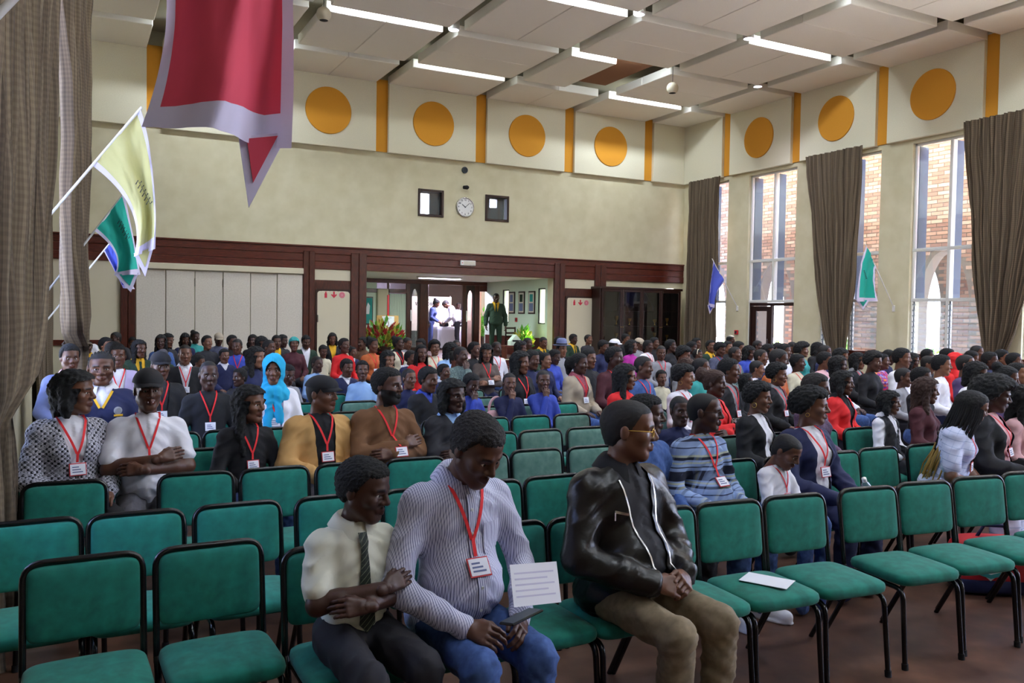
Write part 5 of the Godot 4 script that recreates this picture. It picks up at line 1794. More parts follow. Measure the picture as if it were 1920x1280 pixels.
func lanyard_meshes(po: Dictionary, iso: float) -> Array:
	var key := "lan%.3f" % iso
	if po.has(key): return po[key]
	var f: Fld = po.f
	var m := MB.new()
	for s in [-1.0, 1.0]:
		var pts := [Vector3(0.062 * s, 1.04, -0.045), Vector3(0.07 * s, 1.048, -0.005)]
		for i in 9:
			var t := i / 8.0
			var x: float = s * lerpf(0.068, 0.004, t)
			var y := lerpf(1.025, 0.85, t)
			pts.append(Vector3(x, y, f.front_z(x, y, 0.4, iso) + 0.008))
		m.add(ribbon(pts, 0.013))
	var z1 := f.front_z(0, 0.80, 0.4, iso) + 0.012
	var z2 := maxf(f.front_z(0, 0.72, 0.4, iso), maxf(f.front_z(0.04, 0.72, 0.4, iso), f.front_z(-0.04, 0.72, 0.4, iso))) + 0.012
	m.add(ribbon([Vector3(0, 0.855, f.front_z(0, 0.855, 0.4, iso) + 0.01), Vector3(0, 0.8, z1)], 0.014))
	var pt := Transform3D(Basis(Vector3(1, 0, 0), Vector3(0, 0.075, z1 - z2).normalized(), Vector3(1, 0, 0).cross(Vector3(0, 0.075, z1 - z2).normalized())), Vector3(0, 0.8, z1))
	var b := MB.new().add(bx(Vector3(-0.045, -0.075, 0), Vector3(0.045, -0.005, 0.004), 0.001), pt)
	var crd := MB.new().add(bx(Vector3(-0.04, -0.07, 0.004), Vector3(0.04, -0.01, 0.006)), pt)
	var tx := MB.new()
	for i in 3: tx.add(bx(Vector3(-0.03, -0.058 + i * 0.014, 0.006), Vector3(0.025 - i * 0.01, -0.052 + i * 0.014, 0.007)), pt)
	po[key] = [m.mesh(), b.mesh(), crd.mesh(), tx.mesh()]
	return po[key]

func collar_mb(po: Dictionary) -> ArrayMesh:
	if mesh_cache.has("collar"): return mesh_cache.collar
	var P := PackedVector3Array()
	for r in 4:
		for c in 25:
			var a := lerpf(0.32, TAU - 0.32, c / 24.0)
			var rr: float = [0.056, 0.064, 0.082, 0.107][r]
			var fr := maxf(cos(a), 0.0)
			P.append(Vector3(sin(a) * rr, [1.06, 1.086, 1.068, 1.03][r] - fr * 0.035 - (0.03 * fr * fr if r == 3 else 0.0), -0.026 + cos(a) * rr * 1.02))
	var m := MB.new()
	m.grid(P, 4, 25)
	m.normals()
	mesh_cache.collar = m.mesh()
	return mesh_cache.collar

func tie_mesh(po: Dictionary, y1: float) -> ArrayMesh:
	var key := "tie%.2f" % y1
	if po.has(key): return po[key]
	var f: Fld = po.f
	var L := []
	var P := PackedVector3Array()
	var rows := 12
	for i in rows:
		var t := i / (rows - 1.0)
		var y := lerpf(1.015, y1, t)
		var w: float = 0.02 if i < 2 else lerpf(0.016, 0.04, (i - 2) / (rows - 3.0))
		if i == rows - 1: w = 0.002
		var z := f.front_z(0, y, 0.4) + 0.012 + (0.01 if i < 2 else 0.0)
		P.append(Vector3(-w, y, z - 0.004)); P.append(Vector3(0, y, z)); P.append(Vector3(w, y, z - 0.004))
	var m := MB.new()
	m.grid(P, rows, 3)
	m.normals()
	po[key] = m.mesh()
	return po[key]

# spec: x, z, crown, turn (body, degrees), look (head relative, degrees), nod, kind, build, hair, style, top, inner, legs, pose, hi, lanyard, skin, label ...
func person(o: Dictionary) -> Node3D:
	var s: float = (o.crown - 0.44) / 0.86
	var t := thing("person", o.label, "person", Vector3(o.x, o.get("floor", 0.0), o.z), deg_to_rad(o.turn), o.get("group", ""))
	var hi: bool = o.get("hi", false)
	var style: String = o.style
	var short: bool = o.get("short", false)
	var po := get_pose(o.pose, o.build, hi, short)
	var up := Node3D.new()      # only a frame of reference for the transform below
	var lean: float = deg_to_rad(o.get("lean", 0.0))
	var bulk: float = o.get("bulk", 1.0)
	var stand: bool = o.pose == "stand" or o.get("stand", false)
	if stand: s = o.crown / 1.66
	var T := Transform3D(Basis.from_scale(Vector3(s * bulk, s, s * lerpf(1.0, bulk, 0.5))), Vector3(0, 0.44 * (1.0 - s), 0))
	if stand: T = Transform3D(Basis.from_scale(Vector3(s * bulk, s, s)), Vector3(0, o.crown - 1.30 * s, 0))
	if lean != 0.0:
		var hip := T * Vector3(0, 0.53, 0)
		T = Transform3D(Basis.IDENTITY, hip) * Transform3D(Basis(Vector3(1, 0, 0), lean), Vector3.ZERO) * Transform3D(Basis.IDENTITY, -hip) * T
	up.free()
	# head
	var hs: float = o.get("head", 1.0)
	var yaw := deg_to_rad(o.look)
	var nod := deg_to_rad(o.get("nod", 0.0))
	var rl := deg_to_rad(o.get("tilt", 0.0))
	var hb := Basis.from_euler(Vector3(nod, yaw, rl)) * Basis.from_scale(Vector3.ONE * hs)
	var hx := Transform3D(hb, NECK + Vector3(0, 0, o.get("poke", 0.0)) + hb * Vector3(0, 0.12, 0.028))
	var key := "%s%s%s%s%s%d%d%d%.2f%.2f" % [o.kind, hi, o.pose, o.build, short, roundi(o.look), roundi(o.get("nod", 0.0)), roundi(o.get("tilt", 0.0)), hs, o.get("poke", 0.0)]
	var b := putm("body", body_mesh(o.kind, hi, po, hx, key), null, t)
	b.set_surface_override_material(0, M[o.skin])
	b.transform = T
	for h in get_hair(o.hair):
		var hk: String = "hair_%s_%s" % [o.hair, h[0]]
		if not mesh_cache.has(hk): mesh_cache[hk] = h[1].mesh()
		var mk: String = h[2]
		var q := putm(h[0], mesh_cache[hk], M[mk] if mk else M[o.get("haircol", "hair")], t)
		q.transform = T * hx
	# clothes
	var iso := 0.0
	var layered := style in ["blazer", "jacket", "cardigan", "vneck", "jumper", "vest"]
	var topkey := "topmesh"
	if not po.has(topkey): po[topkey] = po.top.mesh()
	var tn: String = {"blazer": "shirt", "jacket": "shirt", "cardigan": "top", "vneck": "shirt", "jumper": "shirt", "vest": "shirt", "dress": "dress", "tee": "tee_shirt", "sweater": "sweater"}.get(style, "shirt")
	putm(tn, po[topkey], M[o.inner] if layered else M[o.top], t).transform = T
	if layered:
		iso = 0.011
		var ok: String = "outer_" + style
		if not po.has(ok): po[ok] = outer_layer(po, style).mesh()
		putm({"vneck": "jersey"}.get(style, style), po[ok], M[o.top], t).transform = T
	if o.get("collar", style in ["blazer", "vneck", "jumper", "vest"]):
		putm("collar", collar_mb(po), M[o.get("collarcol", o.inner if layered else o.top)], t).transform = T
	if o.has("tie"):
		putm("tie", tie_mesh(po, o.get("tielen", 0.72)), M[o.tie], t).transform = T
	if o.get("lanyard", 0):
		var lm := lanyard_meshes(po, iso)
		var q := putm("lanyard", lm[0], M.lanyard, t)
		q.transform = T
		var bd := putm("badge", lm[1], M.redplastic if hi else M.paper, t)
		bd.transform = T
		var cd := putm("card", lm[2], M.paper, bd)
		putm("print", lm[3], M.greyblue, cd)
	var sl := minf(s, 1.02)
	var TL := Transform3D(Basis.from_scale(Vector3(sl * bulk, 1.0, sl)), Vector3.ZERO)
	if stand: TL = Transform3D(Basis.from_scale(Vector3(s * bulk, s, s)), Vector3(0, o.crown - 1.30 * s, 0))
	var lk: String = o.get("legkind", "stand" if stand else "sit")
	var mk2 := "legsmesh%s%s" % [hi, lk]
	if not mesh_cache.has(mk2): mesh_cache[mk2] = trousers_mb(hi, lk).mesh()
	putm("skirt" if lk == "skirt" else "trousers", mesh_cache[mk2], M[o.legs], t).transform = TL
	if o.get("feet", false):
		for sd in [-1.0, 1.0]:
			var sh := putm("shoe", shoe_mesh(), M[o.get("shoes", "black")], t)
			sh.position = Vector3(0.125 * sl * sd, 0.0, 0.40 * sl) if not stand else Vector3(0.105 * s * sd, 0.0, -0.02)
			sh.rotation.y = 0.2 * sd
	return t

func glasses(t: Node3D, o: Dictionary, mt: Material) -> void:
	var s: float = (o.crown - 0.44) / 0.86
	var body: Node3D = t.get_node("hair")
	var g := MB.new()
	for sd in [-1.0, 1.0]:
		var P := []
		for i in 17:
			var a := TAU * i / 16.0
			P.append(Vector3(0.033 * sd + cos(a) * 0.024, -0.001 + sin(a) * 0.017, 0.105 - absf(cos(a) * 0.024 + 0.033 * sd) * 0.12))
		g.tube(P, 0.0016, 5, false)
		g.tube([Vector3(0.057 * sd, 0.006, 0.099), Vector3(0.076 * sd, 0.008, 0.06), Vector3(0.083 * sd, 0.008, -0.01)], 0.0018, 5)
	g.tube([Vector3(-0.01, 0.004, 0.104), Vector3(0, 0.007, 0.107), Vector3(0.01, 0.004, 0.104)], 0.0016, 5)
	put("spectacles", g, mt, t).transform = body.transform

func earrings(t: Node3D, r: float) -> void:
	var body: Node3D = t.get_node("hair")
	var g := MB.new()
	for sd in [-1.0, 1.0]:
		var P := []
		for i in 17: P.append(Vector3(0.083 * sd, -0.035 - r + cos(TAU * i / 16.0) * r, -0.01 + sin(TAU * i / 16.0) * r))
		g.tube(P, 0.002, 5, false)
	put("earrings", g, M.brass, t).transform = body.transform

func nearer_people() -> void:
	var z0 := row_z(0)
	# --- the three in the front row
	var o := {"x": 0.9, "z": z0 + 0.10, "crown": 1.155, "turn": 8, "look": 34, "nod": 10, "kind": "k", "head": 1.1, "build": "k", "hair": "short", "style": "shirt", "top": "boyshirt", "inner": "white", "legs": "trouser", "pose": "crossed", "hi": true, "short": true, "skin": "skin2", "collar": true, "tie": "tie", "tielen": 0.6, "feet": true, "label": "boy in a white short-sleeved shirt and striped green tie with folded arms"}
	person(o)
	o = {"x": 1.3, "z": z0 + 0.08, "crown": 1.36, "turn": 4, "look": 12, "nod": 24, "kind": "m", "build": "big", "hair": "short", "haircol": "hairgrey", "style": "shirt", "top": "pinstripe", "inner": "white", "legs": "jeans", "pose": "read", "hi": true, "lanyard": 1, "skin": "skin0", "collar": true, "lean": 6.0, "bulk": 0.92, "poke": 0.02, "feet": true, "label": "heavy man in a pinstriped shirt and jeans looking down at his phone"}
	var t := person(o)
	var striped := t
	o = {"x": 2.06, "z": z0 + 0.12, "crown": 1.345, "turn": 10, "look": 42, "nod": 2, "kind": "m", "build": "big", "hair": "tight", "style": "jacket", "top": "leather", "inner": "charcoal", "legs": "khaki", "pose": "clasp", "hi": true, "skin": "skin1", "collar": true, "collarcol": "black", "feet": true, "label": "man in a black leather jacket and khaki trousers with clasped hands"}
	t = person(o)
	glasses(t, o, M.brass)
	var T: Transform3D = (t.get_node("body") as Node3D).transform
	var f: Fld = get_pose("clasp", "big", true, false).f
	for sd in [-1.0, 1.0]:      # zip teeth along both front edges, short chest zips
		var zp := []
		for i in 12:
			var y := lerpf(1.0, 0.62, i / 11.0)
			var x: float = sd * (clampf(0.028 + (y - 0.6) * 0.13, 0.02, 0.1) + 0.008)
			zp.append(Vector3(x, y, f.front_z(x, y, 0.4, 0.011) + 0.011))
		put("zip", ribbon(zp, 0.007), M.chrome, t).transform = T
	var pk := []
	for i in 5:
		var x := -0.13 + i * 0.016
		pk.append(Vector3(x, 0.885 - i * 0.004, f.front_z(x, 0.885, 0.4, 0.011) + 0.012))
	put("pocket_zip", ribbon(pk, 0.01), M.chrome, t).transform = T
	put("zip_pull", bx(Vector3(-0.135, 0.85, pk[0].z), Vector3(-0.127, 0.882, pk[0].z + 0.004), 0.001), M.chrome, t).transform = T
	# the striped shirt's button band, buttons and pocket
	T = (striped.get_node("body") as Node3D).transform
	f = get_pose("read", "big", true, false).f
	var bp2 := []
	for i in 14:
		var y := lerpf(1.0, 0.58, i / 13.0)
		bp2.append(Vector3(0, y, f.front_z(0, y, 0.4) + 0.006))
	put("button_band", ribbon(bp2, 0.032), M.pinstripe, striped).transform = T
	for i in 5:
		var y := 0.95 - i * 0.08
		put("button", MB.new().add(disc(0.006, 0.003), xf(Vector3(0, y, f.front_z(0, y, 0.4) + 0.007))), M.whiteplastic, striped).transform = T
	var po := MB.new()
	var PP := PackedVector3Array()
	for r in 6:
		for c in 6:
			var x := 0.05 + 0.085 * c / 5.0
			var y := 0.9 - 0.1 * r / 5.0
			PP.append(Vector3(x, y, f.front_z(x, y, 0.4) + 0.009))
	po.grid(PP, 6, 6)
	put("pocket", po.normals(), M.pinstripe, striped).transform = T
	# what the pinstriped man holds
	var ph := thing("phone", "dark mobile phone held by the man in a pinstriped shirt", "phone", Vector3(1.36, 0.665, z0 + 0.53), 0.3)
	ph.rotation = Vector3(-0.2, 0.25, 0.12)
	put("case", bx(Vector3(-0.075, -0.005, -0.037), Vector3(0.075, 0.004, 0.037), 0.004), M.blackgloss, ph)
	put("screen", bx(Vector3(-0.068, 0.004, -0.033), Vector3(0.068, 0.005, 0.033)), M.darksteel, ph)
	var pa := thing("leaflet", "folded white programme held beside the phone by the pinstriped man", "paper", Vector3(1.47, 0.665, z0 + 0.45), 0.2)
	pa.rotation = Vector3(-0.35, 0.15, -0.1)
	put("sheet", bx(Vector3(-0.105, 0.0, -0.001), Vector3(0.105, 0.145, 0.001)), M.paper, pa)
	for i in 5: put("print_line", bx(Vector3(-0.09, 0.03 + i * 0.02, 0.001), Vector3(0.085 - 0.03 * (i % 2), 0.036 + i * 0.02, 0.0014)), M.paleprint, pa)
	# --- second row
	var z1 := row_z(1)
	var h := [
		{"x": 2.88, "z": z1, "crown": 1.25, "turn": 5, "look": 40, "kind": "m", "build": "m", "hair": "short", "style": "shirt", "top": "denim", "inner": "white", "legs": "trouser", "pose": "lap", "skin": "skin2", "label": "man in a denim shirt half hidden behind the leather-jacketed man"},
		{"x": 3.31, "z": z1, "crown": 1.25, "turn": 8, "look": 30, "kind": "m", "build": "big", "hair": "bald", "style": "sweater", "top": "sweater", "inner": "white", "legs": "jeans", "pose": "lap", "lanyard": 1, "skin": "skin2", "feet": true, "shoes": "white", "label": "older man in a navy and pale blue striped sweater with spectacles", "glasses": true},
		{"x": 3.74, "z": z1 + 0.18, "crown": 0.99, "turn": 8, "look": 10, "nod": 28, "kind": "k", "head": 1.28, "build": "k", "hair": "tight", "style": "tee", "top": "white", "inner": "white", "legs": "jeans", "pose": "phone", "lanyard": 1, "skin": "skin1", "label": "small boy in a white top bent over a phone"},
		{"x": 4.18, "z": z1, "crown": 1.25, "turn": 5, "look": 35, "kind": "f", "build": "f", "hair": "afro", "style": "cardigan", "top": "navy", "inner": "white", "legs": "navy", "pose": "read", "lanyard": 1, "skin": "skin1", "bulk": 1.08, "label": "woman with curly hair in a navy cardigan holding a water bottle", "ear": 0.012},
		{"x": 5.44, "z": z1 + 0.06, "crown": 1.24, "turn": 26, "look": 32, "kind": "f", "build": "f", "hair": "longbraids", "style": "dress", "top": "dressstripe", "inner": "white", "legs": "dressstripe", "legkind": "skirt", "pose": "read", "short": true, "lanyard": 1, "skin": "skin1", "lean": 16.0, "bulk": 1.1, "feet": true, "shoes": "white", "label": "woman with long gold-tipped braids in a white striped dress leaning forward"},
		{"x": 6.05, "z": z1, "crown": 1.27, "turn": 18, "look": 28, "nod": 8, "kind": "f", "build": "f", "hair": "bigafro", "style": "cardigan", "top": "black", "inner": "pink", "legs": "black", "pose": "read", "lanyard": 1, "skin": "skin2", "bulk": 1.15, "label": "woman in a loose black top with a red lanyard beside the woman in braids"},
	]
	# --- fourth row, left block
	var z3 := row_z(3)
	h.append_array([
		{"x": -0.02, "z": z3, "crown": 1.32, "turn": 15, "look": 50, "kind": "f", "build": "f", "hair": "bob", "style": "blazer", "top": "houndstooth", "inner": "white", "legs": "black", "pose": "lap", "lanyard": 1, "skin": "skin1", "collar": false, "bulk": 1.0, "label": "woman in a black and white houndstooth jacket turned to the right"},
		{"x": 0.40, "z": z3, "crown": 1.325, "turn": 0, "look": 4, "kind": "m", "build": "big", "hair": "capblack", "style": "tee", "top": "white", "inner": "white", "legs": "slate", "pose": "crossed", "short": true, "lanyard": 1, "skin": "skin0", "bulk": 0.93, "label": "smiling man in a white t-shirt and black cap with folded arms", "smile": true},
		{"x": 0.99, "z": z3, "crown": 1.19, "turn": 10, "look": 30, "kind": "k", "head": 1.08, "build": "k", "hair": "long", "style": "shirt", "top": "black", "inner": "black", "legs": "jeans", "pose": "lap", "lanyard": 1, "skin": "skin1", "label": "girl with long braids in a black hooded top looking right"},
		{"x": 1.46, "z": z3, "crown": 1.26, "turn": 10, "look": 32, "kind": "m", "build": "m", "hair": "capblack", "style": "cardigan", "top": "tan", "inner": "black", "legs": "slate", "pose": "clasp", "lanyard": 1, "skin": "skin1", "bulk": 1.05, "label": "person in a camel cardigan and flat black cap with clasped hands"},
		{"x": 1.92, "z": z3, "crown": 1.31, "turn": 8, "look": 30, "kind": "m", "build": "big", "hair": "short", "style": "sweater", "top": "mud", "inner": "black", "legs": "jeans", "pose": "crossed", "lanyard": 1, "skin": "skin0", "label": "bearded man in a brown sweater with folded arms", "beard": true},
		{"x": 2.42, "z": z3, "crown": 1.2, "turn": 6, "look": 10, "kind": "k", "head": 1.08, "build": "k", "hair": "bob", "style": "jumper", "top": "charcoal", "inner": "lightblue", "legs": "navy", "pose": "crossed", "skin": "skin2", "label": "girl in a grey school jersey with a pale blue collar and folded arms"},
	])
	for q in h:
		q.hi = true
		var n := person(q)
		if q.has("glasses"): glasses(n, q, M.black)
		if q.has("ear"): earrings(n, q.ear)
		if q.has("beard"):
			var m := get_head("m", true)
			var fc := PackedFloat32Array()
			for p in m.v: fc.append(minf(-0.045 - p.y - (0.012 if absf(p.x) < 0.027 and p.z > 0.07 else 0.0) + absf(p.x) * 0.35, minf(p.z - 0.0, p.y + 0.14)))
			var bm := m.clip(fc)
			bm.c = PackedColorArray()
			for i in bm.v.size(): bm.v[i] += bm.n[i] * 0.004
			put("beard", bm, M.stubble, n).transform = (n.get_node("hair") as Node3D).transform
		if q.has("smile"):
			put("teeth", bx(Vector3(-0.017, -0.067, 0.092), Vector3(0.017, -0.058, 0.0975), 0.003), M.whiteplastic, n).transform = (n.get_node("hair") as Node3D).transform
	var bp := thing("phone", "phone in the hands of the small boy in a white top", "phone", Vector3(3.78, 0.615, z1 + 0.44))
	bp.rotation = Vector3(0.5, 0.2, 0.1)
	put("case", bx(Vector3(-0.07, -0.004, -0.035), Vector3(0.07, 0.004, 0.035), 0.003), M.blackgloss, bp)
	put("screen", bx(Vector3(-0.063, 0.004, -0.031), Vector3(0.063, 0.005, 0.031)), M.darksteel, bp)

const WORDS := {"tight": "close-cropped hair", "bald": "a shaven head", "short": "short hair", "shortbrown": "short greying hair", "afro": "a rounded afro", "bigafro": "a large afro", "headband": "a cream headband", "bun": "hair in a top bun", "bunbrown": "brown hair in a bun", "updo": "hair pinned up", "bob": "chin-length hair", "long": "long dark hair", "longblack": "long black hair", "longbrown": "long brown hair", "braids": "thin braids", "braidcap": "cornrows", "capblack": "a black cap", "capwhite": "a white cap", "capbeige": "a beige cap", "beanie": "a grey beanie", "scarfteal": "a teal headscarf", "hatgrey": "a grey trilby hat", "hijabcyan": "a bright blue headscarf", "hijabred": "a red headscarf"}
const CLOTHW := {"lightblue": "light blue", "darkgreen": "dark green", "greyblue": "grey-blue", "redpattern": "red patterned", "purplepattern": "purple patterned", "pattern": "patterned", "camo": "mottled green", "tiedye": "tie-dyed"}

func crowd() -> void:
	rng.seed = 12
	var seen := {}
	var group_of := {}
	var k := 0
	for c in CROWD:
		var near: bool = c[11] == 1
		var face: float = c[3]
		var turn := clampf(face * 0.45, -14, 24)
		var style: String = c[6]
		var kind: String = c[4]
		var row: int = c[1]
		var lab := "%s with %s in a %s %s%s, %s row" % [{"m": "man", "f": "woman", "k": "child"}[kind] if c[2] > 1.16 or kind == "k" else "girl" if kind == "f" else "boy", WORDS[c[5]], CLOTHW.get(c[7], c[7]), {"shirt": "top", "tee": "t-shirt", "vneck": "jersey", "jumper": "jersey", "vest": "waistcoat"}.get(style, style), (" over %s" % CLOTHW.get(c[8], c[8])) if style in ["blazer", "jacket", "cardigan"] else "", ORD[row]]
		var d := {"x": c[0], "z": row_z(row), "crown": c[2], "turn": turn, "look": roundf(clampf(face - turn, -62, 62) / 8.0) * 8.0, "nod": [0, 0, 6, -4, 12][k % 5] if not near else 2, "kind": kind, "build": "k" if kind == "k" or c[2] < 1.16 else kind, "hair": c[5], "style": style, "top": c[7], "inner": c[8], "legs": ["trouser", "navy", "jeans", "charcoal"][k % 4], "pose": c[10], "lanyard": c[9], "skin": ["skin0", "skin1", "skin2", "skin3"][(k * 7) % 4] if (k * 7) % 4 != 3 or k % 3 == 0 else "skin0", "hi": false, "bulk": 0.92, "label": lab}
		if c[7] == "darkgreen" and c[8] == "yellow": d.tie = "darkgreen"
		if c[5] == "braidcap":
			d.hi = true; d.bulk = 1.1; d.collar = true
			d.label = "girl with cornrows in a navy school jersey with a yellow-edged V neck"
		if row <= 4: d.hi = true
		if kind == "k": d.head = 1.1
		if seen.has(d.label):      # told apart by the neighbour
			var best := 99.0
			for e in CROWD:
				if e[1] == row and e[0] != c[0] and absf(e[0] - c[0]) < best:
					best = absf(e[0] - c[0])
					d.label = "person with %s in %s, %s row, beside %s in %s" % [WORDS[c[5]].trim_prefix("a "), CLOTHW.get(c[7], c[7]), ORD[row], WORDS[e[5]].trim_prefix("a "), CLOTHW.get(e[7], e[7])]
			if seen.has(d.label):
				d.group = "look-alike neighbours in the %s row" % ORD[row]
				seen[d.label].set_meta("group", d.group)
		var n := person(d)
		seen[d.label] = n
		if c[5] == "braidcap": school_trim(n, d)
		if c[5] == "afro" and near: earrings(n, 0.02)
		k += 1

func school_trim(n: Node3D, d: Dictionary) -> void:
	var f: Fld = get_pose(d.pose, d.build, d.hi, false).f
	var T: Transform3D = (n.get_node("body") as Node3D).transform
	var m := MB.new()
	for s in [-1.0, 1.0]:
		var pts := []
		for i in 8:
			var y := lerpf(1.02, 0.905, i / 7.0)
			var x: float = s * clampf((y - 0.90) * 0.5 + 0.006, 0.0, 0.085)
			pts.append(Vector3(x, y, f.front_z(x, y, 0.4, 0.011) + 0.009))
		m.add(ribbon(pts, 0.016))
	put("neck_trim", m, M.yellow, n).transform = T
	var z := f.front_z(0.1, 0.88, 0.4, 0.011) + 0.008
	var cr := put("crest", MB.new().add(disc(0.028, 0.004), xf(Vector3(0.1, 0.885, z), Vector3(0, 0.5, 0))), M.grey, n)
	cr.transform = T
	put("scroll", MB.new().add(bx(Vector3(-0.03, -0.006, 0), Vector3(0.03, 0.008, 0.006), 0.002), xf(Vector3(0.1, 0.85, z), Vector3(0, 0.5, 0))), M.yellow, cr)

func standing_people() -> void:
	var f := LOBBY
	person({"x": 10.55, "z": -21.2, "floor": f, "crown": 1.80, "turn": -20, "look": 0, "nod": 14, "kind": "m", "build": "m", "hair": "tight", "style": "blazer", "top": "darkgreen", "inner": "yellow", "tie": "darkgreen", "legs": "darkgreen", "pose": "stand", "skin": "skin2", "feet": true, "stand": true, "label": "young man in a dark green suit and yellow shirt walking in from the lobby"})
	person({"x": 10.35, "z": -25.6, "floor": f, "crown": 1.68, "turn": 60, "look": 10, "nod": 10, "kind": "f", "build": "f", "hair": "bun", "style": "dress", "top": "bluepattern", "inner": "white", "legs": "bluepattern", "pose": "lap", "stand": true, "lean": 14.0, "bulk": 1.2, "skin": "skin1", "feet": true, "label": "woman in a blue patterned dress bending at the foyer table"})
	person({"x": 11.25, "z": -25.45, "floor": f, "crown": 1.78, "turn": -120, "look": 10, "nod": 25, "kind": "m", "build": "m", "hair": "tight", "style": "shirt", "top": "white", "inner": "white", "legs": "trouser", "pose": "reach", "stand": true, "lean": 30.0, "skin": "skin1", "feet": true, "label": "man in a white shirt bending over the white foyer table"})
	person({"x": 9.95, "z": -25.1, "floor": f, "crown": 1.78, "turn": 80, "look": 5, "kind": "m", "build": "m", "hair": "tight", "style": "blazer", "top": "black", "inner": "darkgreen", "legs": "black", "pose": "stand", "stand": true, "skin": "skin2", "feet": true, "label": "person in a black blazer standing behind the thick lobby post"})
	person({"x": 12.05, "z": -27.2, "floor": f, "crown": 1.6, "turn": 0, "look": 0, "nod": 10, "kind": "m", "build": "m", "hair": "tight", "style": "shirt", "top": "white", "inner": "white", "legs": "black", "pose": "stand", "stand": true, "skin": "skin2", "feet": true, "label": "person in a white top seen behind the arched door glass"})

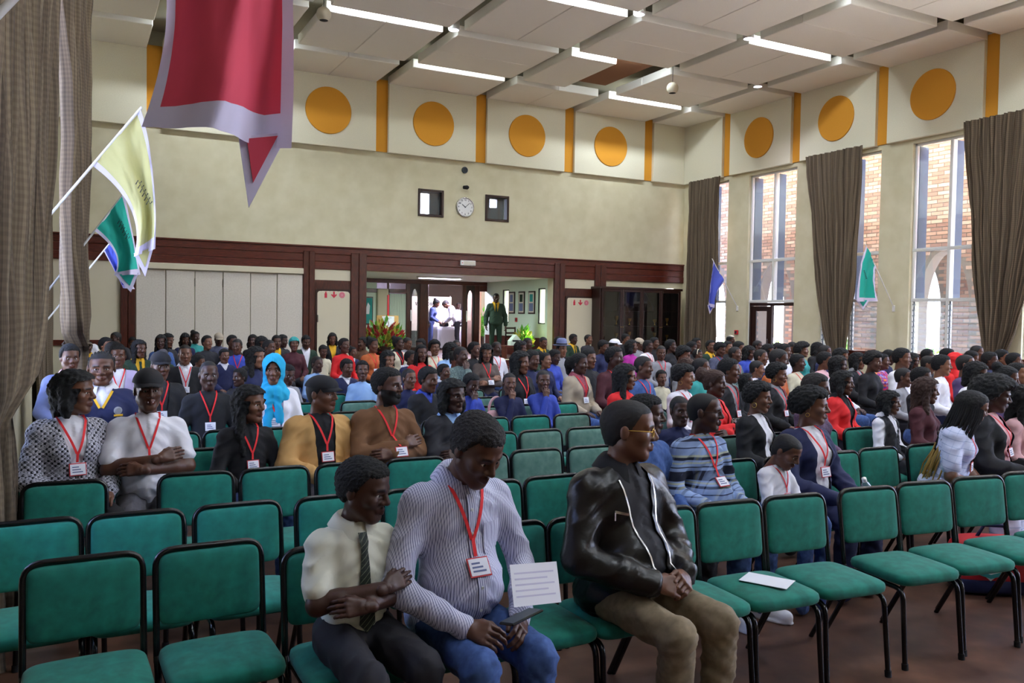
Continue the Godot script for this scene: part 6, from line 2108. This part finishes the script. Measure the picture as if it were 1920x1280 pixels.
const CROWD := [
	[0.19, 5, 1.36, -6, "f", "braidcap", "vneck", "navy", "white", 0, "lap", 1],
	[0.68, 6, 1.31, 9, "m", "capblack", "jacket", "black", "charcoal", 1, "lap", 1],
	[0.98, 5, 1.28, 1, "m", "bald", "shirt", "black", "black", 1, "lap", 1],
	[1.51, 5, 1.32, -17, "f", "hijabcyan", "cardigan", "white", "lilac", 1, "lap", 1],
	[0.41, 8, 1.32, 1, "m", "short", "jacket", "lilac", "white", 1, "lap", 1],
	[-0.04, 7, 1.35, 9, "m", "short", "blazer", "greyblue", "pink", 1, "lap", 1],
	[5.09, 6, 1.27, 30, "f", "updo", "blazer", "beige", "redpattern", 1, "lap", 1],
	[4.53, 4, 1.25, 45, "f", "longblack", "shirt", "red", "white", 0, "lap", 1],
	[5.36, 5, 1.28, 33, "m", "tight", "shirt", "denim", "white", 1, "lap", 1],
	[5.22, 4, 1.23, 36, "f", "afro", "tee", "white", "white", 1, "lap", 1],
	[4.86, 3, 1.25, 34, "f", "bunbrown", "cardigan", "red", "red", 0, "crossed", 1],
	[6.44, 4, 1.23, 31, "f", "afro", "blazer", "black", "grey", 1, "lap", 1],
	[6.43, 3, 1.21, 26, "f", "bob", "blazer", "red", "black", 0, "lap", 1],
	[5.15, 2, 1.27, 31, "f", "shortbrown", "shirt", "purplepattern", "white", 0, "lap", 1],
	[3.82, 2, 1.12, -14, "k", "tight", "shirt", "navy", "white", 0, "lap", 1],
	[4.55, 2, 1.21, 33, "f", "afro", "jacket", "black", "white", 0, "lap", 1],
	[6.01, 2, 1.11, 23, "f", "bob", "vest", "black", "white", 0, "lap", 1],
	[6.47, 2, 1.21, 41, "f", "longbrown", "shirt", "maroon", "white", 0, "lap", 1],
	[6.44, 1, 1.21, 36, "f", "longblack", "shirt", "pink", "white", 0, "lap", 1],
	[0.21, 18, 1.28, -46, "m", "tight", "shirt", "white", "white", 0, "lap", 0],
	[0.21, 15, 1.14, 6, "f", "short", "blazer", "black", "yellow", 0, "lap", 0],
	[0.39, 12, 1.28, 45, "f", "short", "shirt", "darkgreen", "white", 0, "lap", 0],
	[0.69, 16, 1.28, -59, "m", "tight", "shirt", "charcoal", "white", 0, "lap", 0],
	[0.43, 10, 1.28, 49, "f", "short", "blazer", "darkgreen", "white", 0, "lap", 0],
	[1.02, 18, 1.12, 13, "k", "short", "shirt", "black", "white", 0, "lap", 0],
	[0.77, 11, 1.27, 30, "f", "long", "blazer", "darkgreen", "yellow", 0, "lap", 0],
	[1.27, 14, 1.27, -13, "f", "long", "shirt", "denim", "white", 0, "lap", 0],
	[1.43, 15, 1.27, 38, "f", "long", "shirt", "charcoal", "white", 0, "lap", 0],
	[1.15, 12, 1.11, -25, "m", "beanie", "blazer", "darkgreen", "white", 0, "lap", 0],
	[1.82, 16, 1.26, -1, "f", "bob", "shirt", "navy", "white", 0, "lap", 0],
	[2.09, 17, 1.27, 23, "f", "bun", "shirt", "teal", "white", 0, "lap", 0],
	[1.17, 9, 1.28, -3, "m", "tight", "blazer", "black", "white", 1, "lap", 0],
	[1.40, 10, 1.10, 60, "k", "short", "shirt", "blue", "blue", 0, "lap", 0],
	[1.98, 14, 1.26, 28, "m", "short", "shirt", "charcoal", "white", 0, "lap", 0],
	[2.41, 16, 1.27, 7, "m", "capbeige", "shirt", "pattern", "white", 0, "lap", 0],
	[1.87, 11, 1.15, 18, "f", "short", "jumper", "navy", "white", 0, "lap", 0],
	[2.38, 14, 1.27, 27, "m", "short", "shirt", "black", "white", 0, "lap", 0],
	[2.20, 12, 1.27, -28, "m", "tight", "shirt", "blue", "white", 1, "lap", 0],
	[2.89, 15, 1.25, -24, "f", "bob", "shirt", "black", "white", 0, "lap", 0],
	[2.69, 13, 1.28, 35, "f", "bob", "shirt", "grey", "white", 0, "lap", 0],
	[2.48, 11, 1.28, 49, "m", "tight", "shirt", "purple", "white", 0, "lap", 0],
	[3.13, 14, 1.27, 7, "m", "short", "blazer", "black", "yellow", 0, "lap", 0],
	[3.40, 15, 1.26, 49, "m", "short", "shirt", "charcoal", "white", 0, "lap", 0],
	[3.24, 13, 1.26, -4, "f", "scarfteal", "shirt", "maroon", "white", 0, "lap", 0],
	[3.64, 14, 1.28, 1, "m", "short", "blazer", "darkgreen", "white", 0, "lap", 0],
	[1.82, 8, 1.28, 46, "f", "long", "shirt", "navy", "white", 0, "lap", 0],
	[1.53, 7, 1.10, -65, "f", "bun", "shirt", "charcoal", "white", 0, "lap", 0],
	[4.59, 16, 1.27, -13, "f", "bob", "blazer", "black", "yellow", 0, "lap", 0],
	[3.84, 12, 1.27, 26, "f", "short", "shirt", "red", "white", 0, "lap", 0],
	[3.72, 13, 1.12, 7, "k", "short", "shirt", "cream", "white", 0, "lap", 0],
	[2.74, 9, 1.11, 32, "k", "tight", "shirt", "lightblue", "white", 0, "lap", 0],
	[4.23, 13, 1.10, 29, "f", "bun", "jumper", "navy", "white", 0, "lap", 0],
	[2.88, 8, 1.12, 18, "k", "short", "jumper", "navy", "white", 0, "lap", 0],
	[2.82, 7, 1.14, -10, "k", "short", "shirt", "lightblue", "white", 0, "lap", 0],
	[1.99, 7, 1.12, 15, "k", "short", "shirt", "grey", "white", 0, "lap", 0],
	[4.31, 12, 1.28, 32, "f", "bun", "shirt", "orange", "white", 1, "lap", 0],
	[4.71, 14, 1.24, -79, "f", "short", "shirt", "brown", "white", 0, "lap", 0],
	[3.39, 8, 1.23, 21, "f", "bob", "shirt", "white", "white", 0, "chin", 0],
	[5.06, 13, 1.27, 42, "f", "bun", "blazer", "cream", "black", 1, "lap", 0],
	[5.52, 14, 1.25, 36, "m", "tight", "shirt", "grey", "white", 0, "lap", 0],
	[4.33, 10, 1.13, 37, "k", "short", "jumper", "navy", "white", 0, "lap", 0],
	[4.17, 9, 1.27, -2, "f", "braids", "shirt", "red", "white", 0, "lap", 0],
	[5.18, 12, 1.27, -54, "f", "short", "shirt", "brown", "white", 0, "lap", 0],
	[5.06, 11, 1.26, 4, "f", "afro", "shirt", "cream", "white", 1, "lap", 0],
	[4.94, 10, 1.27, 43, "f", "bob", "shirt", "lightblue", "white", 0, "lap", 0],
	[5.81, 12, 1.25, -10, "m", "tight", "shirt", "black", "white", 0, "lap", 0],
	[4.37, 8, 1.28, 29, "m", "tight", "shirt", "camo", "white", 0, "chin", 0],
	[4.66, 9, 1.15, 27, "f", "bun", "shirt", "lightblue", "white", 0, "lap", 0],
	[5.36, 10, 1.27, 29, "f", "short", "shirt", "black", "white", 0, "lap", 0],
	[5.15, 9, 1.28, -14, "f", "long", "shirt", "taupe", "white", 1, "crossed", 0],
	[6.15, 11, 1.25, 14, "m", "tight", "shirt", "white", "white", 1, "lap", 0],
	[3.04, 6, 1.11, 12, "k", "tight", "shirt", "navy", "white", 0, "lap", 0],
	[2.90, 5, 1.18, 28, "k", "short", "jumper", "black", "blue", 0, "lap", 0],
	[3.79, 7, 1.11, 26, "f", "short", "jumper", "navy", "white", 0, "lap", 0],
	[3.34, 5, 1.12, 13, "k", "short", "shirt", "blue", "white", 0, "chin", 0],
	[3.77, 5, 1.11, -14, "k", "tight", "shirt", "navy", "navy", 0, "chin", 0],
	[4.15, 5, 1.13, -18, "k", "tight", "shirt", "blue", "blue", 0, "chin", 0],
	[6.59, 11, 1.26, 34, "f", "long", "shirt", "grey", "white", 0, "lap", 0],
	[7.66, 13, 1.26, 25, "m", "tight", "blazer", "darkgreen", "yellow", 0, "lap", 0],
	[8.46, 14, 1.26, 8, "m", "tight", "blazer", "darkgreen", "yellow", 0, "lap", 0],
	[8.35, 13, 1.28, 21, "f", "short", "shirt", "black", "white", 0, "lap", 0],
	[6.89, 10, 1.27, 6, "m", "hatgrey", "shirt", "grey", "white", 0, "lap", 0],
	[10.23, 16, 1.27, 31, "m", "short", "blazer", "darkgreen", "yellow", 0, "lap", 0],
	[10.66, 16, 1.26, 27, "m", "tight", "shirt", "charcoal", "white", 0, "lap", 0],
	[8.22, 11, 1.28, 25, "f", "short", "shirt", "navy", "white", 0, "lap", 0],
	[9.07, 12, 1.26, 63, "m", "capwhite", "shirt", "white", "white", 0, "lap", 0],
	[5.57, 6, 1.34, 27, "m", "short", "shirt", "maroon", "white", 1, "lap", 0],
	[11.70, 16, 1.28, 30, "m", "short", "shirt", "black", "white", 0, "lap", 0],
	[8.86, 11, 1.27, 41, "f", "bob", "shirt", "magenta", "white", 0, "lap", 0],
	[10.23, 13, 1.26, 29, "m", "capbeige", "shirt", "grey", "white", 0, "lap", 0],
	[9.85, 12, 1.24, 32, "f", "short", "shirt", "white", "black", 1, "lap", 0],
	[4.33, 6, 1.29, 26, "f", "long", "blazer", "black", "black", 1, "lap", 0],
	[4.93, 7, 1.27, 29, "f", "short", "shirt", "navy", "white", 0, "lap", 0],
	[5.62, 8, 1.19, 28, "f", "bun", "shirt", "navy", "white", 0, "lap", 0],
	[6.24, 9, 1.20, 27, "f", "short", "shirt", "blue", "white", 0, "lap", 0],
	[5.77, 7, 1.27, 19, "m", "short", "shirt", "black", "white", 0, "lap", 0],
	[10.64, 13, 1.27, 26, "m", "short", "shirt", "black", "white", 0, "lap", 0],
	[8.22, 9, 1.25, -23, "m", "tight", "shirt", "grey", "white", 1, "lap", 0],
	[9.74, 11, 1.28, 46, "f", "short", "shirt", "black", "white", 0, "lap", 0],
	[7.94, 8, 1.27, 29, "f", "afro", "shirt", "charcoal", "white", 0, "lap", 0],
	[11.75, 13, 1.26, 27, "m", "short", "shirt", "black", "white", 0, "lap", 0],
	[9.66, 10, 1.14, 33, "f", "headband", "shirt", "grey", "white", 0, "lap", 0],
	[10.21, 11, 1.25, 38, "m", "short", "shirt", "black", "red", 0, "lap", 0],
	[10.69, 11, 1.27, -2, "m", "short", "blazer", "darkgreen", "yellow", 0, "lap", 0],
	[10.14, 10, 1.26, 14, "f", "afro", "shirt", "pattern", "white", 1, "lap", 0],
	[11.10, 11, 1.25, 21, "m", "short", "shirt", "black", "white", 0, "lap", 0],
	[14.24, 15, 1.27, 31, "m", "short", "shirt", "navy", "white", 0, "lap", 0],
	[10.58, 10, 1.28, 32, "m", "short", "shirt", "charcoal", "white", 0, "lap", 0],
	[8.97, 8, 1.26, 30, "m", "tight", "shirt", "camo", "white", 1, "lap", 0],
	[10.02, 9, 1.24, 21, "f", "bob", "shirt", "blue", "white", 0, "lap", 0],
	[11.86, 11, 1.27, 29, "m", "tight", "shirt", "grey", "white", 0, "lap", 0],
	[8.67, 7, 1.26, 36, "m", "tight", "shirt", "navy", "white", 0, "lap", 0],
	[10.46, 9, 1.26, 21, "f", "bob", "shirt", "white", "white", 0, "lap", 0],
	[6.16, 5, 1.25, 48, "m", "tight", "shirt", "teal", "white", 0, "lap", 0],
	[6.62, 6, 1.20, 30, "f", "longbrown", "shirt", "grey", "white", 0, "lap", 0],
	[6.27, 6, 1.04, -17, "k", "short", "shirt", "cream", "white", 0, "lap", 0],
	[5.79, 4, 1.29, 42, "m", "short", "blazer", "black", "grey", 1, "lap", 0],
	[7.77, 6, 1.14, 40, "k", "tight", "shirt", "white", "white", 0, "lap", 0],
	[6.83, 5, 1.06, 45, "f", "bob", "shirt", "black", "white", 0, "lap", 0],
	[11.52, 10, 1.27, 35, "m", "tight", "shirt", "charcoal", "white", 0, "lap", 0],
	[9.99, 8, 1.30, 30, "m", "short", "shirt", "white", "white", 0, "lap", 0],
	[12.79, 11, 1.24, 33, "m", "tight", "shirt", "black", "white", 0, "lap", 0],
	[7.29, 5, 1.35, 37, "m", "tight", "shirt", "orange", "white", 0, "lap", 0],
	[11.29, 9, 1.26, 32, "f", "bigafro", "shirt", "teal", "white", 0, "lap", 0],
	[12.54, 10, 1.26, 28, "f", "bob", "shirt", "black", "white", 0, "lap", 0],
	[10.89, 8, 1.28, 43, "m", "tight", "shirt", "navy", "white", 0, "lap", 0],
	[8.51, 6, 1.23, 29, "f", "short", "shirt", "cream", "white", 1, "lap", 0],
	[8.99, 6, 1.26, 37, "m", "short", "shirt", "pink", "white", 0, "lap", 0],
	[8.19, 6, 1.17, 32, "m", "short", "shirt", "purple", "white", 0, "lap", 0],
	[10.26, 7, 1.27, 32, "f", "bob", "shirt", "black", "white", 0, "lap", 0],
	[8.31, 5, 1.25, 32, "f", "bob", "shirt", "white", "white", 0, "lap", 0],
	[9.65, 6, 1.24, 25, "f", "bob", "blazer", "black", "grey", 1, "lap", 0],
	[8.91, 5, 1.30, 15, "f", "afro", "shirt", "black", "white", 0, "lap", 0],
	[10.17, 6, 1.22, 29, "f", "short", "shirt", "tiedye", "white", 1, "lap", 0],
	[11.33, 7, 1.24, 28, "m", "short", "shirt", "navy", "white", 0, "lap", 0],
	[9.46, 5, 1.34, 30, "m", "short", "shirt", "white", "white", 0, "lap", 0],
	[8.39, 4, 1.14, 34, "k", "tight", "shirt", "grey", "white", 0, "lap", 0],
	[10.77, 6, 1.23, 28, "f", "bob", "shirt", "maroon", "white", 0, "lap", 0],
	[12.31, 7, 1.24, 39, "m", "short", "shirt", "black", "white", 0, "lap", 0],
	[9.95, 5, 1.25, 30, "m", "tight", "shirt", "charcoal", "white", 0, "lap", 0],
	[11.58, 6, 1.29, 36, "m", "short", "shirt", "black", "white", 0, "lap", 0],
	[9.06, 4, 1.30, 38, "m", "short", "shirt", "white", "white", 0, "lap", 0],
	[10.53, 5, 1.27, 44, "f", "hijabred", "shirt", "red", "white", 0, "lap", 0],
	[9.52, 4, 1.30, 33, "m", "tight", "shirt", "purple", "white", 0, "lap", 0],
	[12.11, 6, 1.26, 29, "m", "short", "shirt", "black", "white", 0, "lap", 0],
	[13.56, 7, 1.30, 27, "m", "tight", "shirt", "black", "white", 0, "lap", 0],
	[11.29, 5, 1.28, 23, "f", "short", "shirt", "navy", "white", 0, "lap", 0],
	[12.88, 6, 1.27, 33, "m", "short", "shirt", "black", "white", 0, "lap", 0],
	[11.86, 5, 1.26, 33, "m", "short", "shirt", "black", "white", 0, "lap", 0],
	[8.39, 3, 1.28, 35, "f", "bob", "shirt", "white", "white", 0, "lap", 0],
	[7.56, 3, 1.23, 34, "f", "short", "shirt", "black", "white", 0, "lap", 0],
	[12.62, 7, 0.91, 33, "k", "tight", "shirt", "camo", "white", 0, "lap", 0],
	[7.56, 2, 1.30, 32, "f", "bun", "shirt", "purple", "white", 1, "lap", 0],
	[9.15, 3, 1.25, 29, "f", "short", "shirt", "pattern", "white", 0, "lap", 0],
]

# ---------------------------------------------------------------- materials
func col(h: String) -> Color:
	return Color.html(h)

func mat(key: String, color: Color, rough := 0.7, metal := 0.0) -> StandardMaterial3D:
	var m := StandardMaterial3D.new()
	m.albedo_color = color; m.roughness = rough; m.metallic = metal
	M[key] = m
	return m

func img_tex(im: Image) -> ImageTexture:
	im.generate_mipmaps()
	return ImageTexture.create_from_image(im)

func noise_tex(freq: float, lo: Color, hi: Color, size := 256, oct := 4, sd := 1, stretch := Vector2.ONE) -> ImageTexture:
	var f := FastNoiseLite.new()
	f.seed = sd; f.frequency = 1.0; f.fractal_octaves = oct; f.noise_type = FastNoiseLite.TYPE_SIMPLEX_SMOOTH
	var im := Image.create(size, size, false, Image.FORMAT_RGB8)
	for y in size:
		for x in size:      # wraps: two circles in four dimensions, cut down to a blend across the edge
			var u := float(x) / size
			var v := float(y) / size
			var a := f.get_noise_2d(u * freq * stretch.x, v * freq * stretch.y)
			var b := f.get_noise_2d((u - 1.0) * freq * stretch.x, v * freq * stretch.y)
			var c := f.get_noise_2d(u * freq * stretch.x, (v - 1.0) * freq * stretch.y)
			var w := clampf((u - 0.8) * 5.0, 0, 1)
			var w2 := clampf((v - 0.8) * 5.0, 0, 1)
			var q := lerpf(lerpf(a, b, w), c, w2)
			im.set_pixel(x, y, lo.lerp(hi, clampf(q * 0.75 + 0.5, 0, 1)))
	return img_tex(im)

func triplanar(m: StandardMaterial3D, tex: Texture2D, scale: float, world := false) -> StandardMaterial3D:
	m.albedo_texture = tex
	m.albedo_color = Color.WHITE
	m.uv1_triplanar = true
	m.uv1_world_triplanar = world
	m.uv1_scale = Vector3.ONE * scale
	return m

func bump(m: StandardMaterial3D, freq: float, strength: float, sd := 3, size := 256) -> StandardMaterial3D:
	var f := FastNoiseLite.new()
	f.seed = sd; f.frequency = freq / size; f.fractal_octaves = 3
	var im := Image.create(size, size, false, Image.FORMAT_L8)
	for y in size:
		for x in size:
			var g := clampf(f.get_noise_2d(x, y) * 0.6 + 0.5, 0, 1)
			im.set_pixel(x, y, Color(g, g, g))
	im.convert(Image.FORMAT_RGBA8)
	im.bump_map_to_normal_map(strength)
	m.normal_enabled = true
	m.normal_texture = img_tex(im)
	if not m.uv1_triplanar:
		m.uv1_triplanar = true
		m.uv1_scale = Vector3.ONE * 4.0
	return m

func paint(w: int, h: int, base: Color, rects: Array) -> ImageTexture:   # rects: [x, y, w, h, colour]
	var im := Image.create(w, h, false, Image.FORMAT_RGB8)
	im.fill(base)
	for r in rects: im.fill_rect(Rect2i(r[0], r[1], r[2], r[3]), r[4])
	return img_tex(im)

func cloth(key: String, hexc: String, rough := 0.85, rim := 0.04) -> StandardMaterial3D:
	var m := mat(key, col(hexc), rough)
	if rim > 0.0:
		m.rim_enabled = true; m.rim = rim; m.rim_tint = 0.5
	return m

const CLOTH := {"white": "e4e2ea", "black": "17161a", "charcoal": "2b2a2f", "navy": "1b2148", "blue": "3347a6", "lightblue": "8fb2e0", "denim": "3c5a92", "teal": "2f8f8c", "grey": "8f8f95", "red": "d31f22", "maroon": "4a1d26", "magenta": "a5238c", "orange": "b8602f", "yellow": "d8a520", "cream": "cfc7ad", "pink": "d8a9ae", "purple": "4b3a63", "lilac": "b9aed6", "brown": "5a3a24", "taupe": "574a44", "beige": "a89a86", "greyblue": "6a7398", "darkgreen": "16301f", "tan": "c79a5e", "khaki": "83735c", "mud": "6e4a2c", "slate": "474650", "jeans": "39548f", "trouser": "26252c", "cyan": "18a3cf"}

func materials() -> void:
	triplanar(mat("plaster", Color.WHITE, 0.85), noise_tex(5, col("cbc4a2"), col("d7d1b3"), 256, 4, 5), 0.35, true)
	mat("panel", col("e6e2cc"), 0.9)
	triplanar(M.panel, noise_tex(60, col("dad5ba"), col("e6e2cb"), 256, 3, 7), 0.8, true)
	triplanar(mat("board", Color.WHITE, 0.92), noise_tex(70, col("ebe8da"), col("f4f1e6"), 256, 3, 9), 0.8, true)
	mat("slab", col("b9b29c"), 0.9)
	mat("voidwood", col("7a4c26"), 0.9)
	triplanar(mat("gold", Color.WHITE, 0.95), noise_tex(80, col("cf8d25"), col("de9e36"), 256, 2, 4), 1.2, true)
	triplanar(mat("wood", Color.WHITE, 0.32), noise_tex(6, col("3a140c"), col("6b2c1a"), 256, 5, 11, Vector2(1, 9)), 0.7, true)
	triplanar(mat("wood_up", Color.WHITE, 0.32), noise_tex(6, col("33150e"), col("5c291a"), 256, 5, 12, Vector2(9, 1)), 0.7, true)
	triplanar(mat("darkwood", Color.WHITE, 0.35), noise_tex(6, col("1f0f0b"), col("3a1a12"), 256, 4, 13, Vector2(8, 1)), 0.9, true)
	triplanar(mat("floor", Color.WHITE, 0.42), noise_tex(7, col("3f281d"), col("785542"), 512, 6, 21), 0.35, true)
	triplanar(mat("partition", Color.WHITE, 0.75), noise_tex(30, col("c9c2b4"), col("d6d0c3"), 256, 3, 14), 0.8, true)
	mat("cream", col("ddd7bd"), 0.8)
	mat("whitepaint", col("dcdcd6"), 0.45)
	mat("mint", col("cfe0cf"), 0.8)
	mat("darksteel", col("39424a"), 0.5, 0.2)
	mat("black", col("0b0b0c"), 0.35)
	mat("blackgloss", col("0c0c0e"), 0.22)
	mat("rubber", col("101012"), 0.8)
	mat("chrome", col("c8c8cc"), 0.2, 1.0)
	mat("brass", col("d8b25a"), 0.3, 1.0)
	mat("whiteplastic", col("e8e8e6"), 0.4)
	mat("paper", col("e6e6ee"), 0.85)
	mat("paleprint", col("c9c6dc"), 0.85)
	mat("redplastic", col("c3202a"), 0.5)
	mat("lanyard", col("e0262b"), 0.75)
	mat("signred", col("c41f3b"), 0.6)
	mat("signpink", col("d9909c"), 0.6)
	var g := mat("glass", Color(0.85, 0.93, 0.95, 0.07), 0.03)
	g.transparency = BaseMaterial3D.TRANSPARENCY_ALPHA
	var g2 := mat("cabglass", Color(0.06, 0.07, 0.07, 0.25), 0.02)
	g2.transparency = BaseMaterial3D.TRANSPARENCY_ALPHA
	var g3 := mat("louvre", Color(0.8, 0.86, 0.86, 0.2), 0.08)
	g3.transparency = BaseMaterial3D.TRANSPARENCY_ALPHA
	var g4 := mat("bottle", Color(0.9, 0.95, 1.0, 0.22), 0.05)
	g4.transparency = BaseMaterial3D.TRANSPARENCY_ALPHA
	# chair cloth: green velour with lighter and darker worn clouds
	triplanar(mat("seatcloth", Color.WHITE, 0.9), noise_tex(9, col("0a5f52"), col("128270"), 256, 5, 31), 1.6)
	M.seatcloth.rim_enabled = true; M.seatcloth.rim = 0.2; M.seatcloth.rim_tint = 0.7
	triplanar(mat("seatcloth_pale", Color.WHITE, 0.9), noise_tex(9, col("3f665b"), col("678a7e"), 256, 5, 32), 1.6)
	M.seatcloth_pale.rim_enabled = true; M.seatcloth_pale.rim = 0.2; M.seatcloth_pale.rim_tint = 0.7
	# curtain: coarse woven stripes
	var im := Image.create(256, 256, false, Image.FORMAT_RGB8)
	for y in 256:
		for x in 256:
			var s := sin(x * 0.35) * 0.25 + sin(x * 0.11 + 1.0) * 0.35 + (0.18 if (x / 3) % 2 == 0 else -0.18) + (0.12 if (y / 3) % 2 == 0 else -0.12)
			im.set_pixel(x, y, col("463a2e").lerp(col("80715b"), clampf(0.5 + s * 0.6, 0, 1)))
	var cm := mat("curtain", Color.WHITE, 0.95)
	cm.albedo_texture = img_tex(im)
	cm.backlight_enabled = true; cm.backlight = Color(0.05, 0.042, 0.03)
	cm.cull_mode = BaseMaterial3D.CULL_DISABLED
	# flags
	for f in [["flagred", "d9485f"], ["flagyellow", "c6c488"], ["flagteal", "1fae9c"], ["flagblue", "4f5fc4"], ["flagwhite", "dcd6f0"]]:
		var q := mat(f[0], col(f[1]), 0.8)
		q.backlight_enabled = true; q.backlight = col(f[1]).darkened(0.4)
		q.cull_mode = BaseMaterial3D.CULL_DISABLED
	mat("ink", col("27303a"), 0.8)
	# people
	for t in [["skin0", "593829"], ["skin1", "6c4633"], ["skin2", "482d23"], ["skin3", "80563f"]]:
		var sm := mat(t[0], col(t[1]), 0.42)
		sm.vertex_color_use_as_albedo = true
		sm.subsurf_scatter_enabled = true; sm.subsurf_scatter_strength = 0.06
	mat("eyewhite", col("d9d2cb"), 0.25)
	mat("iris", col("140c08"), 0.15)
	bump(mat("hair", col("090808"), 0.75), 90, 9.0, 8)
	bump(mat("hairbrown", col("3a2014"), 0.65), 90, 9.0, 8)
	bump(mat("hairgrey", col("262220"), 0.75), 90, 9.0, 8)
	mat("stubble", col("130e0c"), 0.7)
	mat("hairgold", col("a3823a"), 0.6)
	for key in CLOTH: cloth(key, CLOTH[key])
	# woven and printed cloths
	triplanar(cloth("jeans", "39548f"), noise_tex(12, col("27406f"), col("4d6cab"), 256, 5, 41), 2.2)
	triplanar(cloth("denim", "39548f"), noise_tex(14, col("2f4a80"), col("4a69a5"), 256, 5, 42), 2.2)
	triplanar(cloth("khaki", "83735c"), noise_tex(12, col("6f6049"), col("8d7d63"), 256, 4, 43), 2.2)
	triplanar(cloth("slate", "474650"), noise_tex(20, col("45434a"), col("5d5a60"), 256, 4, 44), 2.6)
	var st := []
	for i in 16: st.append([i * 8, 0, 3, 128, col("75789c")])
	triplanar(cloth("pinstripe", "ffffff", 0.75, 0.1), paint(128, 128, col("dadaee"), st), 7.0)
	st = []
	for i in 4: st.append([0, i * 32, 128, 3, col("8fa0c8")])
	triplanar(cloth("dressstripe", "ffffff", 0.85), paint(128, 128, col("c9cfea"), st), 5.0)
	st = [[0, 0, 64, 26, col("14172c")], [0, 30, 64, 5, col("b9bda6")], [0, 40, 64, 7, col("14172c")], [0, 62, 64, 3, col("222a4c")], [0, 84, 64, 6, col("b9bda6")], [0, 90, 64, 8, col("14172c")], [0, 104, 64, 4, col("b9bda6")], [0, 116, 64, 3, col("14172c")]]
	triplanar(cloth("sweater", "ffffff", 0.9), paint(64, 128, col("93a9d3"), st), 3.6)
	st = []
	for i in 8:
		for j in 8:
			if (i + j) % 2 == 0: st.append([i * 16, j * 16, 16, 16, col("d6d4e0")])
			st.append([i * 16 + (0 if (i + j) % 2 == 0 else 12), j * 16 + 6, 5, 5, col("d6d4e0") if (i + j) % 2 else col("14131a")])
	triplanar(cloth("houndstooth", "ffffff"), paint(128, 128, col("14131a"), st), 9.0)
	for p in [["pattern", "1c2038", "7d7f96", 51, 22], ["camo", "3d4a4c", "7f958f", 52, 10], ["redpattern", "6a1628", "c07a86", 53, 26], ["purplepattern", "2b1c38", "8a6a80", 54, 26], ["bluepattern", "27356e", "6d7fc0", 55, 20]]:
		triplanar(cloth(p[0], "ffffff"), noise_tex(p[4], col(p[1]), col(p[2]), 128, 2, p[3]), 4.0)
	var td := Image.create(128, 128, false, Image.FORMAT_RGB8)
	var fn := FastNoiseLite.new()
	fn.seed = 61; fn.frequency = 0.03
	for y in 128:
		for x in 128:
			var q := fn.get_noise_2d(x, y) * 0.9 + 0.5
			var cc: Color = [col("e9d03a"), col("e86a2e"), col("d62f5a"), col("4554c4"), col("dfe3f0")][clampi(int(q * 5.0), 0, 4)]
			td.set_pixel(x, y, cc)
	triplanar(cloth("tiedye", "ffffff"), img_tex(td), 2.4)
	var le := bump(mat("leather", col("14100f"), 0.33), 12, 0.7, 17)
	le.uv1_scale = Vector3.ONE * 3.0
	triplanar(cloth("tie", "ffffff", 0.6), tie_tex(), 9.0)
	# outside
	for i in 4:
		mat("brick%d" % i, [col("97715e"), col("a98470"), col("8a6353"), col("b39583")][i], 0.9)
	mat("fin", col("3c4758"), 0.5)
	mat("mortar", col("766b63"), 0.95)
	triplanar(mat("yard", Color.WHITE, 0.95), noise_tex(9, col("b4b0aa"), col("c8c5c0"), 256, 4, 71), 0.3, true)
	var lf := mat("leaf", col("4f8f2a"), 0.6)
	lf.backlight_enabled = true; lf.backlight = Color(0.25, 0.4, 0.08); lf.cull_mode = BaseMaterial3D.CULL_DISABLED
	var l2 := mat("leafyellow", col("b7b548"), 0.6)
	l2.cull_mode = BaseMaterial3D.CULL_DISABLED
	var l3 := mat("leafred", col("a8242a"), 0.6)
	l3.cull_mode = BaseMaterial3D.CULL_DISABLED
	var tu := mat("tubeglow", col("ffffff"), 0.5)
	tu.emission_enabled = true; tu.emission = Color(0.93, 1.0, 0.98); tu.emission_energy_multiplier = 14.0
	var dn := mat("bulbglow", col("ffffff"), 0.5)
	dn.emission_enabled = true; dn.emission = Color(0.9, 0.88, 1.0); dn.emission_energy_multiplier = 9.0

func tie_tex() -> ImageTexture:
	var im := Image.create(64, 64, false, Image.FORMAT_RGB8)
	for y in 64:
		for x in 64:
			var k := (x + y) % 16
			im.set_pixel(x, y, col("8d9078") if k < 2 else col("182319"))
	return img_tex(im)
